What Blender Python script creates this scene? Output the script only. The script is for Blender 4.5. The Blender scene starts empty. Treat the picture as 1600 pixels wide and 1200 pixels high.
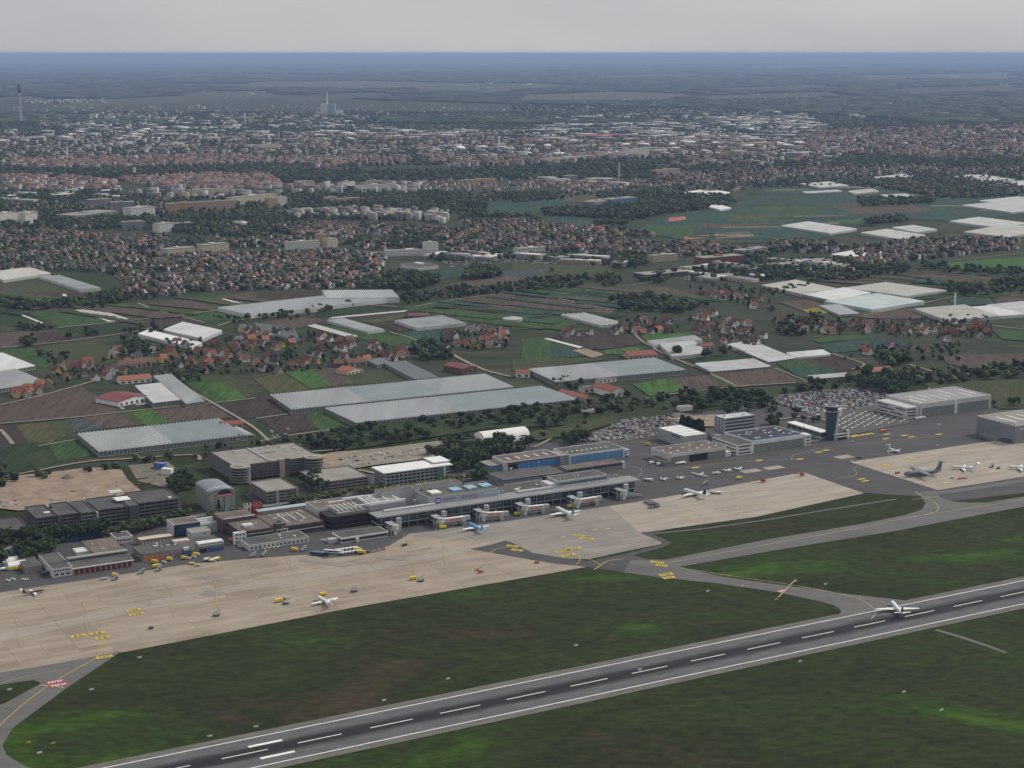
import bpy, math, random
import numpy as np
from mathutils import Vector
R = math.radians
rng = np.random.default_rng(7)
random.seed(7)
S = bpy.context.scene
C = S.collection

# ------------------------------------------------------------------ camera
FPX, HCAM, YH = 2640.0, 426.0, 83.0          # focal length in photo pixels, height in metres, row of the flat horizon
PITCH = math.atan((600 - YH) / FPX)
cam_d = bpy.data.cameras.new('camera'); cam = bpy.data.objects.new('camera', cam_d); C.objects.link(cam)
cam_d.sensor_width = 36.0; cam_d.lens = 36.0 * FPX / 1600.0
cam_d.clip_start = 1.0; cam_d.clip_end = 600000.0
cam.location = (0, 0, HCAM); cam.rotation_euler = (math.pi / 2 - PITCH, 0, 0)
S.camera = cam
S.render.resolution_x, S.render.resolution_y = 1024, 768

# ------------------------------------------------------------------ sky, sun, exposure
SUN_EL, SUN_AZ = R(42), R(62)                 # azimuth clockwise from the viewing direction (+Y)
w = bpy.data.worlds.new('World'); S.world = w; w.use_nodes = True
nt = w.node_tree; nt.nodes.clear()
out = nt.nodes.new('ShaderNodeOutputWorld'); bg = nt.nodes.new('ShaderNodeBackground')
sky = nt.nodes.new('ShaderNodeTexSky'); sky.sky_type = 'NISHITA'; sky.sun_disc = False
sky.sun_elevation = SUN_EL; sky.sun_rotation = SUN_AZ
sky.altitude = 400; sky.air_density = 1.0; sky.dust_density = 5.0; sky.ozone_density = 1.0
hs = nt.nodes.new('ShaderNodeHueSaturation'); hs.inputs['Saturation'].default_value = 0.30
# a closed, nearly even cloud deck veils the clear sky
tc = nt.nodes.new('ShaderNodeTexCoord'); mp = nt.nodes.new('ShaderNodeMapping'); mp.inputs['Scale'].default_value = (1.2, 1.2, 5.0)
nz = nt.nodes.new('ShaderNodeTexNoise'); nz.inputs['Scale'].default_value = 1.6; nz.inputs['Detail'].default_value = 4
cr = nt.nodes.new('ShaderNodeValToRGB')
cr.color_ramp.elements[0].position = 0.32; cr.color_ramp.elements[0].color = (3.9, 4.02, 4.3, 1)
cr.color_ramp.elements[1].position = 0.68; cr.color_ramp.elements[1].color = (5.7, 5.62, 5.55, 1)
mx = nt.nodes.new('ShaderNodeMix'); mx.data_type = 'RGBA'; mx.inputs[0].default_value = 0.72
L = nt.links.new
L(tc.outputs['Generated'], mp.inputs['Vector']); L(mp.outputs[0], nz.inputs['Vector']); L(nz.outputs['Fac'], cr.inputs[0])
L(sky.outputs[0], hs.inputs['Color']); L(hs.outputs[0], mx.inputs[6]); L(cr.outputs[0], mx.inputs[7])
L(mx.outputs[2], bg.inputs[0]); bg.inputs[1].default_value = 0.080
L(bg.outputs[0], out.inputs[0])
sun_d = bpy.data.lights.new('sun', 'SUN'); sun_d.energy = 1.5; sun_d.angle = R(10); sun_d.color = (1.0, 0.95, 0.87)
sun = bpy.data.objects.new('sun', sun_d); C.objects.link(sun)
sv = Vector((math.sin(SUN_AZ) * math.cos(SUN_EL), math.cos(SUN_AZ) * math.cos(SUN_EL), math.sin(SUN_EL)))
sun.rotation_euler = sv.to_track_quat('Z', 'Y').to_euler(); sun.location = (2000, 1000, 3000)
S.view_settings.view_transform = 'Standard'; S.view_settings.look = 'None'
S.view_settings.exposure = 0.78; S.view_settings.gamma = 1.0
S.cycles.use_denoising = True
S.cycles.max_bounces = 4; S.cycles.diffuse_bounces = 2; S.cycles.glossy_bounces = 2
S.cycles.transmission_bounces = 2; S.cycles.volume_bounces = 0; S.cycles.transparent_max_bounces = 4

# ------------------------------------------------------------------ measuring: photo pixel -> place on the ground
CPI, SPI = math.cos(PITCH), math.sin(PITCH)
def at(px, py, z=0.0):
    x = (px - 800) / FPX; y = (600 - py) / FPX
    d = (x, CPI + y * SPI, -SPI + y * CPI)
    t = (HCAM - z) / -d[2]
    return (d[0] * t, d[1] * t)
def pix(x, y, z):
    dz = z - HCAM
    f = y * CPI - dz * SPI; uu = y * SPI + dz * CPI
    return 800 + FPX * x / f, 600 - FPX * uu / f
def hgt(px, pyb, pyt):                        # height of a thing whose foot is at pyb and whose top is at pyt
    x, y = at(px, pyb)
    lo, hi = 0.0, 400.0
    for _ in range(40):
        m = (lo + hi) / 2
        if pix(x, y, m)[1] > pyt: lo = m
        else: hi = m
    return lo
# airport axes: U along the runway, V across it (away from the camera)
q0 = np.array(at(891.5, 1073)); q1 = np.array(at(1563.5, 933))
U = (q1 - q0) / np.linalg.norm(q1 - q0); V = np.array((-U[1], U[0]))
ANG = math.atan2(U[1], U[0])
def rel(p, a, b):                             # p moved a metres along the runway and b metres across it
    return (p[0] + U[0] * a + V[0] * b, p[1] + U[1] * a + V[1] * b)

# ------------------------------------------------------------------ materials
MATS = {}
def _new(name):
    m = bpy.data.materials.new(name); m.use_nodes = True
    n = m.node_tree.nodes; b = n['Principled BSDF']
    return m, n, m.node_tree.links.new, b
def mat(name, col, rough=0.8, var=0.12, scale=0.25, metal=0.0, spec=0.3, streak=None, scale2=None):
    """plain coloured surface with soft stains and grain measured in metres"""
    if name in MATS: return MATS[name]
    m, n, l, b = _new(name)
    b.inputs['Roughness'].default_value = rough; b.inputs['Metallic'].default_value = metal
    b.inputs['Specular IOR Level'].default_value = spec
    g = n.new('ShaderNodeNewGeometry'); t = n.new('ShaderNodeTexNoise')
    mpn = n.new('ShaderNodeMapping'); l(g.outputs['Position'], mpn.inputs['Vector'])
    mpn.inputs['Rotation'].default_value = (0, 0, -ANG)
    if streak: mpn.inputs['Scale'].default_value = streak
    l(mpn.outputs[0], t.inputs['Vector']); t.inputs['Scale'].default_value = scale; t.inputs['Detail'].default_value = 5
    t.inputs['Roughness'].default_value = 0.65
    mr = n.new('ShaderNodeMapRange'); l(t.outputs['Fac'], mr.inputs[0])
    mr.inputs[1].default_value = 0.28; mr.inputs[2].default_value = 0.72
    mr.inputs[3].default_value = 1 - var * 1.6; mr.inputs[4].default_value = 1 + var * 1.3
    mm = n.new('ShaderNodeVectorMath'); mm.operation = 'SCALE'; mm.inputs[0].default_value = col[:3]
    l(mr.outputs[0], mm.inputs['Scale']); l(mm.outputs[0], b.inputs['Base Color'])
    MATS[name] = m; return m
def ramp_mat(name, cols, scale=0.01, detail=6, rough=0.95, streak=(1, 1, 1), fine=0.25, fine_scale=0.6, lo=0.3, hi=0.7, rot=None, dist=0.0):
    """ground cover: several real colours in irregular patches, plus fine mottling"""
    if name in MATS: return MATS[name]
    m, n, l, b = _new(name)
    b.inputs['Roughness'].default_value = rough; b.inputs['Specular IOR Level'].default_value = 0.1
    g = n.new('ShaderNodeNewGeometry'); mpn = n.new('ShaderNodeMapping'); l(g.outputs['Position'], mpn.inputs['Vector'])
    mpn.inputs['Rotation'].default_value = (0, 0, -ANG if rot is None else rot); mpn.inputs['Scale'].default_value = streak
    t = n.new('ShaderNodeTexNoise'); l(mpn.outputs[0], t.inputs['Vector'])
    t.inputs['Scale'].default_value = scale; t.inputs['Detail'].default_value = detail; t.inputs['Roughness'].default_value = 0.6
    t.inputs['Distortion'].default_value = dist
    r = n.new('ShaderNodeValToRGB'); l(t.outputs['Fac'], r.inputs[0])
    e = r.color_ramp.elements
    while len(e) < len(cols): e.new(0.5)
    for i, c in enumerate(cols):
        e[i].position = lo + (hi - lo) * i / (len(cols) - 1); e[i].color = (*c, 1)
    t2 = n.new('ShaderNodeTexNoise'); l(mpn.outputs[0], t2.inputs['Vector']); t2.inputs['Scale'].default_value = fine_scale; t2.inputs['Detail'].default_value = 4
    mr = n.new('ShaderNodeMapRange'); l(t2.outputs['Fac'], mr.inputs[0]); mr.inputs[1].default_value = 0.3; mr.inputs[2].default_value = 0.7
    mr.inputs[3].default_value = 1 - fine; mr.inputs[4].default_value = 1 + fine
    mm = n.new('ShaderNodeVectorMath'); mm.operation = 'SCALE'; l(r.outputs[0], mm.inputs[0]); l(mr.outputs[0], mm.inputs['Scale'])
    l(mm.outputs[0], b.inputs['Base Color'])
    MATS[name] = m; return m
def attr_mat(name, rough=0.85, var=0.15, scale=0.3, windows=False):
    """colour read from the mesh: for joined far-off houses and trees, one colour per house or tree"""
    m, n, l, b = _new(name); b.inputs['Roughness'].default_value = rough; b.inputs['Specular IOR Level'].default_value = 0.2
    a = n.new('ShaderNodeAttribute'); a.attribute_name = 'col'
    g = n.new('ShaderNodeNewGeometry'); t = n.new('ShaderNodeTexNoise'); l(g.outputs['Position'], t.inputs['Vector'])
    t.inputs['Scale'].default_value = scale; t.inputs['Detail'].default_value = 3
    mr = n.new('ShaderNodeMapRange'); l(t.outputs['Fac'], mr.inputs[0]); mr.inputs[1].default_value = .3; mr.inputs[2].default_value = .7
    mr.inputs[3].default_value = 1 - var; mr.inputs[4].default_value = 1 + var
    mm = n.new('ShaderNodeVectorMath'); mm.operation = 'SCALE'; l(a.outputs['Color'], mm.inputs[0]); l(mr.outputs[0], mm.inputs['Scale'])
    l(mm.outputs[0], b.inputs['Base Color'])
    if windows:                               # storeys too far off to model: rows of dark panes on upright faces
        sp_ = n.new('ShaderNodeSeparateXYZ'); l(g.outputs['Position'], sp_.inputs[0]); sn = n.new('ShaderNodeSeparateXYZ'); l(g.outputs['True Normal'], sn.inputs[0])
        def mth(op, a, b_=None):
            q = n.new('ShaderNodeMath'); q.operation = op
            for i, v in enumerate((a, b_)):
                if v is None: continue
                if isinstance(v, (int, float)): q.inputs[i].default_value = v
                else: l(v, q.inputs[i])
            return q.outputs[0]
        row = mth('GREATER_THAN', mth('SINE', mth('MULTIPLY', sp_.outputs[2], 2.0)), .0)
        colm = mth('GREATER_THAN', mth('SINE', mth('MULTIPLY', mth('ADD', sp_.outputs[0], mth('MULTIPLY', sp_.outputs[1], 1.3)), 1.6)), -.35)
        up = mth('LESS_THAN', mth('ABSOLUTE', sn.outputs[2]), .2)
        fac = mth('MULTIPLY', mth('MULTIPLY', row, colm), up)
        mw = n.new('ShaderNodeMix'); mw.data_type = 'RGBA'; l(fac, mw.inputs[0]); l(mm.outputs[0], mw.inputs[6]); mw.inputs[7].default_value = (.05, .055, .06, 1); l(mw.outputs[2], b.inputs['Base Color'])
    MATS[name] = m; return m

# ------------------------------------------------------------------ mesh and object helpers
class MB:
    def __init__(s): s.v = []; s.f = []
    def poly(s, pts):
        i = len(s.v); s.v += [tuple(p) for p in pts]; s.f.append(tuple(range(i, i + len(pts)))); return s
    def box(s, x0, x1, y0, y1, z0, z1):
        i = len(s.v)
        s.v += [(x0, y0, z0), (x1, y0, z0), (x1, y1, z0), (x0, y1, z0), (x0, y0, z1), (x1, y0, z1), (x1, y1, z1), (x0, y1, z1)]
        s.f += [tuple(i + k for k in q) for q in ((0, 3, 2, 1), (4, 5, 6, 7), (0, 1, 5, 4), (1, 2, 6, 5), (2, 3, 7, 6), (3, 0, 4, 7))]
        return s
    def prism(s, pts, z0, z1):
        n = len(pts); i = len(s.v)
        s.v += [(p[0], p[1], z0) for p in pts] + [(p[0], p[1], z1) for p in pts]
        s.f.append(tuple(i + k for k in reversed(range(n)))); s.f.append(tuple(i + n + k for k in range(n)))
        s.f += [(i + k, i + (k + 1) % n, i + n + (k + 1) % n, i + n + k) for k in range(n)]
        return s
    def xprism(s, prof, x0, x1):              # (y, z) profile pushed along x
        n = len(prof); i = len(s.v)
        s.v += [(x0, p[0], p[1]) for p in prof] + [(x1, p[0], p[1]) for p in prof]
        s.f.append(tuple(i + k for k in range(n))); s.f.append(tuple(i + n + k for k in reversed(range(n))))
        s.f += [(i + k, i + n + k, i + n + (k + 1) % n, i + (k + 1) % n) for k in range(n)]
        return s
    def loft(s, rings, cap=True):
        n = len(rings[0]); i = len(s.v)
        for r in rings: s.v += [tuple(p) for p in r]
        for a in range(len(rings) - 1):
            for k in range(n):
                s.f.append((i + a * n + k, i + a * n + (k + 1) % n, i + (a + 1) * n + (k + 1) % n, i + (a + 1) * n + k))
        if cap:
            s.f.append(tuple(i + k for k in reversed(range(n))))
            s.f.append(tuple(i + (len(rings) - 1) * n + k for k in range(n)))
        return s
    def tube(s, p, q, r0, r1=None, n=6):
        r1 = r0 if r1 is None else r1
        p = Vector(p); q = Vector(q); d = (q - p).normalized()
        a = d.orthogonal().normalized(); b = d.cross(a)
        rings = []
        for c, r in ((p, r0), (q, r1)):
            rings.append([tuple(c + (a * math.cos(2 * math.pi * k / n) + b * math.sin(2 * math.pi * k / n)) * r) for k in range(n)])
        return s.loft(rings)
    def cyl(s, x, y, z0, z1, r0, r1=None, n=16):
        r1 = r0 if r1 is None else r1
        return s.loft([[(x + r * math.cos(2 * math.pi * k / n), y + r * math.sin(2 * math.pi * k / n), z) for k in range(n)] for z, r in ((z0, r0), (z1, r1))])
    def mesh(s, name):
        me = bpy.data.meshes.new(name); me.from_pydata(s.v, [], s.f); me.update(); return me
    def build(s, name, m, parent=None, kind=None, smooth=False, label=None):
        return link(name, s.mesh(name), m, parent, kind, smooth, label)
def link(name, me, m, parent=None, kind=None, smooth=False, label=None):
    o = bpy.data.objects.new(name, me); C.objects.link(o)
    if m is not None and not me.materials: me.materials.append(m)
    if parent is not None: o.parent = parent
    if kind: o['kind'] = kind
    if label: o['label'] = label
    if smooth: me.shade_smooth()
    return o
def tag(o, label, cat, group=None):
    o['label'] = label; o['category'] = cat
    if group: o['group'] = group
    return o
def thing(name, label, cat, loc, rz=0.0, group=None):
    o = bpy.data.objects.new(name, None); C.objects.link(o)
    o.location = (loc[0], loc[1], loc[2] if len(loc) > 2 else 0.0); o.rotation_euler = (0, 0, rz)
    o.empty_display_size = 2.0
    return tag(o, label, cat, group)
def copy_tree(o, parent=None):
    c = o.copy(); C.objects.link(c); c.parent = parent
    for ch in o.children: copy_tree(ch, c)
    return c
def sheet(name, pts, z, m, kind='structure', parent=None):
    return MB().poly([(p[0], p[1], z) for p in pts]).build(name, m, parent, kind)
def psheet(name, px, z, m, kind='structure', parent=None):
    pts = [at(*p) for p in px]
    a = sum(pts[i][0] * pts[(i + 1) % len(pts)][1] - pts[(i + 1) % len(pts)][0] * pts[i][1] for i in range(len(pts)))
    if a < 0: pts = pts[::-1]
    return sheet(name, pts, z, m, kind, parent)
def ribbon(name, pts, wid, z, m, kind='structure', parent=None):
    """a strip of even width along a line of ground points"""
    p = np.array(pts, float); d = np.gradient(p, axis=0); d /= np.linalg.norm(d, axis=1)[:, None]
    nrm = np.stack([-d[:, 1], d[:, 0]], 1) * wid / 2
    a, b = p + nrm, p - nrm; mb = MB()
    mb.v = [(*q, z) for q in a] + [(*q, z) for q in b]; k = len(p)
    mb.f = [(k + i, k + i + 1, i + 1, i) for i in range(k - 1)]
    return mb.build(name, m, parent, kind)
def smooth_line(pts, n=6):
    p = [np.array(q, float) for q in pts]; o = []
    for i in range(len(p) - 1):
        a = p[max(i - 1, 0)]; b = p[i]; c = p[i + 1]; d = p[min(i + 2, len(p) - 1)]
        for k in range(n):
            t = k / n
            o.append(0.5 * (2 * b + (c - a) * t + (2 * a - 5 * b + 4 * c - d) * t * t + (3 * b - a - 3 * c + d) * t ** 3))
    o.append(p[-1]); return o
def street_rows(px_poly, dx, dy1, dy2, ang):
    """house plots along gently curved parallel streets: two rows back to back, then a street"""
    poly = [at(*p) for p in px_poly]; P = np.array(poly); c = P.mean(0); rad = np.abs(P - c).max() * 1.5; pts = []; y = -rad; k = 0
    while y < rad:
        x = np.arange(-rad, rad, dx) + rng.uniform(0, dx); x = x + rng.uniform(-.22, .22, len(x)) * dx
        pts.append(np.stack([x, y + rng.uniform(-.12, .12, len(x)) * dx + 16 * np.sin(x / 150 + c[0]) + 7 * np.sin(x / 61)], 1)); y += dy1 if k % 2 == 0 else dy2; k += 1
    g = np.concatenate(pts); g = g @ np.array(((math.cos(ang), math.sin(ang)), (-math.sin(ang), math.cos(ang)))) + c
    return g[inside(g, poly)]
def inside(pts, poly):
    x, y = pts[:, 0], pts[:, 1]; r = np.zeros(len(pts), bool); n = len(poly); j = n - 1
    for i in range(n):
        xi, yi = poly[i]; xj, yj = poly[j]
        c = ((yi > y) != (yj > y)) & (x < (xj - xi) * (y - yi) / (yj - yi + 1e-12) + xi)
        r ^= c; j = i
    return r
def scatter(px_poly, spacing, jitter=0.35, ang=None):
    """points on a jittered grid inside an area of ground"""
    poly = [at(*p) for p in px_poly]; P = np.array(poly); c = P.mean(0); rad = np.abs(P - c).max() * 1.5
    a = ANG if ang is None else ang
    n = int(rad * 2 / spacing) + 2
    gx, gy = np.meshgrid(np.arange(n), np.arange(n)); g = np.stack([gx.ravel(), gy.ravel()], 1).astype(float)
    g = (g - n / 2) * spacing + rng.uniform(-jitter, jitter, g.shape) * spacing
    g = g @ np.array(((math.cos(a), math.sin(a)), (-math.sin(a), math.cos(a)))) + c
    return g[inside(g, poly)]

# ================================================================== THE SETTING
G_GRASS = ramp_mat('meadow_grass', [(.046, .034, .018), (.032, .029, .012), (.018, .025, .006), (.026, .033, .009), (.021, .036, .007), (.032, .064, .008), (.044, .094, .009)], scale=0.0085, detail=8, streak=(.55, 1, 1), fine=.38, fine_scale=.16, lo=.28, hi=.72, dist=.9)
G_FAR = ramp_mat('country_ground', [(.020, .032, .016), (.030, .042, .020), (.040, .045, .026), (.050, .060, .030)], scale=0.004, detail=5, streak=(.5, 1.6, 1), fine=.3, fine_scale=.03)
# the ground: one sheet to the horizon
sheet('ground', [(250000 * math.sin(a), 250000 * math.cos(a)) for a in np.linspace(0, -2 * math.pi, 97)[:-1]], 0.0, G_FAR)
psheet('airfield_grass', [(-400, 1290), (2000, 1290), (2000, 690), (1650, 590), (1380, 600), (1080, 640), (700, 655), (420, 690), (100, 745), (-400, 800)], 0.05, G_GRASS)

ASPH = mat('asphalt', (.062, .060, .062), .9, .16, .05, streak=(.35, 1, 1))
ASPH_L = mat('worn_asphalt', (.115, .112, .105), .9, .14, .06, streak=(.3, 1, 1))
PAINT_W = mat('white_paint', (.72, .72, .70), .7, .12, .4)
PAINT_Y = mat('yellow_paint', (.50, .36, .05), .8, .25, .5)
PAINT_YF = mat('faded_yellow_paint', (.38, .33, .17), .8, .2, .3)
PAINT_R = mat('red_paint', (.36, .09, .08), .8, .2, .4)
BLACK = mat('black_paint', (.02, .02, .02), .7, .1, .4)

def concrete(name, c0, c1, c2, slab=7.5):
    """cast concrete in slabs: tone differs from slab to slab and lane to lane, joints are a little darker"""
    m, n, l, b = _new(name); b.inputs['Roughness'].default_value = .9; b.inputs['Specular IOR Level'].default_value = .2
    g = n.new('ShaderNodeNewGeometry'); mpn = n.new('ShaderNodeMapping'); l(g.outputs['Position'], mpn.inputs['Vector'])
    mpn.inputs['Rotation'].default_value = (0, 0, -ANG)
    br = n.new('ShaderNodeTexBrick'); l(mpn.outputs[0], br.inputs['Vector']); br.offset = 0.0
    br.inputs['Scale'].default_value = 1.0; br.inputs['Brick Width'].default_value = slab * 3; br.inputs['Row Height'].default_value = slab
    br.inputs['Mortar Size'].default_value = .35; br.inputs['Mortar Smooth'].default_value = 1.0; br.inputs['Bias'].default_value = 0.0
    br.inputs['Color1'].default_value = (*c0, 1); br.inputs['Color2'].default_value = (*c1, 1)
    br.inputs['Mortar'].default_value = (c0[0] * .6, c0[1] * .6, c0[2] * .6, 1)
    t = n.new('ShaderNodeTexNoise'); l(mpn.outputs[0], t.inputs['Vector']); t.inputs['Scale'].default_value = .018; t.inputs['Detail'].default_value = 7
    r = n.new('ShaderNodeMapRange'); l(t.outputs['Fac'], r.inputs[0]); r.inputs[1].default_value = .42; r.inputs[2].default_value = .62
    mxx = n.new('ShaderNodeMix'); mxx.data_type = 'RGBA'; l(r.outputs[0], mxx.inputs[0]); l(br.outputs[0], mxx.inputs[6]); mxx.inputs[7].default_value = (*c2, 1)
    r.inputs[3].default_value = 0.0; r.inputs[4].default_value = .55
    mp2 = n.new('ShaderNodeMapping'); l(mpn.outputs[0], mp2.inputs['Vector']); mp2.inputs['Scale'].default_value = (.16, 1, 1)
    t2 = n.new('ShaderNodeTexNoise'); l(mp2.outputs[0], t2.inputs['Vector']); t2.inputs['Scale'].default_value = .09; t2.inputs['Detail'].default_value = 6
    r2 = n.new('ShaderNodeMapRange'); l(t2.outputs['Fac'], r2.inputs[0]); r2.inputs[1].default_value = .3; r2.inputs[2].default_value = .7
    r2.inputs[3].default_value = .85; r2.inputs[4].default_value = 1.12
    mm = n.new('ShaderNodeVectorMath'); mm.operation = 'SCALE'; l(mxx.outputs[2], mm.inputs[0]); l(r2.outputs[0], mm.inputs['Scale'])
    l(mm.outputs[0], b.inputs['Base Color']); MATS[name] = m; return m
CONC = concrete('apron_concrete', (.300, .244, .186), (.226, .184, .142), (.338, .290, .228))
CONC_G = concrete('grey_apron_concrete', (.270, .242, .208), (.222, .202, .178), (.205, .184, .164))
CONC_P = concrete('pale_apron_concrete', (.350, .305, .248), (.295, .255, .210), (.315, .272, .222))

# ---- paved areas
psheet('service_area', [(-60, 985), (-60, 862), (120, 822), (280, 812), (350, 778), (560, 742), (745, 728), (760, 700), (880, 690), (985, 655), (1130, 640), (1190, 622), (1395, 598), (1420, 622), (1545, 618), (1600, 640), (1690, 650), (1690, 760), (1480, 784), (1440, 776), (1352, 770), (1000, 836), (600, 872), (60, 940)], 0.10, ASPH)
apron = psheet('apron', [(-60, 935), (60, 917), (130, 907), (215, 894), (300, 881), (380, 874), (490, 866), (505, 873), (565, 868), (610, 852), (640, 834), (700, 828), (790, 817), (890, 802), (905, 842), (920, 874), (878, 872), (832, 864), (800, 848), (782, 849), (734, 858), (830, 875), (917, 886), (560, 948), (200, 1018), (175, 1022), (50, 1045), (-60, 1068)], 0.16, CONC)
apron_g = psheet('gate_apron', [(782, 849), (640, 838), (700, 826), (790, 815), (890, 800), (960, 790), (1000, 832), (1035, 848), (1031, 851), (975, 862), (920, 874), (878, 873), (832, 865), (800, 848)], 0.20, CONC_G)
apron_p = psheet('outer_apron', [(952, 791), (985, 786), (1110, 765), (1255, 738), (1350, 771), (1180, 808), (1000, 833)], 0.22, CONC_P)
apron_e = psheet('general_aviation_apron', [(1328, 722), (1572, 686), (1690, 700), (1690, 728), (1600, 745), (1465, 766)], 0.22, CONC_P)
psheet('taxiway_wedge', [(734, 858), (765, 852), (790, 845), (800, 848), (832, 864), (878, 872), (920, 877), (975, 866), (1031, 852), (1037, 848), (1000, 833), (1008, 831), (1050, 848), (1035, 856), (990, 868), (1010, 874), (1040, 875), (1062, 886), (1035, 903), (975, 895), (917, 886), (870, 881), (830, 875)], 0.26, ASPH)
taxi = psheet('taxiway', [(985, 876), (1040, 875), (1200, 843), (1340, 820), (1415, 805), (1440, 797), (1446, 786), (1438, 776), (1424, 771), (1462, 767), (1470, 778), (1488, 784), (1515, 786), (1545, 785), (1690, 762), (1690, 776), (1540, 803), (1400, 830), (1225, 858), (1062, 886), (1130, 902), (1240, 917), (1320, 928), (1400, 937), (1425, 940), (1440, 950), (1290, 972), (1313, 960), (1314, 954), (1303, 946), (1280, 940), (1215, 926), (1120, 912), (1035, 903), (975, 895)], 0.30, ASPH_L)
psheet('taxiway_link', [(-60, 1060), (50, 1044), (175, 1021), (190, 1018), (105, 1075), (60, 1108), (20, 1138), (4, 1165), (10, 1180), (40, 1198), (100, 1215), (-60, 1215), (-60, 1125), (10, 1098), (65, 1068), (52, 1063), (30, 1066), (-60, 1080)], 0.24, ASPH_L)
ribbon('perimeter_track', [at(*p) for p in [(1010, 835), (1100, 826), (1200, 812), (1290, 797), (1400, 780)]], 3.0, .12, ASPH_L)
ribbon('perimeter_track', [at(*p) for p in [(1465, 770), (1500, 766), (1560, 757), (1690, 735)]], 10.0, .12, ASPH_L)
ribbon('perimeter_track', [at(*p) for p in [(1462, 984), (1500, 995), (1545, 1010), (1572, 1020)]], 4.0, .12, ASPH_L)

# ---- runway, laid along its own axis so the tyre marks follow it
def runway_material():
    m, n, l, b = _new('runway_asphalt'); b.inputs['Roughness'].default_value = .9; b.inputs['Specular IOR Level'].default_value = .2
    tcn = n.new('ShaderNodeTexCoord'); sx = n.new('ShaderNodeSeparateXYZ'); l(tcn.outputs['Object'], sx.inputs[0])
    ab = n.new('ShaderNodeMath'); ab.operation = 'ABSOLUTE'; l(sx.outputs[1], ab.inputs[0])
    mpn = n.new('ShaderNodeMapping'); l(tcn.outputs['Object'], mpn.inputs['Vector']); mpn.inputs['Scale'].default_value = (.02, .35, 1)
    t = n.new('ShaderNodeTexNoise'); l(mpn.outputs[0], t.inputs['Vector']); t.inputs['Scale'].default_value = 1.0; t.inputs['Detail'].default_value = 5
    w1 = n.new('ShaderNodeMath'); w1.operation = 'MULTIPLY_ADD'; l(t.outputs['Fac'], w1.inputs[0]); w1.inputs[1].default_value = 9.0; l(ab.outputs[0], w1.inputs[2])
    r = n.new('ShaderNodeMapRange'); r.interpolation_type = 'SMOOTHSTEP'; l(w1.outputs[0], r.inputs[0]); r.inputs[1].default_value = 8.5; r.inputs[2].default_value = 17.0
    r.inputs[3].default_value = .93; r.inputs[4].default_value = 0.0
    sh = n.new('ShaderNodeMath'); sh.operation = 'GREATER_THAN'; l(ab.outputs[0], sh.inputs[0]); sh.inputs[1].default_value = 23.2
    mp2 = n.new('ShaderNodeMapping'); l(tcn.outputs['Object'], mp2.inputs['Vector']); mp2.inputs['Scale'].default_value = (.05, .2, 1)
    t2 = n.new('ShaderNodeTexNoise'); l(mp2.outputs[0], t2.inputs['Vector']); t2.inputs['Scale'].default_value = 1.2; t2.inputs['Detail'].default_value = 6
    r2 = n.new('ShaderNodeMapRange'); l(t2.outputs['Fac'], r2.inputs[0]); r2.inputs[1].default_value = .3; r2.inputs[2].default_value = .7
    r2.inputs[3].default_value = .8; r2.inputs[4].default_value = 1.2
    mxa = n.new('ShaderNodeMix'); mxa.data_type = 'RGBA'; l(r.outputs[0], mxa.inputs[0]); mxa.inputs[6].default_value = (.105, .104, .106, 1); mxa.inputs[7].default_value = (.014, .014, .016, 1)
    mxb = n.new('ShaderNodeMix'); mxb.data_type = 'RGBA'; l(sh.outputs[0], mxb.inputs[0]); l(mxa.outputs[2], mxb.inputs[6]); mxb.inputs[7].default_value = (.125, .120, .105, 1)
    mm = n.new('ShaderNodeVectorMath'); mm.operation = 'SCALE'; l(mxb.outputs[2], mm.inputs[0]); l(r2.outputs[0], mm.inputs['Scale'])
    l(mm.outputs[0], b.inputs['Base Color']); return m
run = MB().poly([(-620, -30, 0), (1150, -30, 0), (1150, 30, 0), (-620, 30, 0)]).build('runway', runway_material(), None, 'structure')
run.location = (q0[0], q0[1], .36); run.rotation_euler = (0, 0, ANG)
dash = MB().poly([(0, -.45, 0), (30, -.45, 0), (30, .45, 0), (0, .45, 0)]).mesh('centreline_dash')
for k in range(-8, 20):
    o = link('centreline_dash', dash, PAINT_W, run); o.location = (k * 50, 0, .05)
edge = MB().poly([(-620, -.5, 0), (1150, -.5, 0), (1150, .5, 0), (-620, .5, 0)]).mesh('edge_line')
for sgn in (-1, 1):
    o = link('edge_line', edge, PAINT_W, run); o.location = (0, sgn * 21.8, .05)
bar = MB().poly([(0, -1.4, 0), (22.5, -1.4, 0), (22.5, 1.4, 0), (0, 1.4, 0)]).mesh('touchdown_bar')
for px, py in ((388, 1168), (407, 1186)):
    d = np.array(at(px, py)) - q0
    o = link('touchdown_bar', bar, PAINT_W, run); o.location = (d @ U, d @ V, .05)

# ---- apron and taxiway markings
def pline(px, wid, m, z=.45, parent=None, name='guide_line', sm=True):
    pts = [at(*p) for p in px]
    if sm and len(pts) > 2: pts = smooth_line(pts)
    return ribbon(name, pts, wid, z, m, None, parent)
Y, YF, W_ = PAINT_Y, PAINT_YF, PAINT_W
pline([(1062, 888), (1160, 903), (1240, 915), (1300, 926), (1345, 938), (1366, 952), (1367, 960), (1361, 968)], .7, YF, .42, taxi)
pline([(1240, 915), (1320, 930), (1392, 944)], .5, YF, .42, taxi)
pline([(1045, 880), (1200, 851), (1340, 826), (1440, 806), (1690, 768)], .7, YF, .42, taxi)
pline([(1440, 806), (1462, 800), (1466, 793), (1458, 784), (1435, 772), (1432, 768)], .7, YF, .42, taxi)
pline([(1425, 781), (1445, 779), (1466, 776)], .8, YF, .42, taxi, 'holding_line')
pline([(1216, 934), (1243, 906)], 1.0, YF, .42, taxi, 'holding_line')
pline([(928, 891), (946, 879), (955, 876), (974, 874)], .9, Y, .42, taxi, 'holding_line')
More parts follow.
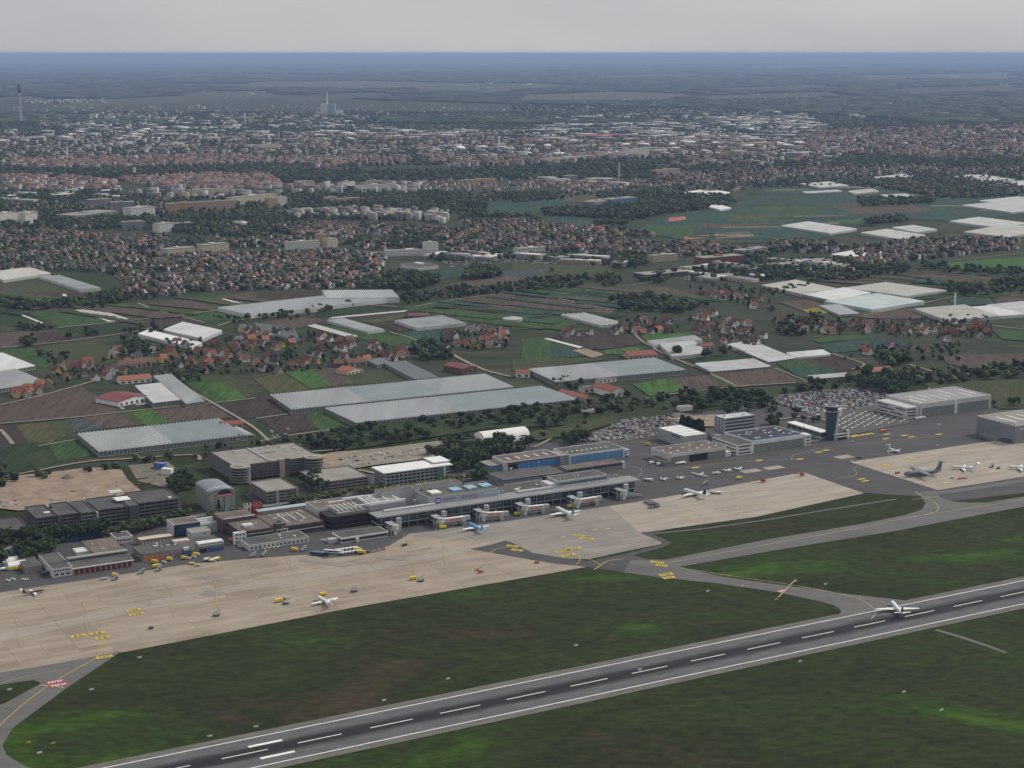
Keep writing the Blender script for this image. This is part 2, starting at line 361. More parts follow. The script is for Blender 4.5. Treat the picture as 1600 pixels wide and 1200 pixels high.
pline([(912, 873), (925, 876), (938, 883)], .6, Y, .42, taxi)
pline([(905, 868), (906, 876), (900, 883)], .6, Y, .42, taxi)
pline([(767, 868), (768, 863), (777, 858), (794, 856)], .6, Y, .42, apron)
pline([(-60, 1196), (20, 1115), (85, 1066), (152, 1027), (157, 1012), (160, 1000)], .6, Y, .42, apron)
pline([(-60, 1085), (40, 1058), (110, 1046)], .5, YF, .42, apron)
pline([(62, 1071), (100, 1075)], 1.2, YF, .42, apron, 'holding_line')
for x0 in (24, 131, 265, 335, 395, 455, 640, 690):               # lead-in lines to the parking stands
    y0 = 1010 - 0.19 * x0
    pline([(x0 - 10, y0 - 52), (x0 + 3, y0 - 30), (x0 + 3, y0 - 10), (x0 + 8, y0 + 6)], .45, YF, .42, apron)
for k in range(9):
    x0 = 60 + k * 85; y0 = 980 - .185 * x0
    pline([(x0, y0), (x0 + 26, y0 - 5)], .7, YF, .42, apron)
    pline([(x0 + 10, y0 - 46), (x0 + 34, y0 - 50)], .5, YF, .42, apron)
pline([(1305, 748), (1334, 744), (1338, 738), (1333, 733), (1346, 727)], .6, YF, .42, apron_e)
pline([(1237, 720), (1239, 712), (1255, 708), (1290, 700), (1380, 690), (1480, 680)], .5, YF, .42, apron_e)
pline([(960, 740), (985, 748), (1001, 742), (1000, 733), (976, 728)], .5, YF, .42, apron_p)
pline([(1030, 737), (1120, 725), (1200, 720), (1255, 716)], .45, YF, .42, apron_p)
def block(px, py, a, b, m=PAINT_Y, parent=apron, name='sign_marking', rot=0.0, chars=4):
    """painted ground sign: coloured field with black characters"""
    x, y = at(px, py)
    o = MB().poly([(-a / 2, -b / 2, 0), (a / 2, -b / 2, 0), (a / 2, b / 2, 0), (-a / 2, b / 2, 0)]).build(name, m, parent)
    o.location = (x, y, .44); o.rotation_euler = (0, 0, ANG + rot)
    if chars:
        q = MB(); wd = a / (chars + 1.4)
        for k in range(chars):
            cx = -a / 2 + wd * (k + .95)
            q.box(cx, cx + wd * .28, -b * .3, b * .3, .01, .03); q.box(cx + wd * .28, cx + wd * .7, b * .16, b * .3, .01, .03)
            if k % 2: q.box(cx + wd * .28, cx + wd * .7, -b * .3, -b * .16, .01, .03)
        q.build('characters', BLACK if m is PAINT_Y else PAINT_W, o)
for px, py in ((122, 994), (152, 990), (160, 997), (163, 1027), (209, 954), (213, 960)):
    block(px, py, 12, 5, chars=3 if px % 2 else 2)
for px, py, a, rt in ((801, 854, 11, -.9), (808, 860, 11, -.9), (880, 862, 15, 0), (896, 858, 15, 0), (888, 868, 15, 0), (905, 837, 11, -.9), (917, 842, 13, -.9),
                      (1027, 879, 12, -.9), (1034, 884, 10, -.9), (1041, 898, 13, 0), (1045, 903, 11, 0)):
    block(px, py, a, 5.5, rot=rt, chars=3)
for px, py in ((1346, 749), (1352, 752), (1384, 686), (1384, 727), (1386, 729), (1335, 681), (1087, 731), (1186, 720), (1250, 718), (1279, 707), (1290, 704), (1413, 681), (1424, 683), (1467, 679), (1385, 679), (1478, 755), (1548, 740), (1427, 717), (1506, 705)):
    block(px, py, 9, 4, chars=0, parent=apron_e)
for px, py in ((1135, 797), (1152, 795), (1195, 788), (1212, 785), (1076, 808), (1003, 817), (1026, 814), (949, 827), (929, 829), (880, 840)):
    block(px, py, 6, 3, PAINT_YF, chars=0, parent=apron_p)
for px, py in ((86, 1066), (92, 1071), (1222, 924)):
    block(px, py, 13 if px < 1000 else 9, 5, PAINT_R, chars=5, parent=taxi)
pline([(984, 849), (1002, 856), (1029, 849), (1010, 844), (984, 849)], .6, mat('pink_paint', (.5, .25, .22), .8), .42, apron_g, 'stand_outline', False)
for px, py, a, b in ((1173, 736, 22, 12), (1209, 731, 22, 12), (1319, 714, 20, 13)):
    x, y = at(px, py); o = MB().poly([(-a / 2, -b / 2, 0), (a / 2, -b / 2, 0), (a / 2, b / 2, 0), (-a / 2, b / 2, 0)]).build('concrete_pad', CONC_P, None, 'structure')
    o.location = (x, y, .2); o.rotation_euler = (0, 0, ANG)
# pale patches where slabs were recast
for px, py, a, b in ((505, 880, 46, 7), (565, 879, 22, 6), (612, 872, 26, 9), (330, 928, 16, 14), (325, 903, 30, 8), (630, 868, 40, 8), (80, 962, 14, 6), (225, 941, 16, 7)):
    x, y = at(px, py); o = MB().poly([(-a / 2, -b / 2, 0), (a / 2, -b / 2, 0), (a / 2, b / 2, 0), (-a / 2, b / 2, 0)]).build('slab_patch', CONC_G, apron)
    o.location = (x, y, .24 + px * 1e-4); o.rotation_euler = (0, 0, ANG + (0 if a > 30 and px != 505 else -.9))
# bright strip of newer concrete along the taxi lane of the main apron
ribbon('taxi_lane', [at(*p) for p in [(-60, 1010), (130, 968), (330, 925), (560, 890), (720, 862)]], 17, .19, concrete('taxi_lane_concrete', (.30, .26, .215), (.285, .245, .20), (.32, .275, .23)), None, apron)

# ================================================================== AIRPORT BUILDINGS
WHITE = mat('white_render', (.62, .62, .60), .8, .10, .12)
OFFW = mat('off_white_cladding', (.50, .50, .48), .7, .10, .1)
LGREY = mat('light_grey_cladding', (.34, .35, .36), .6, .10, .1)
MGREY = mat('mid_grey_cladding', (.20, .21, .22), .7, .12, .1)
DGREY = mat('dark_grey_cladding', (.085, .085, .09), .7, .15, .1)
BITUM = mat('bitumen_roof', (.085, .082, .080), .95, .22, .06)
BITUM_B = mat('brown_gravel_roof', (.135, .108, .092), .95, .22, .06)
GRAVEL = mat('pale_gravel_roof', (.245, .232, .200), .95, .16, .06)
ROOF_W = mat('white_sheet_roof', (.66, .66, .63), .6, .07, .06)
ROOF_LG = mat('light_sheet_roof', (.44, .45, .45), .6, .09, .06)
CONCW = mat('weathered_concrete', (.215, .205, .190), .9, .18, .12)
CONCD = mat('dark_concrete', (.125, .120, .115), .9, .2, .12)
GLASS = mat('dark_glass', (.030, .040, .048), .12, .25, .3, spec=.6)
GLASS_B = mat('blue_grey_glass', (.075, .100, .115), .15, .2, .25, spec=.6)
GLASS_L = mat('pale_glass', (.30, .37, .38), .2, .12, .2, spec=.6)
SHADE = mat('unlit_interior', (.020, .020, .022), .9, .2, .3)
BLUE = mat('blue_cladding', (.030, .085, .210), .6, .15, .12)
BLUE_D = mat('deep_blue_cladding', (.022, .045, .110), .5, .15, .12)
BLUE_L = mat('azure_door', (.055, .195, .420), .5, .12, .2)
BLUE_P = mat('pale_blue_door', (.105, .235, .390), .55, .12, .2)
RED = mat('red_door', (.190, .030, .030), .6, .15, .2)
ORANGE = mat('orange_paint', (.62, .15, .05), .6, .12, .3)
BROWN = mat('brown_cladding', (.090, .060, .048), .8, .16, .15)
GREEN_P = mat('pale_green_render', (.265, .295, .245), .85, .08, .12)
GREEN_D = mat('grey_green_door', (.185, .200, .180), .7, .12, .2)
STEEL = mat('steel', (.36, .37, .38), .45, .12, .3, metal=.3)
STEEL_D = mat('dark_steel', (.12, .12, .13), .5, .12, .3, metal=.3)
YEL = mat('yellow_bodywork', (.66, .50, .045), .45, .08, .4)

class Bld:
    """one building: x runs along its front (towards the right and away), y is depth, front face at y = 0"""
    def __init__(s, name, label, p0, p1, depth, h, cat='building', snap=True, group=None):
        a = np.array(at(*p0)); b = np.array(at(*p1)); d = b - a
        s.L = float(d @ U) if snap else float(np.linalg.norm(d)); s.D = depth; s.h = h
        s.o = thing(name, label, cat, (a[0], a[1], .1), ANG if snap else math.atan2(d[1], d[0]), group)
    def box(s, name, x0, x1, y0, y1, z0, z1, m, label=None):
        return MB().box(x0, x1, y0, y1, z0, z1).build(name, m, s.o, label=label)
    def body(s, wall, roof, par=.6, x0=0, x1=None, y0=0, y1=None, z0=0, h=None, edge=None, pw=.5):
        x1 = s.L if x1 is None else x1; y1 = s.D if y1 is None else y1; h = s.h if h is None else h
        s.box('wall', x0, x1, y0, y1, z0, h - par, wall)
        s.box('roof', x0 + pw, x1 - pw, y0 + pw, y1 - pw, h - par, h - par + .12, roof)
        q = MB(); e = .06
        q.box(x0 - e, x1 + e, y0 - e, y0 + pw, h - par, h); q.box(x0 - e, x1 + e, y1 - pw, y1 + e, h - par, h)
        q.box(x0 - e, x0 + pw, y0 + pw, y1 - pw, h - par, h); q.box(x1 - pw, x1 + e, y0 + pw, y1 - pw, h - par, h)
        q.build('parapet', edge or wall, s.o)
    def band(s, z0, z1, m, x0=None, x1=None, face='front', name='window_band', y0=None, y1=None, t=.09, at_=0.0):
        if face == 'front': return s.box(name, .8 if x0 is None else x0, s.L - .8 if x1 is None else x1, at_ - t, at_ + .05, z0, z1, m)
        if face == 'left': return s.box(name, at_ - t, at_ + .05, .8 if y0 is None else y0, s.D - .8 if y1 is None else y1, z0, z1, m)
        return s.box(name, s.L + at_ - .05, s.L + at_ + t, .8 if y0 is None else y0, s.D - .8 if y1 is None else y1, z0, z1, m)
    def windows(s, z0, z1, n, m, x0=None, x1=None, face='front', fill=.6, name='window_row', at_=0.0, t=.09):
        q = MB(); a = .8 if x0 is None else x0; b = ((s.L if face == 'front' else s.D) - .8) if x1 is None else x1
        st = (b - a) / n
        for k in range(n):
            u0 = a + st * (k + (1 - fill) / 2); u1 = u0 + st * fill
            if face == 'front': q.box(u0, u1, at_ - t, at_ + .05, z0, z1)
            else: q.box(at_ - t, at_ + .05, u0, u1, z0, z1)
        return q.build(name, m, s.o, 'stuff')
    def units(s, n, x0, x1, y0, y1, z, m=LGREY, seed=1, big=2.5):
        r = random.Random(seed); q = MB()
        for _ in range(n):
            x = r.uniform(x0, x1); y = r.uniform(y0, y1); a = r.uniform(.5, big); b = r.uniform(.5, big * .8)
            q.box(x, x + a, y, y + b, z - .1, z + r.uniform(.3, 1.6))
        q.build('rooftop_plant', m, s.o, 'stuff')
    def skylights(s, n, x0, x1, y0, y1, z, wid, m=ROOF_W, rows=1):
        for j in range(rows):
            for k in range(n):
                x = x0 + (x1 - x0) * (k + .5) / n; d = (y1 - y0) / rows
                s.box('skylight', x - wid / 2, x + wid / 2, y0 + d * j + d * .1, y0 + d * j + d * .9, z - .05, z + .35, m)
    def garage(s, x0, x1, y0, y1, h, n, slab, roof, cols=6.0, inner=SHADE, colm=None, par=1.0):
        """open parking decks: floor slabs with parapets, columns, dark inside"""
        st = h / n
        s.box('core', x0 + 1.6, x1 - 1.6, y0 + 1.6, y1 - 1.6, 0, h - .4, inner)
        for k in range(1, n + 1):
            z = k * st
            if k < n: s.box('deck', x0, x1, y0, y1, z - .35, z + par, slab)
        q = MB(); e = .5
        s.box('roof_deck', x0, x1, y0, y1, h - .35, h, roof)
        for a, b, c, d in ((x0, x1, y0, y0 + .3), (x0, x1, y1 - .3, y1), (x0, x0 + .3, y0 + .3, y1 - .3), (x1 - .3, x1, y0 + .3, y1 - .3)): q.box(a, b, c, d, h, h + par)
        q.build('parapet', slab, s.o)
        q = MB(); nx = max(2, int((x1 - x0) / cols)); ny = max(2, int((y1 - y0) / cols))
        for k in range(nx + 1):
            x = x0 + (x1 - x0 - .5) * k / nx
            for y in (y0 - .06, y1 - .5): q.box(x, x + .5, y, y + .5, 0, h - .35)
        for k in range(1, ny):
            y = y0 + (y1 - y0 - .5) * k / ny
            for x in (x0 - .06, x1 - .5): q.box(x, x + .5, y, y + .5, 0, h - .35)
        q.build('column_row', colm or slab, s.o, 'stuff')

# ---- control tower
tx, ty = at(1298, 687)
t = thing('control_tower', 'tall blue glazed control tower with a leaning pale shaft and dark cab', 'tower', (tx, ty, .1), ANG)
q = MB(); q.loft([[(-6.5, -3, 0), (0, -6, 0), (2.5, 4, 0), (-5, 5, 0)], [(-7.5, -5, 31), (3, -6.5, 31), (5.5, 5, 31), (-6, 6, 31)]]); q.build('glazed_shaft', mat('tower_blue', (.022, .048, .082), .2, .2, .2, spec=.6), t)
q = MB(); q.loft([[(0.2, -8.5, 0), (5.5, -7.5, 0), (5.5, -3, 0), (0.2, -3, 0)], [(6.2, -6.5, 33), (9.2, -6, 33), (9.2, -1, 33), (6.2, -1, 33)]]); q.build('leaning_shaft', LGREY, t)
MB().cyl(0, 0, 31, 32.2, 8.2, 8.8, 24).build('cab_floor', LGREY, t)
cab = MB().cyl(0, 0, 32.2, 37, 8.2, 9.2, 24).build('cab', GLASS, t)
q = MB()
for k in range(12):
    a = k * math.pi / 6; q.tube((8.3 * math.cos(a), 8.3 * math.sin(a), 32.2), (9.3 * math.cos(a), 9.3 * math.sin(a), 37), .14, n=4)
q.build('mullion', STEEL_D, cab, 'stuff')
MB().cyl(0, 0, 37, 38.2, 9.8, 9.2, 24).build('cab_roof', LGREY, t)
MB().cyl(0, 0, 38.2, 39.0, 6.5, 6.0, 20).build('roof_plant', STEEL_D, t)
MB().box(8.5, 14.5, -5, 1, 26, 33).build('balcony_box', WHITE, t)
t.scale = (.78, .78, 1.04)
b = Bld('tower_annex', 'dark annex with white slab balconies at the foot of the control tower', (1302, 688), (1318, 684), 14, 9)
b.body(DGREY, BITUM); b.box('balcony', -1, b.L + 3, -2.5, 4, 6, 7, OFFW); b.box('balcony', 2, b.L + 2, -3.5, 3, 3.2, 4, OFFW); b.box('stair_wall', b.L, b.L + 3, -2, 0.5, 0, 10, WHITE)
b = Bld('gallery_building', 'long low building with a bright white strip roof leading to the control tower', (1283, 686), (1295, 684), 62, 8)
b.box('wall', 1, b.L - 1, 1, b.D, 0, 6, GLASS_B); b.box('roof', 0, b.L, 0, b.D, 6.6, 7.6, ROOF_W); b.box('soffit_band', .6, b.L - .6, .5, b.D - .3, 6, 6.6, DGREY); b.box('plinth', -1, b.L + .4, -.6, b.D - 4, 0, 1.6, LGREY)
for k in range(6): b.box('mullion', .85, 1.0, 4 + k * 10, 4.4 + k * 10, 1.6, 6, OFFW)
b.box('mast', -4, -3.6, 26, 26.4, 0, 12, STEEL_D)

# ---- big hangar with white offices
b = Bld('hangar', 'large hangar with dark domed-skylight roof, white office end and grey doors', (1176, 708), (1254, 696), 52, 13, 'hangar')
b.body(WHITE, mat('navy_roof', (.035, .038, .055), .9, .2, .08), .8)
b.box('fascia', -.3, b.L + .3, -.25, .3, 9.2, 13.1, WHITE)
for k in range(4): b.box('door', 1 + k * (b.L - 2) / 4, .7 + (k + 1) * (b.L - 2) / 4, -.15, .2, 0, 9.0, GREEN_D)
b.box('blue_edge_roof', 1, b.L - 1, 1, 6, 12.3, 12.5, mat('blue_roof_edge', (.06, .12, .22), .6, .1, .1))
r = random.Random(4); 
for k in range(22): 
    x = r.uniform(3, b.L - 4); y = r.uniform(9, b.D - 4); b.box('skylight', x, x + r.uniform(1.6, 3.4), y, y + 1.8, 12.25, 12.9, ROOF_W)
b.box('office_wall', -22, -.4, -2, 46, 0, 11.4, WHITE); b.box('office_roof', -21.4, -1, -1.4, 45.4, 11.4, 11.6, BITUM)
for z in (1.4, 5.0, 8.6):
    b.box('window_band', -22.1, -21.95, 1, 44, z, z + 1.5, GLASS); b.box('window_band', -20, -4, -2.1, -1.95, z, z + 1.5, GLASS)
b.box('stair_block', b.L + .3, b.L + 8, -1.5, 10, 0, 12.4, WHITE)
for z in (1.6, 5.2, 8.8): b.box('window', b.L + 1.8, b.L + 6.4, -1.6, -1.4, z, z + 1.5, GLASS)
b.box('gate_frame', -23.6, -22.8, 44, 52, 0, 13, STEEL_D)
# ---- office slab behind it
b = Bld('office_block', 'five-storey grey office slab with dark window bands behind the hangars', (1132, 681), (1174, 673), 20, 20, 'office')
b.body(LGREY, ROOF_LG)
for k in range(5): b.band(1.6 + k * 3.8, 3.4 + k * 3.8, GLASS); b.windows(1.8 + k * 3.8, 3.2 + k * 3.8, 3, GLASS, face='left', fill=.3)
b.units(5, 3, b.L - 6, 3, 14, 20)
b = Bld('flat_pavilion', 'small flat-roofed grey pavilion beside the office slab', (1108, 681), (1122, 687), 8, 3.5, snap=False); b.body(LGREY, GRAVEL)
# ---- white-roofed box hall and hangar in front
b = Bld('warehouse', 'grey box warehouse with a bright ribbed white roof next to the car park', (1069, 700), (1101, 694), 52, 13)
b.body(LGREY, ROOF_W, .5)
for k in range(4): b.box('roof_rib', .6, b.L - .6, 8 + k * 11, 8.6 + k * 11, 12.5, 12.85, LGREY)
b.box('sign', -.12, .0, 8, 24, 9.0, 11.0, BLUE); b.windows(2, 11, 9, MGREY, face='left', fill=.12)
b = Bld('hangar', 'low hangar with a brown flat roof and one door standing open', (1047, 726), (1132, 713), 36, 11, 'hangar')
b.body(OFFW, BITUM_B, .7)
b.box('fascia', -.2, b.L + .2, -.2, .3, 7.8, 11.1, OFFW)
n = b.L / 3
b.box('door', .8, n, -.12, .2, 0, 7.6, GREEN_D); b.box('door', 2 * n, b.L - 1, -.12, .2, 0, 7.6, GREEN_D); b.box('open_doorway', n, 2 * n, -.1, .12, 0, 7.6, SHADE)
for k in range(12): b.box('skylight', 4 + (k % 6) * (b.L - 10) / 5, 6.5 + (k % 6) * (b.L - 10) / 5, 6 + 14 * (k // 6) + (k % 2) * 5, 8 + 14 * (k // 6) + (k % 2) * 5, 10.3, 10.8, ROOF_W)
b.box('side_wing', b.L, b.L + 7, 0, 9, 0, 5, OFFW); b.box('lean_to', -9, -.3, -4, 26, 0, 4, MGREY); b.box('lean_to_roof', -9.4, -.3, -4.4, 26.4, 4, 4.3, BITUM_B)
# ---- far right hangars
b = Bld('hangar', 'wide light grey twin-door hangar with rows of roof skylights beside the crowded car park', (1438, 653), (1539, 636), 62, 17, 'hangar')
b.body(OFFW, mat('grey_hangar_roof', (.25, .245, .24), .7, .14, .06), .8)
hl = b.L / 2
for k in range(2):
    for j in range(3): b.box('door_leaf', 2 + k * hl + j * (hl - 5) / 3, 1.8 + k * hl + (j + 1) * (hl - 5) / 3, -.14, .2, 0, 11.5, GREEN_D)
b.box('pier', hl - 2.5, hl + 1.5, -.3, .2, 0, 16.9, WHITE)
for k in range(8):
    x = 6 + k * (b.L - 12) / 7.5; y0 = 6 + (k % 3) * 8; b.box('skylight', x, x + 2.2, y0, y0 + 22 + 8 * (k % 2), 16.2, 16.7, ROOF_W)
b.box('office_wing', -20, -.3, 2, 56, 0, 13.5, OFFW); b.box('office_roof', -19.5, -.5, 2.5, 55.5, 13.5, 13.7, ROOF_LG)
for z, a, c in ((9.6, 4, 20), (6.4, 24, 52), (3.2, 8, 30), (10.2, 34, 54), (2.4, 36, 54)): b.box('window_band', -20.1, -19.95, a, c, z, z + 1.5, GLASS)
for z in (3, 6.6, 10.2): b.box('window_band', -19, -6, 1.9, 2.05, z, z + 1.5, GLASS)
b = Bld('hangar', 'tall grey hangar with a pale roof and lettering beside the general aviation apron', (1586, 694), (1690, 672), 60, 21, 'hangar')
b.body(mat('blue_grey_cladding', (.20, .21, .235), .6, .08, .1), GRAVEL, .9, edge=OFFW)
b.box('door', 10, b.L - 2, -.14, .2, 0, 13, GREEN_D); b.box('roof_vent', 2, 6, 6, 22, 20, 20.6, DGREY)
for k in range(4): b.box('skylight', 14 + k * 16, 16.5 + k * 16, 14, 46, 20.1, 20.6, ROOF_W)
q = MB()
for k in range(9): q.box(6 + k * 1.7, 6.9 + k * 1.7, -.12, .02, 15.5, 17.0 + .4 * (k % 2))
q.build('lettering', WHITE, b.o)
b.box('annex', -9, -.3, 20, 46, 0, 3.4, MGREY); b.box('porch', -6, -.3, 6, 16, 0, 4.2, DGREY)

# ---- blue-door hangars
b = Bld('hangar', 'hangar with deep azure doors and a brown roof with white rooflights', (792, 738), (874, 726), 32, 10.5, 'hangar')
b.body(WHITE, BITUM_B, .7)
b.box('fascia', -.2, b.L + .2, -.2, .3, 8.2, 9.8, BROWN)
dw = (b.L - 3) / 5
b.box('open_doorway', 1, 1 + dw, -.1, .12, 0, 8, SHADE)
for k in range(1, 5): b.box('door', 1.2 + k * dw, .9 + (k + 1) * dw, -.12, .2, .3, 8, BLUE_L)
b.box('door_post', 1 + 3 * dw - .7, 1 + 3 * dw + .5, -.5, .1, 0, 8.2, LGREY)
b.skylights(5, 4, b.L - 4, 8, 22, 9.95, 1.5)
b.box('side_office', -15, -.4, 10, 32, 0, 6, BLUE_P); b.box('side_office_roof', -15.6, -.4, 9.4, 32.6, 6, 6.5, GRAVEL)
b = Bld('link_block', 'narrow glazed link between the two blue-door hangars', (875, 728), (889, 726), 26, 10.5); b.body(MGREY, GRAVEL, .4)
for z in (1, 4, 7): b.windows(z, z + 1.8, 5, GLASS_L, fill=.6)
b = Bld('hangar', 'hangar with paler blue doors and a dark roof with small square rooflights', (890, 727), (972, 714), 34, 11, 'hangar')
b.body(WHITE, BITUM, .7)
b.box('fascia', -.2, b.L + .2, -.2, .3, 9.4, 11.1, WHITE)
dw = (b.L - 3) / 5
for k in range(5): b.box('door', 1.6 + k * dw, 1.4 + (k + 1) * dw, -.12, .2, .3, 9.2, BLUE_P)
for k in range(9): b.box('skylight', 5 + k * 6, 7 + k * 6, 14, 16, 10.35, 10.8, ROOF_W)
b.box('fire_stair', b.L + .3, b.L + 5, 1, 9, 0, 8.6, BLUE_P)
for z in (2.6, 5.4, 8): b.box('landing', b.L + .2, b.L + 6, -.5, 9.4, z, z + .5, WHITE)
# ---- cargo sheds
b = Bld('cargo_shed', 'grey cargo shed with an anthracite roof and white front wall', (787, 765), (846, 756), 32, 10)
b.body(MGREY, BITUM, .5); b.box('white_front', .4, b.L - .4, -.15, .2, 0, 5.6, OFFW); b.box('canopy', -.3, b.L + 26, -.4, 10, 8.6, 9.2, DGREY)
for k in range(3): b.box('canopy_post', b.L + 6 + 8 * k, b.L + 6.4 + 8 * k, .2, .6, 0, 8.6, STEEL)
b.box('canopy_roof', b.L, b.L + 26, 10, 32, 8.6, 9.3, BITUM)
b = Bld('cargo_shed', 'long low cargo shed with a taupe roof and dark window strip', (886, 744), (972, 732), 17, 7)
b.body(MGREY, BITUM_B, .4); b.band(3.6, 6.0, GLASS); b.box('end_wall', b.L, b.L + 3, -1, 3, 0, 7.2, OFFW)
for k in range(3): b.box('pier', 12 + k * 18, 12.8 + k * 18, -.3, .1, 0, 6.6, MGREY)

# ================================================================== TERMINAL
b = Bld('terminal_concourse', 'long glazed terminal concourse with a grey overhanging roof and gates', (592, 829), (996, 771), 16, 13.5, 'terminal')
TL = b.L; con = b
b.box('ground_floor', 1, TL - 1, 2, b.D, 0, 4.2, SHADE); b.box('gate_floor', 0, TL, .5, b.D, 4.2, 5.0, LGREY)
for k in range(int(TL // 16) + 1):
    x0 = 1 + 16 * k; x1 = min(TL - .5, 16.6 + 16 * k)
    if x1 > x0: b.box('glass_bay', x0, x1, .8, b.D - 1, 5.0, 12.4, GLASS_B if k % 2 else GLASS)
q = MB()
for k in range(int(TL / 4)): q.box(2 + 4 * k, 2.18 + 4 * k, .68, .85, 5, 12.4)
q.box(0, TL, .66, .83, 8.6, 8.8); q.build('mullion', STEEL, b.o, 'stuff')
b.box('roof', -3, TL + 3, -3.2, b.D, 12.4, 13.5, mat('grey_sheet_roof', (.235, .24, .245), .6, .1, .06)); b.box('roof_rim', -3.1, TL + 3.1, -3.35, -3.15, 12.3, 13.6, LGREY)
b.box('roof_duct', 10, 62, 9, 13, 13.5, 15, ROOF_LG); b.box('roof_duct', 150, 200, 8, 13, 13.5, 15.2, LGREY)
q = MB()
for k in range(int(TL / 9)): q.box(3 + 9 * k, 3.5 + 9 * k, -.2, .3, 0, 12.4)
q.build('column_row', STEEL, b.o, 'stuff')
b.units(16, 20, TL - 20, 9, 14, 13.5, MGREY, 5, 4)
# railed gangway in front of the glass, at gate level
def bar_line(name, px, z, m, parent=None, r=.35):
    q = MB(); p = [at(*a, z) for a in px]
    for i in range(len(p) - 1): q.tube((*p[i], z), (*p[i + 1], z), r, n=4)
    return q.build(name, m, parent)
def local(parent, o):                         # keep a world-placed mesh where it stands under a moved parent
    bpy.context.view_layer.update(); o.parent = parent; o.matrix_parent_inverse = parent.matrix_world.inverted(); return o
# upper blocks on the concourse, things of their own storey but one building: separate roofs read as separate volumes
b = Bld('terminal_hall', 'grey flat-roofed terminal hall carrying the blue round N sign above the concourse', (680, 816), (790, 801), 31, 20.5, 'terminal')
o = b.o; p = rel((o.location[0], o.location[1]), 0, 12.5); o.location = (p[0], p[1], .1)
b.body(LGREY, mat('moss_roof', (.10, .10, .075), .95, .2, .06), .9, z0=0)
# cladding of the upper storey faces the apron
MB().box(0, b.L, -.2, 0, 13.8, 19.8).build('upper_cladding', LGREY, o)
sgn = MB(); n = 20
sgn.loft([[(9 + 2.9 * math.cos(a * 2 * math.pi / n), y, 16.6 + 2.9 * math.sin(a * 2 * math.pi / n)) for a in range(n)] for y in (-.5, -.2)])
disc = sgn.build('round_sign', mat('sign_blue', (.06, .06, .33), .5, .05, .3), o)
q = MB(); q.box(7.4, 8.1, -.62, -.5, 15.0, 18.1); q.box(9.9, 10.6, -.62, -.5, 15.0, 18.1); q.poly([(7.4, -.63, 18.1), (8.3, -.63, 18.1), (10.6, -.63, 15.0), (9.7, -.63, 15.0)]); q.build('letter', WHITE, disc)
def text(body, size, x, z, m, parent, name='lettering', y=-.3, depth=.12, rz=0.0):
    cu = bpy.data.curves.new(name, 'FONT'); cu.body = body; cu.size = size; cu.extrude = depth; cu.space_character = 1.05
    tmp = bpy.data.objects.new(name, cu); C.objects.link(tmp); dg = bpy.context.evaluated_depsgraph_get()
    me = bpy.data.meshes.new_from_object(tmp.evaluated_get(dg)); bpy.data.objects.remove(tmp)
    oo = link(name, me, m, parent); oo.location = (x, y, z); oo.rotation_euler = (math.pi / 2, 0, rz); return oo
LET = mat('violet_letters', (.16, .14, .42), .5, .05, .3)
text('AIRPORT', 3.4, 14, 15.5, LET, o); text('NÜRNBERG', 3.4, 33, 15.5, LET, o)
for k, (x0, x1) in enumerate(((58, 66), (70, 76))): MB().box(x0, x1, -.3, -.05, 15.6, 18.4).build('banner', mat('sky_banner', (.25, .47, .62), .6, .12, .2), o)
for k, x in enumerate((8, 30, 46, 62)): b.box('skylight', x, x + 10, 9, 21, 19.6, 21.4, ROOF_W if k == 0 else mat('blue_rooflight', (.22, .38, .47), .3, .15, .2))
b.box('rear_block', -34, b.L - 22, b.D + 1, b.D + 17, 0, 22, LGREY); b.box('rear_roof', -33.5, b.L - 22.5, b.D + 1.5, b.D + 16.5, 22, 22.2, mat('moss_roof', (.10, .10, .075))); b.units(10, -30, 50, b.D + 4, b.D + 14, 22.2, OFFW, 8)
b.units(8, 4, b.L - 4, 22, 29, 19.8, BROWN, 3)
b = Bld('terminal_pier_block', 'pale blue-grey upper storey block with long glass band on the tip of the concourse', (880, 787), (957, 776), 22, 20, 'terminal')
o = b.o; p = rel((o.location[0], o.location[1]), 0, 10); o.location = (p[0], p[1], .1)
b.body(GLASS_L, BITUM, .8, edge=OFFW); b.box('clad_base', -.1, b.L + .1, -.3, .3, 13.7, 15, OFFW); b.band(15.4, 17.8, GLASS_B)
b.band(14, 18, LGREY, face='left', name='cladding_panel'); b.box('stair_block', -9, -.2, 2, 18, 0, 17.5, OFFW); b.units(5, 5, b.L - 8, 5, 15, 19.3, OFFW, 9)
b.box('steel_frame_post', b.L + 3, b.L + 3.5, 1, 1.5, 13.5, 18, STEEL); b.box('steel_frame_post', b.L + 12, b.L + 12.5, 1, 1.5, 13.5, 18, STEEL); b.box('steel_frame_beam', b.L + 2.5, b.L + 13, .9, 1.6, 17.6, 18.2, STEEL)
# low roofs between the blocks
b = Bld('terminal_low_wing', 'low dark-roofed terminal wing with white roof ducts between the two upper blocks', (795, 800), (878, 787), 30, 12.5, 'terminal')
p = rel((b.o.location[0], b.o.location[1]), 0, 16.5); b.o.location = (p[0], p[1], .1); b.body(MGREY, BITUM, .5); b.units(9, 3, b.L - 6, 3, 24, 12, OFFW, 12, 6)
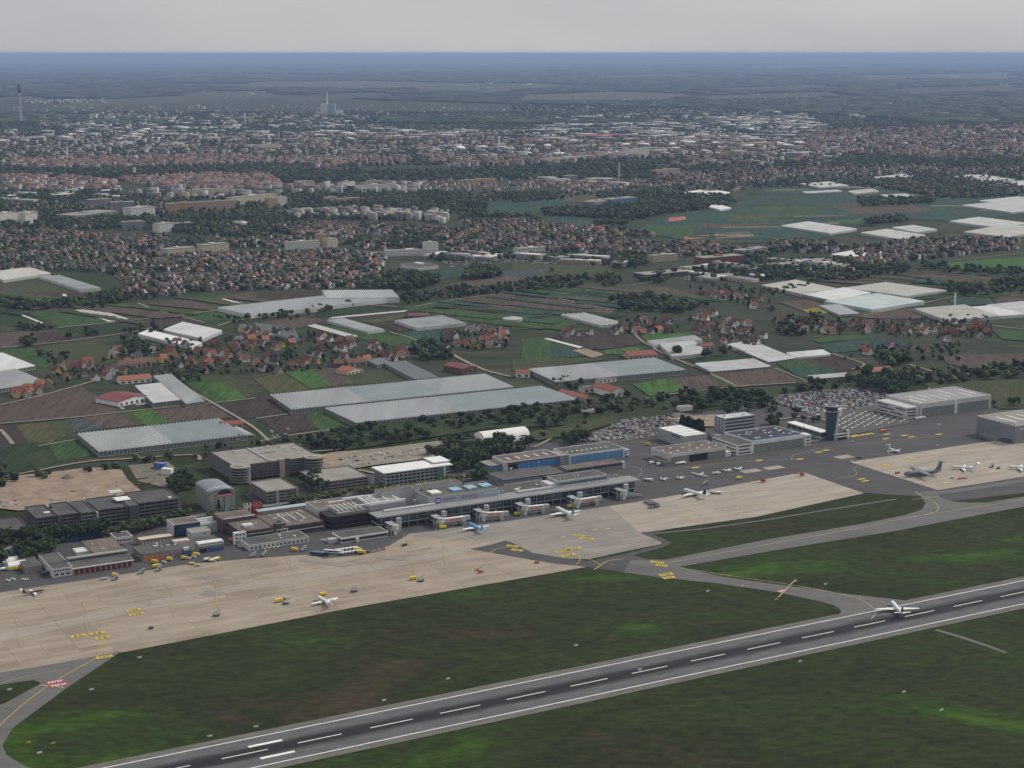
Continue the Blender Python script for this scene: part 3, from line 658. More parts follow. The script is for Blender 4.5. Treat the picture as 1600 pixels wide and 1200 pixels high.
# glazed hall with three big rooflights
b = Bld('terminal_roof_hall', 'terminal hall roof of white steel frames around three large grey rooflights', (597, 829), (652, 820), 34, 17, 'terminal')
p = rel((b.o.location[0], b.o.location[1]), 0, 26); b.o.location = (p[0], p[1], .1)
b.body(LGREY, ROOF_LG, .6)
for k in range(3): b.box('rooflight', 5 + k * (b.L - 8) / 3, 1 + (k + 1) * (b.L - 8) / 3, 6, 27, 16.2, 17.4, mat('rooflight_glass', (.27, .30, .31), .25, .12, .2, spec=.6))
for y in (2.4, 30): b.box('truss', -14, b.L + 1, y, y + 1.3, 17.2, 18.6, ROOF_W)
for k in range(4): b.box('truss', 1 + k * (b.L - 6) / 3, 2.2 + k * (b.L - 6) / 3, 3.7, 30, 17.3, 18.2, ROOF_W)
for k in range(6): b.box('canopy_fin', -30 + k * 4.5, -28.8 + k * 4.5, 4, 26, 14.4, 15.4, OFFW)
b.box('canopy_slab', -32, -.5, 1, 30, 0, 13.6, MGREY); b.box('canopy_roof', -31.5, -.6, 1.5, 29.5, 13.6, 13.8, GRAVEL); b.box('entrance_canopy', -30, b.L - 10, 36, 46, 8, 8.8, GLASS_L)
# dark curved glass building
x, y = at(516, 829)
t = thing('curved_office', 'black glass office block with rounded corner beside the bus gate pavilion', 'office', (x, y, .1), ANG)
pts = [(6, 0), (58, 0), (58, 26), (0, 26), (0, 8), (.8, 4.4), (2.6, 1.6)]
MB().prism(pts, 0, 11.5).build('wall', mat('black_glass', (.016, .016, .018), .25, .2, .3, spec=.35), t)
MB().prism([(p_[0] * .96 + 1.2, p_[1] * .94 + .8) for p_ in pts], 11.5, 11.8).build('roof', mat('dark_roof', (.035, .032, .032), .9, .2, .1), t)
for z in (3.2, 7): MB().prism([(p_[0] * 1.006 - .15, p_[1] * 1.006 - .12) for p_ in pts], z, z + .35).build('storey_band', BROWN, t)
MB().box(16, 30, 10, 19, 11.7, 13).build('roof_plant', mat('pinkish_roof', (.24, .19, .18), .9, .1, .2), t); MB().box(36, 44, 14, 20, 11.7, 12.6).build('roof_plant', DGREY, t)
# bus gate pavilion
b = Bld('gate_pavilion', 'single-storey bus gate pavilion with a flat grey roof and white rim', (533, 850), (605, 838), 20, 5.4, 'terminal')
b.box('wall', .4, b.L - .4, .6, b.D, 0, 4, OFFW); b.band(1.3, 3.3, GLASS, at_=.6); b.band(1.3, 3.3, GLASS, face='left', at_=.4); b.box('roof', 0, b.L, 0, b.D, 4, 5.2, WHITE); b.box('roof_surface', .7, b.L - .7, .7, b.D - .7, 5.2, 5.3, BITUM)
b.box('porch', -9, -.2, 5, 12, 0, 3.6, LGREY); b.box('entrance_stub', b.L * .3, b.L * .36, -2.5, .5, 0, 3.6, OFFW)
# older terminal offices
b = Bld('terminal_office', 'brown flat-roofed office block with white window end and courtyard left of the terminal', (376, 850), (428, 842), 36, 11, 'office')
b.body(BROWN, BITUM_B, .7)
for z in (1.4, 4.8, 8.0): b.band(z, z + 1.6, GLASS, 6, b.L - 1); b.band(z, z + 1.5, GLASS, face='left', y0=1, y1=34)
b.box('white_end', -6, 5, -1.2, 3, 0, 10.8, WHITE)
for z in (1.6, 4.8, 8): b.windows(z, z + 1.5, 3, GLASS, -5.4, 4.4, at_=-1.2)
for z in (4.1, 7.6): b.box('sill_band', 5.2, b.L, -.25, .1, z, z + .5, OFFW)
b.box('rear_block', -4, b.L - 4, 36.2, 62, 0, 13.5, BROWN); b.box('rear_roof', -3.4, b.L - 4.6, 37, 61.4, 13.5, 13.7, BITUM_B); b.box('roof_rim', -2, b.L - 4, 36.3, 37.4, 13.5, 14.3, OFFW)
b.units(8, 3, b.L - 4, 4, 26, 10.4, OFFW, 21); b.box('roof_plant', 8, 17, 12, 20, 10.3, 12.4, OFFW)
b = Bld('terminal_podium', 'low podium building with a grey-green roof and white front along the service road', (389, 861), (484, 848), 24, 5)
b.body(OFFW, BITUM, .5); b.windows(1, 3, 14, DGREY, fill=.5); b.units(4, 10, b.L - 8, 6, 18, 4.6, ROOF_W, 5)
b = Bld('terminal_wing', 'terminal wing with stepped gravel roofs, white concrete frames and an octagonal stair tower', (428, 841), (505, 829), 48, 9.5, 'terminal')
b.body(BROWN, BITUM_B, .6); b.band(2, 4, GLASS); b.band(5.4, 7.4, GLASS); b.box('sill_band', 0, b.L, -.3, .1, 4.4, 5, OFFW); b.units(26, 4, b.L - 6, 4, 44, 9, OFFW, 31, 3)
for k in range(3): b.box('roof_beam', 18 + k * 9, 19 + k * 9, 14, 40, 9, 10, OFFW)
MB().cyl(7, 4, 0, 12.5, 6, 6, 8).build('stair_tower', BROWN, b.o); MB().cyl(7, 4, 12.5, 13.1, 6.6, 6.6, 8).build('stair_tower_roof', CONCD, b.o); MB().cyl(7, 4, 13.1, 15, 2.4, 2.2, 8).build('stair_tower_cap', CONCD, b.o)
for x0 in (2, 6.4, 12): b.box('frame_post', x0, x0 + .6, -2.2, -1.6, 0, 8, OFFW)
b.box('frame_beam', 1.6, 13, -2.3, -1.5, 4.3, 4.9, OFFW); b.box('frame_beam', 1.6, 13, -2.3, -1.5, 7.4, 8, OFFW)
b = Bld('terminal_hall', 'older terminal hall with a brown gravel roof and long white rooflight', (504, 823), (566, 814), 30, 14, 'terminal')
p = rel((b.o.location[0], b.o.location[1]), 0, 10); b.o.location = (p[0], p[1], .1); b.body(OFFW, BITUM_B, .7); b.box('rooflight', 18, 34, 17, 19, 13.4, 14.3, ROOF_W); b.units(12, 3, b.L - 4, 3, 27, 13.4, OFFW, 41); b.band(4, 6, GLASS, face='left')
b = Bld('glass_canopy', 'long pale glass canopy over the drop-off road behind the terminal', (404, 812), (572, 787), 9, 8, 'canopy')
b.box('glass_roof', 0, b.L, 0, b.D, 7, 7.5, GLASS_L)
for k in range(12): b.box('post', 3 + k * (b.L - 7) / 11, 3.5 + k * (b.L - 7) / 11, 1, 1.5, 0, 7, STEEL)
# coloured advertising letters standing on the lawn
for px, py, cols in ((353, 813, 'b'), (381, 809, 'w'), (387, 808, 'w'), (392, 807, 'r'), (397, 806, 'r'), (402, 805, 'r')):
    x, y = at(px, py); mm_ = {'b': mat('azure_panel', (.12, .42, .62), .5), 'w': WHITE, 'r': mat('crimson_panel', (.55, .07, .11), .5)}[cols]
    nm = {'b': 'pale blue', 'w': 'white', 'r': 'crimson'}[cols]
    t = thing('flag_sign', f'{nm} upright sign panel on posts beside the brown terminal office', 'sign', (x, y, .1), ANG, 'coloured sign panels')
    MB().box(0, .9, 0, .4, 0, 13.5).build('post', mm_, t); MB().box(2.6, 3.5, 0, .4, 0, 13.5).build('post', mm_, t); MB().box(.9, 2.6, .05, .35, 9, 10.2).build('panel', mm_, t)

# ---- jet bridges
def jet_bridge(px, py, tun_px, tun_py, lab, tunnel=True, drop=None):
    x, y = at(px, py); t = thing('jet_bridge', lab, 'jet bridge', (x, y, .1), ANG)
    MB().cyl(0, 2, 4.4, 8.6, 3.0, 3.0, 14).build('rotunda', OFFW, t); MB().cyl(0, 2, 8.6, 9.0, 3.4, 3.2, 14).build('rotunda_roof', LGREY, t)
    MB().box(-1.4, 1.4, .6, 3.4, 0, 4.4).build('rotunda_column', WHITE, t)
    for sx, sy in ((-5.5, -.5), (-5.5, 5), (4.2, 5)): MB().box(sx, sx + .5, sy, sy + .5, 0, 8).build('post', OFFW, t)
    gl = MB().box(-3.2, 3.2, 4.6, 17, 4.4, 8.0).build('fixed_walkway', GLASS_B, t)
    MB().box(-3.5, 3.5, 4.4, 17, 8.0, 8.5).build('walkway_roof', LGREY, t)
    MB().box(-3.6, 3.6, 4.3, 17, 4.0, 4.4).build('walkway_floor', OFFW, t)
    MB().box(4.5, 8.5, 6, 10, 0, 13).build('lift_shaft', LGREY, t)
    if tunnel:
        bx, by = at(tun_px, tun_py); d = Vector((bx - x, by - y, 0)); d.rotate(__import__('mathutils').Euler((0, 0, -ANG))); Lt = d.length; a = math.atan2(d.y - 2, d.x)
        tn = bpy.data.objects.new('telescopic_tunnel', MB().box(2.6, Lt, -1.7, 1.7, 4.6, 7.6).mesh('telescopic_tunnel')); C.objects.link(tn); tn.data.materials.append(OFFW); tn.parent = t; tn.location = (0, 2, 0); tn.rotation_euler = (0, 0, a)
        MB().box(2.5, Lt * .95, -1.95, 1.95, 7.6, 8.0).build('tunnel_roof', WHITE, tn)
        q = MB(); r = random.Random(int(px)); xx = 4.5
        while xx < Lt - 4:
            wdt = r.uniform(.8, 1.6); q.box(xx, xx + wdt, -1.82, -1.7, 5.0 + r.uniform(0, .5), 7.1 - r.uniform(0, .5)); xx += wdt + r.uniform(.25, .6)
        q.build('orange_lettering', ORANGE, tn)
        cabm = MB().box(Lt - .2, Lt + 3.6, -2.3, 2.3, 4.4, 8.0).build('cab', LGREY, tn)
        q = MB(); q.tube((Lt * .78, -2, .6), (Lt * .6, -1.2, 4.6), .35, n=5); q.tube((Lt * .78, 2, .6), (Lt * .6, 1.2, 4.6), .35, n=5); q.box(Lt * .76, Lt * .82, -2.6, 2.6, .1, 1.2); q.build('drive_bogie', STEEL_D, tn)
        MB().box(Lt - 5, Lt - 1, -3.4, -2, 0, 4.8).build('service_stair', STEEL, tn)
    if drop:
        MB().poly([(3, 1, 5), (3, 3.4, 5), (22, 3.4, .2), (22, 1, .2)]).build('ramp_deck', STEEL, t); MB().loft([[(3, .7, 4.6), (3, 1, 4.6), (3, 1, 7.6), (3, .7, 7.6)], [(22, .7, .1), (22, 1, .1), (22, 1, 2.6), (22, .7, 2.6)]]).build('ramp_side', LGREY, t)
    return t
jet_bridge(619, 836, 0, 0, 'stubby jet bridge tower without tunnel next to the bus gate pavilion', False)
jet_bridge(690, 825, 728, 819, 'jet bridge with orange lettered tunnel docked to the blue airliner')
jet_bridge(757, 815, 789, 812, 'jet bridge with short orange lettered tunnel parked between the two airliners')
jet_bridge(822, 805, 852, 801, 'jet bridge with orange lettered tunnel left of the white airliner')
jet_bridge(904, 794, 934, 788, 'jet bridge with orange lettered tunnel right of the white airliner')
jet_bridge(976, 781, 0, 0, 'gate tower with a sloping passenger ramp at the tip of the concourse', False, True)

# ================================================================== CAR PARKS AND HOTEL
b = Bld('parking_garage', 'large grey multi-storey car park with two round ramp towers', (366, 754), (497, 735), 72, 17, 'car park')
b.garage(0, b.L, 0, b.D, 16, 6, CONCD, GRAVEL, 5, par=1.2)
b.box('side_screen', -.4, -.1, 1, b.D - 1, 1, 16.2, mat('grey_mesh_screen', (.13, .125, .12), .8, .15, .3)); b.box('stair_core', b.L * .52, b.L * .58, -2, 4, 0, 18.5, mat('sandstone_panel', (.36, .29, .22), .8, .1, .2)); b.box('lift_core', b.L * .59, b.L * .64, -1.4, 3, 0, 18, DGREY)
b.box('lane_wall', b.L * .42, b.L * .44, 6, b.D - 2, 16, 17.2, LGREY); b.units(14, 6, b.L - 6, 6, b.D - 8, 16.3, OFFW, 51, 4); b.box('ramp_pit', 40, 62, 40, 45, 15.9, 16.06, CONCD)
def spiral(parent, x, y, r, n, h, m, rm):
    q = MB().cyl(x, y, 0, h - 1, r * .8, r * .8, 24).build('ramp_core', SHADE, parent)
    for k in range(1, n + 1):
        z = h * k / n; MB().cyl(x, y, z - 1.55, z - .1, r, r, 28).build('ramp_ring', m, parent)
    MB().cyl(x, y, h - .1, h + .05, r * .96, r * .96, 28).build('ramp_roof', rm, parent); MB().cyl(x, y, h + .05, h + .9, r * .45, r * .45, 18).build('ramp_crown', rm, parent)
spiral(b.o, 6, -2, 10.6, 6, 17, mat('ramp_concrete', (.175, .175, .165), .9, .12, .2), mat('ramp_top', (.30, .265, .21), .9, .1, .2)); spiral(b.o, b.L - 8, -2, 10.6, 6, 17.6, MATS['ramp_concrete'], MATS['ramp_top'])
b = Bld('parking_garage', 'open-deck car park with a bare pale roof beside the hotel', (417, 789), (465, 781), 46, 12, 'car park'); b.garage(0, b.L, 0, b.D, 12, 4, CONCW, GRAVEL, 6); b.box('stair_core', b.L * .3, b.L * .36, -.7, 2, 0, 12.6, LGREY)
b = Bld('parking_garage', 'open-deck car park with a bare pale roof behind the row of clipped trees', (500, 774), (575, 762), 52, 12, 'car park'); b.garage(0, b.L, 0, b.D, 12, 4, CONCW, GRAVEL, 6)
b = Bld('airport_office', 'modern office with white slab roof, grey grid facade and green glass stair', (603, 766), (697, 750), 26, 18.5, 'office')
b.box('wall', 0, b.L, 0, b.D, 0, 17, GLASS); b.box('roof', -3, b.L + 3, -2, b.D + 2, 17, 18, ROOF_W); b.box('roof_fin', b.L * .8, b.L + 5, b.D * .3, b.D + 5, 19, 19.8, ROOF_W); b.box('plant_storey', b.L * .82, b.L - 2, b.D * .4, b.D, 18, 19, MGREY)
for k in range(5): b.box('floor_slab', -.5, b.L + .3, -.5, b.D + .2, .2 + k * 3.4, 1.3 + k * 3.4, LGREY)
q = MB()
for k in range(15): q.box(k * b.L / 15, k * b.L / 15 + .7, -.6, .1, 0, 17)
for k in range(5): q.box(-.6, .1, k * b.D / 5, k * b.D / 5 + .7, 0, 17)
q.build('pier_row', LGREY, b.o, 'stuff'); b.box('stair_glass', b.L * .78, b.L * .9, -1.6, 0, 0, 16.8, mat('green_glass', (.10, .17, .16), .2, .1, .2, spec=.6)); b.box('stair_wall', b.L * .9, b.L * .92, -2, 2, 0, 17, WHITE)
# hotel with barrel roof
x, y = at(330, 803); hb = 24.0; hd = 42.0; hh = 19.0
t = thing('hotel', 'pale green hotel with curved grey roof and red sign on the gable', 'hotel', (x, y, .1), ANG)
arc = [(hb / 2 - math.cos(a) * hb / 2, hh + math.sin(a) * 3.4) for a in np.linspace(0, math.pi, 13)]
q = MB(); q.loft([[(0, yy, 0)] + [(p_[0], yy, p_[1]) for p_ in arc] + [(hb, yy, 0)] for yy in (0, hd)]); q.build('wall', GREEN_P, t)
q = MB(); q.loft([[(hb / 2 + (p_[0] - hb / 2) * 1.03, yy, p_[1] + .1 + dz) for dz in (0,) for p_ in arc] + [(hb / 2 + (p_[0] - hb / 2) * 1.06, yy, p_[1] + .6) for p_ in reversed(arc)] for yy in (-.8, hd + .5)]); q.build('curved_roof', mat('zinc_roof', (.20, .21, .24), .45, .1, .1, metal=.2), t)
q = MB(); q.loft([[(hb / 2 + (p_[0] - hb / 2) * 1.07, yy, p_[1] + .7) for p_ in arc] + [(hb / 2 + (p_[0] - hb / 2) * 1.0, yy, p_[1] - .5) for p_ in reversed(arc)] for yy in (7, 9)]); q.build('roof_collar', OFFW, t)
MB().poly([(hb / 2 - math.cos(a) * 7.6 + 2, -.1, 16.6 + math.sin(a) * 5.2) for a in np.linspace(math.pi, 0, 13)]).build('gable_window', GLASS, t); MB().box(4.5, 22.5, -.35, -.05, 15.4, 17.6).build('red_sign', mat('sign_red', (.52, .03, .07), .5, .05, .3), t)
q = MB()
for k in range(14): q.box(6 + k * 1.1, 6.6 + k * 1.1, -.4, -.3, 16.0, 17.0)
q.build('lettering', WHITE, t)
q = MB()
for z in range(5): q.box(12.5, 13.9, -.1, .05, 1.5 + z * 2.8, 3.1 + z * 2.8); q.box(20, 21.2, -.1, .05, 2 + z * 2.8, 2.8 + z * 2.8); q.box(4, 5.6, -.1, .05, 2 + z * 2.8, 2.7 + z * 2.8)
q.build('window_row', GLASS, t, 'stuff')
q = MB()
for z in range(6):
    for k in range(10): q.box(-.1, .05, 3 + k * 3.9, 4.6 + k * 3.9, 2 + z * 2.8, 3.3 + z * 2.8)
q.build('window_row', mat('soft_glass', (.16, .18, .16), .3, .1, .3), t, 'stuff')
# long car park on the left
b = Bld('parking_garage', 'long dark multi-storey car park in stepped blocks along the planted road', (58, 838), (279, 803), 46, 16, 'car park')
PL = b.L
for a, c, dy, hh_, m in ((-.40, -.06, -8, 10, CONCD), (0, .135, 0, 16, CONCD), (.165, .29, 0, 16, CONCD), (.30, .40, -1, 15.6, CONCW), (.415, .62, 0, 16.2, CONCD), (.70, 1.0, 3, 16.6, CONCD)):
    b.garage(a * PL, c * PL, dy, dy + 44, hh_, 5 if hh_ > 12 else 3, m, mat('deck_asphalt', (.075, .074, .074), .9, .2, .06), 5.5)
for a, c in ((.14, .162), (.292, .298), (.625, .69)): b.box('stair_tower', a * PL, c * PL, -2, 24, 0, 17.5, DGREY)
b.box('canopy_roof', .58 * PL, .68 * PL, 16, 30, 18.2, 18.8, ROOF_W); b.box('canopy_roof', .6 * PL, .69 * PL, 46, 58, 18.2, 18.8, mat('pale_sheet', (.45, .45, .44), .6)); b.box('canopy_leg', .63 * PL, .635 * PL, 22, 23, 16, 18.2, DGREY); b.box('canopy_leg', .64 * PL, .645 * PL, 51, 52, 0, 18.2, DGREY)
b.box('white_strip', .08 * PL, .12 * PL, 14, 18, 16, 16.9, ROOF_W); b.box('white_fin', .402 * PL, .412 * PL, -3, 8, 0, 15.5, OFFW); b.box('roof_box', .93 * PL, .95 * PL, 8, 12, 16.6, 17.8, WHITE)
q = MB(); q.loft([[(.375 * PL, -9, .3), (.40 * PL, -9, .3), (.40 * PL, -3, .3), (.375 * PL, -3, .3)], [(.375 * PL, -3.3, 12), (.383 * PL, -3.3, 12), (.383 * PL, -3, 12), (.375 * PL, -3, 12)]]); q.build('blue_sail', BLUE, b.o)
b = Bld('blue_pavilion', 'low royal blue pavilion with a flat roof under the trees by the car park', (106, 846), (160, 837), 14, 6); b.body(BLUE, BITUM_B, .5); b.box('left_wall', -.3, .1, 0, 14, 0, 6.2, LGREY)
b = Bld('office_cube', 'blue-fronted office cube with white side wall and flat dark roof', (272, 842), (312, 835), 20, 13, 'office')
b.body(OFFW, BITUM_B, .6); b.box('blue_front', .1, b.L - .1, -.2, .1, .6, 12.3, BLUE_D)
for k in range(5): b.box('window_band', .5, b.L - .5, -.3, -.15, 1.6 + k * 2.3, 2.6 + k * 2.3, mat('blue_strip_glass', (.02, .035, .07), .2, .1, .2, spec=.6))
b = Bld('glass_annex', 'pale glazed sawtooth annex attached to the blue office cube', (313, 834), (346, 828), 24, 8); b.body(GLASS_L, GLASS_L, .3); 
for k in range(3): b.box('roof_step', 0, b.L, 3 + k * 7, 5.5 + k * 7, 7.7, 8.8, OFFW)
b = Bld('service_block', 'small white box building with a grey roof in front of the blue office cube', (300, 846), (327, 840), 15, 8); b.body(OFFW, GRAVEL, .6); b.box('window', b.L * .6, b.L * .75, -.1, .05, 5, 6, DGREY)
b = Bld('service_hall', 'long low service hall with dark roof, orange doors and a blue end', (222, 878), (350, 860), 26, 7)
b.body(CONCW, BITUM, .6); b.band(4.2, 6.2, LGREY, 28, b.L - 26, name='upper_band'); b.windows(4.7, 5.8, 16, GLASS, 28, b.L - 28)
for k in range(4): b.box('orange_door', 2 + k * 4.6, 5.6 + k * 4.6, -.15, .1, 0, 3.6, ORANGE)
b.box('blue_booth', 36, 42, -3, 0, 0, 5, BLUE); b.box('blue_booth_roof', 36.5, 41, -2.6, 1, 5, 7.4, OFFW); b.box('blue_end', b.L - 14, b.L, -.3, .1, 0, 3.6, BLUE); b.box('dark_gate', b.L - 22, b.L - 15, -.2, .1, 0, 3.8, SHADE)
b.box('white_attic', b.L - 22, b.L + .3, -.4, 8, 6, 8.6, WHITE); b.windows(6.9, 8.0, 7, GLASS, b.L - 21, b.L - .5, at_=-.4); b.windows(1, 3, 8, GLASS, 44, b.L - 28, fill=.4)
b.units(7, 10, b.L - 30, 4, 22, 6.6, OFFW, 61, 4); b.box('cream_roof_shed', 34, 48, 16, 24, 6.5, 8.6, mat('cream_sheet', (.46, .40, .33), .8))
b = Bld('workshop_shed', 'narrow workshop with a cream sheet roof and timber doors', (219, 854), (271, 846), 11, 5.5); b.body(mat('timber_wall', (.22, .16, .11), .8, .15, .2), mat('cream_roof', (.47, .42, .34), .8, .1, .1), .3); b.windows(1, 3.4, 9, OFFW, fill=.5)
b = Bld('office_shed', 'white single-storey office with a grey-green roof behind the fire station', (181, 850), (207, 846), 18, 5.5); b.body(WHITE, BITUM, .4); b.windows(1.6, 3.4, 6, GLASS)
b = Bld('fire_station', 'flat-roofed fire station with a row of dark red garage doors', (114, 898), (208, 884), 14, 7, 'fire station')
b.body(CONCW, BITUM, .5); b.box('canopy', -1, b.L + .4, -2, .3, 4.9, 5.5, OFFW)
for k in range(11): b.box('red_door', 1 + k * (b.L - 2) / 11, .6 + (k + 1) * (b.L - 2) / 11, -.12, .2, 0, 4.6, RED)
for k in range(12): b.box('door_pier', .4 + k * (b.L - 1.4) / 11, .9 + k * (b.L - 1.4) / 11, -.4, .1, 0, 4.9, OFFW)
b.box('clerestory', 0, b.L, 14.2, 20, 0, 9.5, CONCW); b.band(7.4, 8.6, GLASS, at_=14.2); b.box('clerestory_roof', -.3, b.L + .3, 13.9, 20.3, 9.5, 9.8, GRAVEL)
b.box('side_wing', b.L - 26, b.L, 20.4, 66, 0, 8.2, CONCW); b.box('side_wing_roof', b.L - 25.5, b.L - .5, 21, 65.5, 8.2, 8.4, BITUM_B); b.units(8, b.L - 22, b.L - 4, 24, 60, 8.4, OFFW, 71)
b.box('front_office', -17, -.4, -1, 46, 0, 7.4, OFFW); b.box('front_office_roof', -16.4, -1, -.4, 45.4, 7.4, 7.6, BITUM); b.windows(4.8, 6.2, 6, GLASS, -16, -2, at_=-1); b.windows(1.4, 3, 3, GLASS, -16, -2, at_=-1)
b.box('yard_wing', -34, -20, 22, 50, 0, 5.5, CONCW); b.box('yard_wing_roof', -33.4, -20.5, 22.6, 49.4, 5.5, 5.7, BITUM); b.box('white_shed_roof', 14, 28, 40, 54, 4, 6.5, OFFW)
for px, py, lab in ((2, 886, 'low white tent hall at the edge of the service yard'), (14, 892, 'white tent hall with dark open gate beside the parked yellow trucks')):
    x, y = at(px, py); t = thing('tent_hall', lab, 'tent', (x, y, .1), ANG)
    q = MB(); prof = [(0, 0), (0, 4), (5.5, 6.2), (11, 4), (11, 0)]; q.xprism(prof, 0, 15); q.build('canvas', WHITE, t); MB().box(9, 14, -.12, .05, 0, 3.4).build('gate', SHADE, t); MB().box(1, 8, -.1, .05, 0, 3.2).build('side_panel', OFFW, t)
# vaulted tent hall and its grey apse
x, y = at(758, 696); t = thing('vaulted_hall', 'big white barrel-vaulted fabric hall with a grey rounded end', 'hall', (x, y, .1), ANG)
def vault(y0, wd, hh_, n=12): return [(y0 + wd / 2 - math.cos(a) * wd / 2, math.sin(a) * hh_) for a in np.linspace(0, math.pi, n + 1)]
MB().xprism(vault(0, 27, 12.5), 0, 58).build('vault', ROOF_W, t, smooth=False)
q = MB(); rings = []
for k in range(7):
    c = k / 6 * math.pi / 2; s_ = math.cos(c); rings.append([(-12 * math.sin(c), p_[0] * s_ + 13.5 * (1 - s_), p_[1] * s_ * .92 + .02) for p_ in vault(0, 27, 12.5)])
q.loft(rings, False); q.build('apse', mat('grey_fabric', (.30, .29, .26), .8, .1, .2), t)
b = Bld('bunker_hut', 'small white concrete hut half hidden in the scrub behind the car park', (913, 649), (935, 645), 10, 5); b.body(OFFW, GRAVEL, .3)
b = Bld('bunker_hut', 'white box hut at the upper edge of the crowded car park', (1064, 643), (1080, 640), 10, 5); b.body(WHITE, GRAVEL, .3)

# ================================================================== FIELDS, TRACKS, YARDS
def fmat(k):
    c = {'dg': [(.016, .032, .012), (.026, .045, .016)], 'g': [(.028, .058, .018), (.042, .078, .024)], 'bg': [(.036, .085, .018), (.055, .110, .028)],
         'br': [(.066, .048, .038), (.090, .068, .055)], 'db': [(.036, .026, .022), (.052, .040, .034)], 'ol': [(.058, .056, .022), (.074, .070, .034)],
         'og': [(.040, .052, .020), (.058, .064, .028)], 'bl': [(.022, .050, .036), (.032, .062, .046)], 'te': [(.022, .082, .062), (.034, .095, .07)],
         'ye': [(.17, .145, .02), (.22, .185, .035)], 'ta': [(.15, .125, .085), (.19, .16, .115)], 'gb': [(.040, .055, .058), (.052, .066, .068)],
         'ro': [(.20, .175, .135), (.26, .23, .185)], 'sa': [(.225, .170, .125), (.285, .22, .165)], 'sh': [(.022, .036, .013), (.040, .052, .022)],
         'rb': [(.30, .11, .07), (.35, .14, .09)]}[k]
    return ramp_mat('field_' + k, [c[0], tuple((a + b) / 2 for a, b in zip(*c)), c[1]], scale=.05, detail=6, streak=(1, .07, 1) if k not in ('ro', 'sa', 'sh', 'og') else (1, .8, 1), fine=.34 if k not in ('ro', 'sa') else .2, fine_scale=.3 if k not in ('ro', 'sa') else .08, rot=-ANG + .12)
fz = [.12]
def field(k, *px, name='field'):
    fz[0] += .012; return psheet(name, px, fz[0], fmat(k))
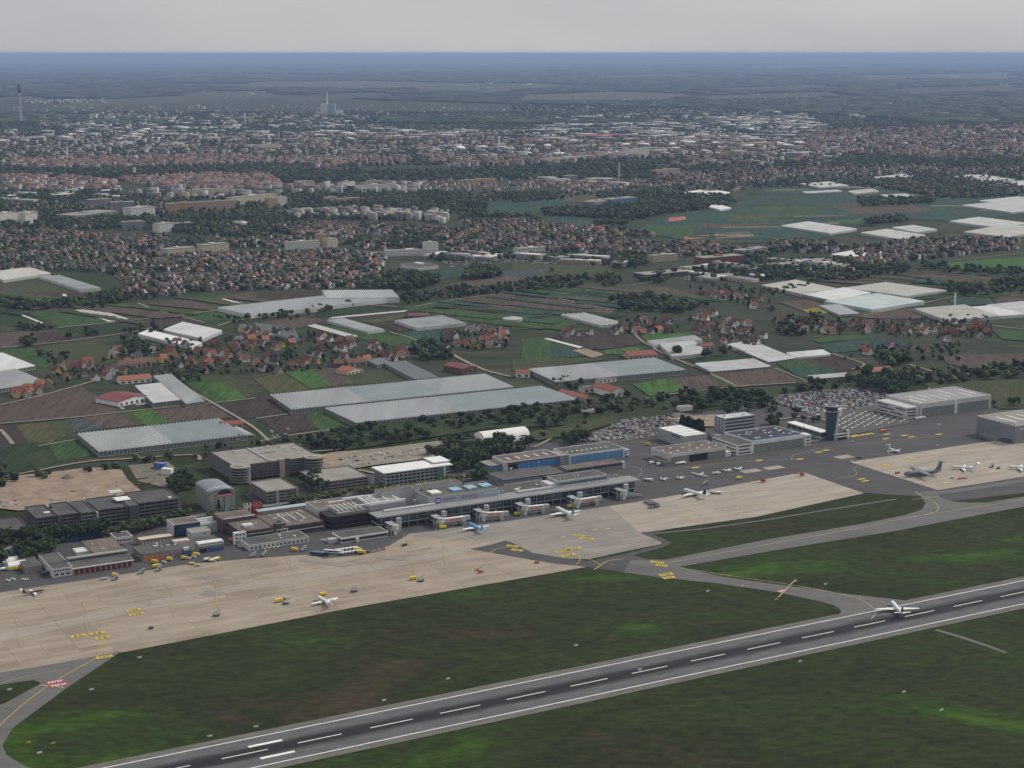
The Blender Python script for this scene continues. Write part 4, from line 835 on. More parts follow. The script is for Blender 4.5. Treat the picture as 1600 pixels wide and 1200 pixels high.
FIELDS = [
 ('og', (0, 441), (75, 433), (120, 445), (170, 458), (105, 460), (0, 455)), ('db', (20, 456), (110, 458), (172, 459), (175, 474), (105, 476), (20, 470)), ('dg', (95, 430), (160, 430), (192, 452), (160, 454), (128, 444)),
 ('gb', (0, 452), (30, 452), (40, 462), (0, 466)), ('dg', (0, 490), (48, 487), (72, 505), (25, 513), (0, 506)), ('g', (46, 488), (117, 485), (168, 503), (96, 512)), ('og', (150, 482), (180, 480), (226, 496), (200, 500)),
 ('br', (180, 480), (216, 476), (264, 491), (224, 497)), ('og', (218, 474), (262, 470), (320, 488), (264, 492)), ('br', (262, 470), (292, 466), (346, 485), (312, 489)), ('g', (292, 466), (345, 461), (392, 476), (346, 485)), ('ol', (345, 462), (398, 456), (408, 472), (378, 474)),
 ('g', (278, 493), (342, 486), (382, 500), (345, 506)), ('db', (180, 506), (275, 494), (322, 506), (250, 522), (205, 520)), ('dg', (98, 513), (188, 504), (215, 519), (140, 524)), ('br', (0, 520), (88, 515), (118, 530), (0, 544)), ('db', (55, 520), (90, 517), (118, 530), (62, 535)),
 ('og', (58, 541), (150, 532), (198, 555), (182, 568), (118, 571), (92, 560)), ('g', (0, 546), (50, 543), (98, 571), (66, 576), (0, 555)), ('og', (0, 510), (30, 512), (20, 518), (0, 518)),
 ('br', (-60, 640), (0, 636), (125, 602), (148, 618), (190, 646), (120, 653), (0, 664), (-60, 670)), ('db', (0, 666), (25, 664), (46, 692), (0, 702)), ('ol', (25, 664), (72, 660), (120, 674), (76, 693), (46, 692)), ('og', (74, 660), (101, 657), (122, 671), (92, 684)),
 ('gb', (101, 656), (126, 653), (166, 669), (122, 676)), ('br', (126, 652), (172, 646), (228, 663), (166, 670)), ('og', (172, 646), (206, 643), (230, 662), (220, 664)), ('bg', (206, 644), (241, 641), (264, 660), (230, 667)), ('br', (241, 641), (330, 632), (366, 653), (264, 661)),
 ('dg', (0, 702), (46, 694), (80, 692), (70, 735), (0, 740)), ('g', (76, 694), (122, 686), (152, 712), (90, 722)), ('sh', (70, 700), (90, 722), (60, 735), (40, 715)),
 ('g', (282, 593), (316, 589), (386, 623), (334, 630)), ('og', (316, 589), (356, 586), (400, 612), (388, 622)), ('bg', (316, 600), (345, 598), (386, 621), (358, 626)), ('db', (336, 632), (402, 624), (404, 652), (372, 656)),
 ('db', (400, 461), (476, 455), (502, 461), (428, 474), (400, 474)), ('ol', (396, 592), (440, 583), (487, 609), (424, 616)), ('bg', (444, 582), (490, 577), (520, 603), (486, 608)), ('br', (490, 577), (526, 575), (556, 600), (520, 604)), ('og', (526, 577), (576, 580), (620, 597), (556, 602)),
 ('db', (396, 625), (424, 618), (456, 644), (404, 651)), ('db', (404, 655), (476, 647), (502, 668), (440, 680)), ('g', (476, 648), (508, 642), (552, 671), (503, 677)), ('dg', (400, 690), (404, 658), (440, 680), (425, 686)), ('dg', (490, 493), (550, 478), (612, 480), (500, 497)),
 ('br', (402, 506), (460, 495), (515, 500), (468, 514)), ('g', (500, 512), (560, 508), (612, 525), (700, 530), (665, 545), (600, 540)), ('ol', (560, 503), (640, 490), (640, 496), (585, 506)), ('db', (590, 507), (616, 503), (652, 515), (622, 519)), ('bl', (620, 520), (692, 512), (708, 530), (676, 540)),
 ('g', (622, 482), (736, 463), (766, 470), (640, 487)), ('br', (736, 463), (805, 458), (805, 470), (760, 473)), ('br', (668, 489), (805, 470), (870, 465), (962, 485), (935, 500), (880, 490), (800, 486), (690, 496)), ('bl', (695, 497), (800, 487), (880, 492), (800, 500), (780, 515), (730, 507)),
 ('ol', (588, 434), (652, 425), (668, 428), (600, 441)), ('bl', (660, 425), (725, 420), (732, 432), (668, 441)), ('br', (690, 446), (800, 430), (842, 433), (800, 448), (708, 453)), ('og', (800, 408), (960, 415), (956, 428), (832, 440), (800, 424)), ('gb', (775, 424), (860, 420), (832, 432), (780, 432)),
 ('g', (825, 453), (920, 443), (952, 448), (870, 462)), ('bl', (868, 462), (986, 447), (1106, 465), (1080, 475), (1010, 483), (930, 477)), ('ol', (985, 447), (1030, 447), (1106, 466), (1062, 470)), ('br', (960, 455), (1000, 452), (1060, 472), (1020, 478)), ('g', (800, 506), (876, 495), (912, 505), (880, 514), (800, 516)),
 ('g', (815, 531), (850, 527), (916, 556), (860, 563), (815, 561)), ('bl', (850, 545), (900, 545), (918, 556), (862, 560)), ('db', (862, 527), (946, 520), (1000, 523), (1012, 536), (946, 547), (914, 546)), ('bg', (944, 548), (985, 543), (1006, 545), (990, 555), (946, 554)), ('sa', (895, 548), (915, 545), (945, 555), (925, 560)),
 ('og', (800, 562), (905, 560), (952, 562), (850, 575), (800, 581)), ('bg', (1000, 523), (1082, 521), (1082, 527), (1010, 533)), ('bg', (988, 601), (1045, 592), (1076, 610), (1015, 620)), ('br', (1045, 592), (1112, 587), (1136, 605), (1076, 610)), ('g', (1112, 587), (1130, 586), (1152, 603), (1136, 605)), ('br', (1115, 584), (1206, 576), (1256, 598), (1150, 606)), ('dg', (1072, 562), (1180, 556), (1202, 562), (1090, 568)),
 ('g', (1200, 561), (1258, 558), (1285, 573), (1232, 580)), ('db', (1250, 560), (1302, 554), (1348, 574), (1312, 583), (1282, 574)), ('bl', (1230, 578), (1286, 573), (1312, 583), (1252, 592)), ('bl', (1278, 541), (1360, 527), (1422, 531), (1416, 541), (1300, 553)), ('g', (1268, 531), (1350, 523), (1356, 529), (1280, 537)), ('ye', (1250, 485), (1300, 479), (1314, 486), (1274, 494)),
 ('br', (1216, 473), (1262, 470), (1300, 479), (1250, 485)), ('br', (1320, 494), (1424, 482), (1452, 495), (1430, 500), (1352, 498)), ('g', (1300, 490), (1345, 485), (1360, 490), (1322, 496)), ('bl', (1480, 468), (1545, 462), (1552, 476), (1490, 479)), ('br', (1542, 462), (1640, 458), (1640, 474), (1560, 475)), ('dg', (1415, 462), (1480, 455), (1505, 456), (1480, 467), (1440, 469)),
 ('br', (1338, 441), (1392, 425), (1432, 430), (1422, 446), (1362, 446)), ('te', (1428, 441), (1466, 430), (1532, 430), (1490, 443)), ('br', (1490, 444), (1546, 432), (1582, 437), (1540, 452)), ('br', (1468, 556), (1680, 552), (1680, 576), (1520, 577), (1482, 570)), ('bg', (1450, 416), (1500, 409), (1660, 398), (1660, 428), (1560, 426), (1470, 421)), ('g', (1552, 518), (1680, 514), (1680, 540), (1565, 531)),
 ('og', (1320, 430), (1370, 428), (1360, 445), (1320, 444)), ('og', (1440, 600), (1680, 590), (1680, 640), (1560, 640), (1530, 612), (1460, 612)),
 ('bl', (985, 362), (1050, 336), (1140, 322), (1215, 288), (1340, 284), (1480, 300), (1640, 304), (1640, 332), (1490, 346), (1400, 343), (1350, 350), (1300, 372), (1200, 380), (1110, 382)), ('g', (1130, 335), (1215, 318), (1290, 330), (1240, 345), (1150, 350)), ('br', (1290, 320), (1420, 318), (1460, 330), (1340, 335)), ('bl', (1230, 345), (1350, 338), (1360, 345), (1260, 352)), ('br', (1100, 350), (1200, 352), (1180, 358), (1090, 356)), ('ta', (1115, 365), (1170, 363), (1180, 370), (1120, 374)), ('bg', (1290, 346), (1390, 341), (1390, 344), (1300, 350)), ('ol', (1145, 338), (1200, 335), (1205, 340), (1150, 342)), ('rb', (1045, 341), (1070, 339), (1072, 344), (1045, 347)), ('rb', (1068, 371), (1108, 368), (1108, 372), (1070, 375)), ('dg', (1085, 325), (1110, 318), (1130, 325), (1095, 332)), ('g', (1000, 355), (1090, 350), (1080, 370), (1010, 366)),
 ('bl', (750, 318), (885, 311), (892, 321), (830, 336), (760, 334)), ('ol', (874, 308), (936, 303), (930, 316), (892, 318)), ('bl', (840, 338), (990, 342), (960, 356), (870, 352)), ('g', (650, 320), (690, 318), (690, 330), (655, 332)), ('ol', (640, 322), (688, 319), (686, 327), (648, 330)),
 ('sa', (-60, 790), (-60, 765), (30, 745), (95, 738), (140, 732), (190, 736), (200, 752), (222, 770), (120, 790), (30, 800)), ('sa', (440, 728), (520, 708), (640, 700), (745, 680), (760, 695), (690, 712), (600, 720), (545, 730), (480, 740)), ('ro', (545, 735), (520, 712), (690, 690), (740, 692), (700, 715), (590, 728)),
 ('sa', (1040, 655), (1130, 648), (1120, 668), (1080, 668)), ('sh', (1060, 615), (1320, 600), (1340, 610), (1200, 625), (1080, 640)), ('sh', (500, 690), (560, 665), (720, 655), (930, 635), (1060, 625), (1050, 650), (900, 665), (760, 672), (640, 690), (540, 705)), ('og', (810, 680), (960, 652), (970, 660), (900, 680), (840, 690)),
]
for f_ in FIELDS: field(f_[0], *f_[1:])
# narrow strip parcels on the open farmland
rs = np.random.default_rng(21)
for area, nst, ks in (([(1000, 362), (1140, 322), (1215, 288), (1340, 286), (1480, 302), (1640, 306), (1640, 330), (1400, 342), (1300, 370), (1110, 380)], 60, ('g', 'bl', 'dg', 'og', 'br', 'bl', 'ol', 'g', 'ta')), ([(640, 490), (800, 460), (960, 445), (1100, 465), (1000, 484), (800, 512)], 26, ('dg', 'og', 'br', 'bl', 'g')), ([(0, 445), (180, 480), (400, 462), (420, 474), (300, 500), (100, 512), (0, 500)], 16, ('og', 'br', 'dg', 'ol', 'g')), ([(1300, 430), (1560, 430), (1600, 460), (1440, 470), (1340, 445)], 14, ('og', 'br', 'dg', 'g'))):
    pts = scatter(area, 70, .4); rs.shuffle(pts)
    for x, y in pts[:nst]:
        Ls, Ws, aa = rs.uniform(90, 240), rs.uniform(14, 34), (.06 if area[0][0] == 1000 else -.62) + rs.normal(0, .05); c, s_ = math.cos(aa), math.sin(aa); fz[0] += .004
        sheet('field', [(x + c * i * Ls / 2 - s_ * j * Ws / 2, y + s_ * i * Ls / 2 + c * j * Ws / 2) for i, j in ((-1, -1), (1, -1), (1, 1), (-1, 1))], fz[0], fmat(str(rs.choice(ks))))
# foil strips and cloches on the beds
FOIL = mat('horticultural_fleece', (.50, .50, .46), .8, .15, .2)
def strips(a, b, c, d, n, fill=.7, m=FOIL, name='fleece_bed'):
    A, B, Cc, D = (np.array(at(*p)) for p in (a, b, c, d))      # a-b one end, d-c the other end
    q = MB()
    for k in range(n):
        t0 = (k + .5 - fill / 2) / n; t1 = (k + .5 + fill / 2) / n
        q.poly([(*(A + (B - A) * t0), .95), (*(A + (B - A) * t1), .95), (*(D + (Cc - D) * t1), .95), (*(D + (Cc - D) * t0), .95)])
    return q.build(name, m, None, 'structure')
strips((117, 485), (150, 482), (202, 499), (170, 504), 5, .75); strips((32, 493), (35, 492), (68, 505), (64, 506), 1, 1); strips((346, 468), (350, 467), (380, 475), (376, 476), 1, 1); strips((850, 530), (856, 529), (911, 543), (905, 545), 1, 1); strips((97, 460), (103, 460), (108, 472), (103, 473), 1, 1); strips((513, 499), (520, 496), (638, 485), (632, 488), 2, .8)
strips((480, 510), (492, 507), (560, 526), (548, 529), 3, .8); strips((0, 464), (90, 461), (92, 480), (0, 484), 16, .45, fmat('dg'))
# lanes and farm tracks
TRACK = fmat('ro'); ROADM = mat('lane_asphalt', (.17, .165, .155), .9, .12, .1)
for wid, px in ((4, [(90, 513), (190, 503), (275, 493), (345, 485), (420, 474)]), (4, [(215, 474), (240, 484), (275, 493), (320, 505)]), (4, [(-40, 548), (50, 540), (118, 532), (190, 522), (250, 510)]), (4, [(-40, 642), (0, 634), (60, 620), (120, 604), (160, 592)]),
                (3.5, [(-60, 668), (0, 663), (120, 653), (190, 645), (330, 631), (400, 623)]), (4, [(258, 585), (300, 612), (345, 638), (395, 668), (420, 690)]), (5, [(0, 672), (8, 680), (20, 695)]), (3.5, [(60, 698), (140, 684)]), (3.5, [(400, 655), (470, 645), (520, 640)]), (3.5, [(400, 692), (450, 682), (520, 672)]),
                (4, [(340, 510), (380, 500), (470, 492), (560, 478), (620, 480)]), (3, [(610, 520), (640, 528), (670, 540)]), (3.5, [(650, 480), (700, 470), (800, 457)]), (3, [(866, 462), (985, 446), (1040, 440)]), (3, [(866, 465), (900, 473), (960, 485)]), (6, [(700, 550), (720, 562), (760, 580), (800, 590)]), (4, [(990, 520), (1005, 535), (1040, 555), (1100, 580), (1150, 604)]),
                (3.5, [(1010, 624), (1060, 615), (1150, 605), (1260, 598), (1330, 590)]), (3.5, [(1300, 553), (1350, 570), (1330, 578)]), (3, [(1210, 576), (1262, 597)]), (4, [(1455, 600), (1452, 610), (1450, 618)]), (4, [(1120, 627), (1150, 626), (1200, 622), (1335, 605)]), (3, [(1080, 637), (1130, 634)]), (3.5, [(1540, 627), (1600, 620), (1690, 610)]), (4, [(1420, 570), (1460, 582)]),
                (4, [(455, 708), (500, 706), (560, 700), (600, 690), (622, 683)]), (3.5, [(640, 672), (675, 662), (700, 672)]), (3, [(830, 667), (860, 662), (975, 648)]), (4, [(0, 748), (60, 736), (140, 722), (200, 718), (300, 712), (312, 720)]), (3, [(1350, 493), (1420, 480), (1500, 463), (1600, 458)]), (4, [(1440, 520), (1480, 505), (1600, 515)]), (3, [(1340, 376), (1290, 372), (1240, 378)]), (3, [(1220, 378), (1290, 362), (1340, 358)]), (3, [(1480, 408), (1560, 400), (1600, 395)]), (4, [(840, 683), (860, 686), (835, 700)]), (4, [(1200, 660), (1255, 652), (1300, 660)]), (5, [(560, 735), (620, 745), (700, 735)])):
    ribbon('farm_track', smooth_line([at(*p) for p in px]), wid, 1.05 + wid * .03 + len(px) * .01 + px[0][0] * 1e-5, TRACK)
for wid, px in ((9, [(-60, 868), (60, 850), (165, 832), (280, 812), (345, 800), (470, 784), (600, 766), (740, 742)]), (7, [(360, 735), (400, 760), (440, 790)]), (7, [(278, 795), (300, 812), (320, 830)]), (6, [(200, 765), (240, 778), (285, 800)])):
    ribbon('road', smooth_line([at(*p) for p in px]), wid, .62 + wid * .01 + px[0][0] * 1e-5, ROADM)
psheet('gravel_yard', [(200, 728), (262, 722), (300, 750), (255, 762), (215, 752)], .55, ramp_mat('yard_gravel', [(.10, .095, .08), (.18, .155, .12), (.07, .08, .05)], .05))
psheet('lawn', [(262, 735), (310, 722), (350, 760), (300, 800), (268, 760)], .57, fmat('sh')); psheet('lawn', [(312, 755), (370, 760), (410, 800), (360, 806), (345, 780)], .59, fmat('sh'))
LOTM = mat('car_park_surface', (.13, .12, .105), .95, .16, .05)
psheet('car_park', [(905, 690), (975, 655), (1060, 645), (1110, 655), (1085, 668), (1010, 685), (960, 692)], .63, LOTM); psheet('car_park', [(1190, 622), (1335, 605), (1385, 618), (1375, 632), (1275, 652), (1240, 640)], .64, LOTM); psheet('car_park', [(1275, 652), (1375, 632), (1425, 650), (1420, 662), (1330, 680), (1300, 668)], .65, mat('lot_asphalt', (.085, .08, .075), .95, .14, .05))
# raised beds of soil and rubble on the cleared site
for px, py, a, b_ in ((83, 749, 14, 6), (131, 743, 11, 4), (155, 738, 13, 3), (183, 734, 12, 3), (163, 743, 10, 2.5), (136, 746, 10, 2.5), (182, 740, 10, 3), (222, 749, 14, 4), (228, 757, 12, 3)):
    x, y = at(px, py); t = thing('planting_bed', 'raised earth bed on the cleared sandy site', 'earth bed', (x, y, 0), ANG, 'earth beds on the cleared site')
    MB().loft([[(-a / 2, -b_ / 2, 0), (a / 2, -b_ / 2, 0), (a / 2, b_ / 2, 0), (-a / 2, b_ / 2, 0)], [(-a * .42, -b_ * .35, 1.1), (a * .42, -b_ * .35, 1.1), (a * .42, b_ * .35, 1.1), (-a * .42, b_ * .35, 1.1)]]).build('soil', fmat('db'), t)
x, y = at(106, 749); t = thing('gravel_heap', 'conical heap of grey gravel on the cleared sandy site', 'gravel heap', (x, y, 0), 0)
MB().loft([[(10 * math.cos(a) * (1 + .1 * math.sin(3 * a)), 7 * math.sin(a), 0) for a in np.linspace(0, 2 * math.pi, 17)[:-1]], [(4 * math.cos(a), 3 * math.sin(a), 3.8) for a in np.linspace(0, 2 * math.pi, 17)[:-1]], [(.6 * math.cos(a), .5 * math.sin(a), 5.6) for a in np.linspace(0, 2 * math.pi, 17)[:-1]]]).build('gravel', fmat('ta'), t)

# ================================================================== GREENHOUSES
GH = {'glass': mat('greenhouse_glass', (.53, .54, .53), .7, .13, .02, spec=.1, streak=(1, .15, 1)), 'white': mat('greenhouse_film', (.44, .45, .44), .9, .12, .03, spec=.03), 'green': mat('tinted_greenhouse_glass', (.43, .475, .47), .8, .07, .03, spec=.05), 'cream': mat('cream_greenhouse_film', (.40, .40, .365), .9, .12, .03, spec=.03), 'grey': mat('shaded_greenhouse_glass', (.22, .235, .24), .4, .1, .03, spec=.5)}
GWALL = mat('greenhouse_wall_glass', (.13, .145, .14), .3, .2, .2, spec=.5)
def greenhouse(FL, FR, BL, label, style='glass', h=5.5, bay=4.0, along=False, rise=.9, posts=True, name='greenhouse', joints=0):
    """ridged glass roof; bays repeat along the front unless along=True, then the ridges run along the front"""
    p0 = np.array(at(*FL, h)); a = np.array(at(*FR, h)) - p0; s = np.array(at(*BL, h)) - p0
    t = thing(name, label, 'greenhouse', (p0[0], p0[1], .1))
    if along: e1, e2 = s, a
    else: e1, e2 = a, s
    n = max(1, int(round(np.linalg.norm(e1) / bay))); m = GH[style]
    secs = [(0, n)] if not joints else [(n * k // (joints + 1), n * (k + 1) // (joints + 1)) for k in range(joints + 1)]
    for si, (k0, k1) in enumerate(secs):
        q = MB()
        for k in range(k0, k1):
            g_ = .07; A = e1 * (k + g_) / n; M = e1 * (k + .5) / n; B = e1 * (k + 1 - g_) / n
            i = len(q.v); q.v += [(*A, h), (*M, h + rise), (*B, h), (*(A + e2), h), (*(M + e2), h + rise), (*(B + e2), h)]
            q.f += [(i, i + 1, i + 4, i + 3), (i + 1, i + 2, i + 5, i + 4), (i, i + 2, i + 1), (i + 3, i + 4, i + 5)]
        q.build('glass_roof', m if si % 2 == 0 else GH['green' if style == 'glass' else style], t)
    c = [np.zeros(2), a, a + s, s]
    MB().poly([(*q_, h - .08) for q_ in c]).build('ridge_shade_sheet', GWALL, t)  # dark sheet showing through the roof gaps, stands in for shading between ridges
    for k, nm in enumerate(('front_wall', 'gable_wall', 'rear_wall', 'side_wall')):
        A, B = c[k], c[(k + 1) % 4]; q = MB(); q.poly([(*A, 0), (*B, 0), (*B, h), (*A, h)]); q.build(nm, GWALL if posts else m, t)
    if posts:
        q = MB(); nrm = np.array((a[1], -a[0])) / np.linalg.norm(a) * .12; na = int(np.linalg.norm(a) / bay); ua = a / np.linalg.norm(a)
        for k in range(na + 1):
            P = a * k / na + nrm; P2 = P + ua * .45; q.poly([(*P, 0), (*P2, 0), (*P2, h), (*P, h)])
        ns = int(np.linalg.norm(s) / bay); us = s / np.linalg.norm(s); n2 = np.array((-s[1], s[0])) / np.linalg.norm(s) * .12
        for k in range(ns + 1):
            P = s * k / ns + n2; P2 = P + us * .45; q.poly([(*P, 0), (*P, h), (*P2, h), (*P2, 0)])
        q.build('wall_post_row', GH['glass'], t, 'stuff')
        q = MB()
        for (A, B, nn) in ((c[0] + nrm * 1.5, c[1] + nrm * 1.5, 0), (c[0] + n2 * 1.5, c[3] + n2 * 1.5, 0)): q.tube((*A, h), (*B, h), .22, n=4); q.tube((*A, .3), (*B, .3), .25, n=4)
        q.build('gutter', GH['white'], t)
    return t
GHS = [((155, 706), (386, 680), (121, 678), 'wide greenhouse with fine ridges and a red shed at its right end', 'glass', 6, 4.2, False, 1), ((456, 640), (804, 605), (422, 617), 'very long upper greenhouse of the pair behind the car parks', 'glass', 6, 4.2, False, 2), ((557, 661), (905, 624), (508, 638), 'very long lower greenhouse of the pair, its posts facing the scrub', 'glass', 6, 4.2, False, 1), ((869, 597), (1072, 578), (826, 577), 'greenhouse with posted front behind the red-roofed farm with blue doors', 'glass', 6.5, 4.2, False, 1),
 ((575, 519), (601, 515), (511, 501), 'three white film tunnels side by side on the vegetable fields', 'white', 4, 9, False, 0), ((652, 513), (729, 505), (616, 501), 'square white greenhouse beside a dark brown shed', 'white', 5, 5, False, 0), ((392, 493), (606, 468), (340, 481), 'long pale greenhouse along a lane below the town edge', 'glass', 6, 4, False, 0), ((510, 466), (624, 465), (503, 454), 'tall glass greenhouse with vertical stripes beside a dark row of trees', 'glass', 9, 4, False, 0),
 ((317, 530), (347, 517), (254, 516), 'white greenhouse with stepped roofs above the red-roofed village', 'white', 4.5, 6, True, 0), ((300, 543), (316, 536), (215, 522), 'long narrow glass greenhouse running into the red-roofed village', 'glass', 4.5, 5, True, 0), ((-10, 583), (55, 572), (-60, 562), 'glass greenhouse behind the serrated one on the lane with orange roofs', 'glass', 5, 5, True, 0), ((-30, 612), (72, 597), (-75, 590), 'greenhouse with serrated front above the orange-roofed houses', 'glass', 5, 4, False, 0),
 ((5, 438), (79, 427), (-30, 428), 'cream film greenhouse beside the vineyard rows below the town', 'cream', 5, 5, True, 0), ((125, 453), (158, 450), (62, 433), 'long narrow white greenhouse slanting between vineyard and town edge', 'white', 5, 5, False, 0), ((239, 630), (281, 625), (210, 603), 'three-aisled white greenhouse attached to the maroon-roofed hall', 'white', 6, 13, True, 0), ((291, 631), (321, 627), (240, 588), 'slender glass greenhouse ending in the orange-roofed village', 'glass', 5, 4, False, 0), ((650, 593), (686, 590), (600, 567), 'grey glass greenhouse beside the orange barn', 'grey', 5, 4, False, 0), ((590, 570), (612, 566), (574, 563), 'small grey greenhouse behind the orange barn', 'grey', 4.5, 5, False, 0),
 ((940, 509), (980, 506), (876, 492), 'row of white film tunnels behind the cream villa', 'white', 4, 9, False, 0), ((1050, 557), (1106, 552), (1030, 538), 'white film greenhouse between two big dark trees', 'white', 5, 6, True, 0), ((1022, 540), (1098, 531), (1011, 533), 'old clear glass greenhouse behind the white film house', 'glass', 4.5, 4, False, 0), ((1110, 581), (1204, 573), (1085, 569), 'low white tunnels in long ridges beside brown ploughland', 'white', 3.5, 6, True, 0), ((1200, 566), (1241, 560), (1150, 545), 'film tunnels in short ridges beside the village with a dark tree', 'white', 4, 6, True, 0), ((1165, 550), (1190, 546), (1135, 539), 'small white greenhouse roof next to a brick boiler house', 'white', 4.5, 6, True, 0),
 ((1258, 461), (1311, 452), (1190, 446), 'broad cream greenhouse next to a pink packing hall', 'cream', 5, 5, True, 0), ((1300, 470), (1361, 458), (1258, 461), 'grey shaded greenhouse behind the pale green one', 'grey', 5, 5, True, 0), ((1415, 463), (1479, 454), (1320, 450), 'broad cream greenhouse bordering a dark hedge', 'cream', 5, 5, True, 0), ((1362, 484), (1444, 471), (1288, 471), 'broad pale green greenhouse with a brick shed on its front', 'green', 5.5, 5, True, 0), ((1480, 501), (1561, 494), (1428, 483), 'cream greenhouse beside a tall white chimney', 'cream', 5.5, 5, True, 0), ((1560, 494), (1602, 491), (1505, 481), 'grey greenhouse between two cream ones near the chimney', 'glass', 5, 5, True, 0), ((1602, 491), (1660, 485), (1540, 477), 'white greenhouse beyond the grey one near the chimney', 'white', 5, 5, True, 0),
 ((1297, 365), (1339, 358), (1220, 353), 'white film greenhouse alone on the wide green fields', 'white', 5, 6, True, 0), ((1405, 374), (1446, 368), (1345, 364), 'film greenhouse with a single dark tree at its edge', 'white', 5, 6, True, 0), ((1430, 363), (1464, 359), (1393, 356), 'white film greenhouse above the far village street', 'white', 5, 6, True, 0), ((1340, 403), (1386, 394), (1298, 398), 'glass greenhouse inside the far village', 'glass', 5, 6, True, 0), ((1560, 356), (1606, 349), (1483, 346), 'broad white film greenhouse behind the cream one adjoining the village', 'white', 5, 6, True, 0), ((1575, 371), (1640, 358), (1505, 363), 'cream greenhouse adjoining the end of the far village', 'cream', 5, 6, True, 0), ((1600, 323), (1660, 316), (1530, 314), 'white greenhouse with an orange wall on open fields', 'white', 5, 6, True, 0), ((1580, 332), (1640, 326), (1503, 321), 'long white greenhouse below the one with the orange wall', 'white', 5, 6, True, 0), ((1540, 285), (1586, 281), (1487, 276), 'distant white greenhouse behind the tree-lined village', 'white', 5, 8, True, 0), ((1390, 282), (1441, 277), (1363, 277), 'distant white greenhouse at the near end of the tree-lined village', 'white', 5, 8, True, 0), ((1280, 293), (1326, 290), (1250, 287), 'distant white film greenhouse on green fields', 'white', 5, 8, True, 0), ((1260, 302), (1316, 299), (1253, 300), 'distant thin white tunnel on green fields', 'white', 4, 8, True, 0), ((1335, 303), (1373, 299), (1325, 299), 'distant pale greenhouse beside a hedge', 'cream', 5, 8, True, 0), ((1390, 310), (1431, 308), (1375, 305), 'distant white greenhouse in front of a farm', 'white', 5, 8, True, 0), ((1600, 294), (1650, 290), (1555, 286), 'distant white greenhouse past the tree-lined village', 'white', 5, 8, True, 0), ((1100, 308), (1141, 301), (1062, 302), 'distant glass greenhouse beside the red farmhouses', 'glass', 5, 8, True, 0), ((1125, 328), (1142, 325), (1095, 320), 'distant glass greenhouse behind a triangular green field', 'glass', 5, 8, True, 0),
 ((1240, 559), (1298, 554), (1228, 552), 'single grey film tunnel above a dark ploughed field', 'glass', 3.5, 8, True, 0), ((1265, 593), (1326, 588), (1262, 588), 'single white film tunnel below the dark ploughed field', 'white', 3.5, 8, True, 0), ((1310, 492), (1342, 490), (1280, 478), 'small grey greenhouse by the yellow field', 'grey', 4, 5, True, 0), ((384, 681), (398, 680), (362, 669), 'pair of white film tunnels beside a red shed', 'white', 4.5, 7, False, 0), ((405, 522), (470, 532), (398, 505), 'grey greenhouse strip at the upper edge of the red-roofed village', 'grey', 4, 5, True, 0)]
for g in GHS:
    greenhouse(g[0], g[1], g[2], g[3], g[4], g[5], g[6], g[7], joints=g[8], posts=g[0][1] > 560, rise=1.5 if g[6] < 6 else 1.9)
# storage tank with a shallow cone lid
x, y = at(801, 502); t = thing('storage_tank', 'round pale storage tank with a shallow cone roof among vegetable fields', 'tank', (x, y, 0)); MB().cyl(0, 0, 0, 5, 16, 16, 28).build('wall', GH['cream'], t); MB().cyl(0, 0, 5, 8.5, 16.4, 1, 28).build('roof', GH['cream'], t)

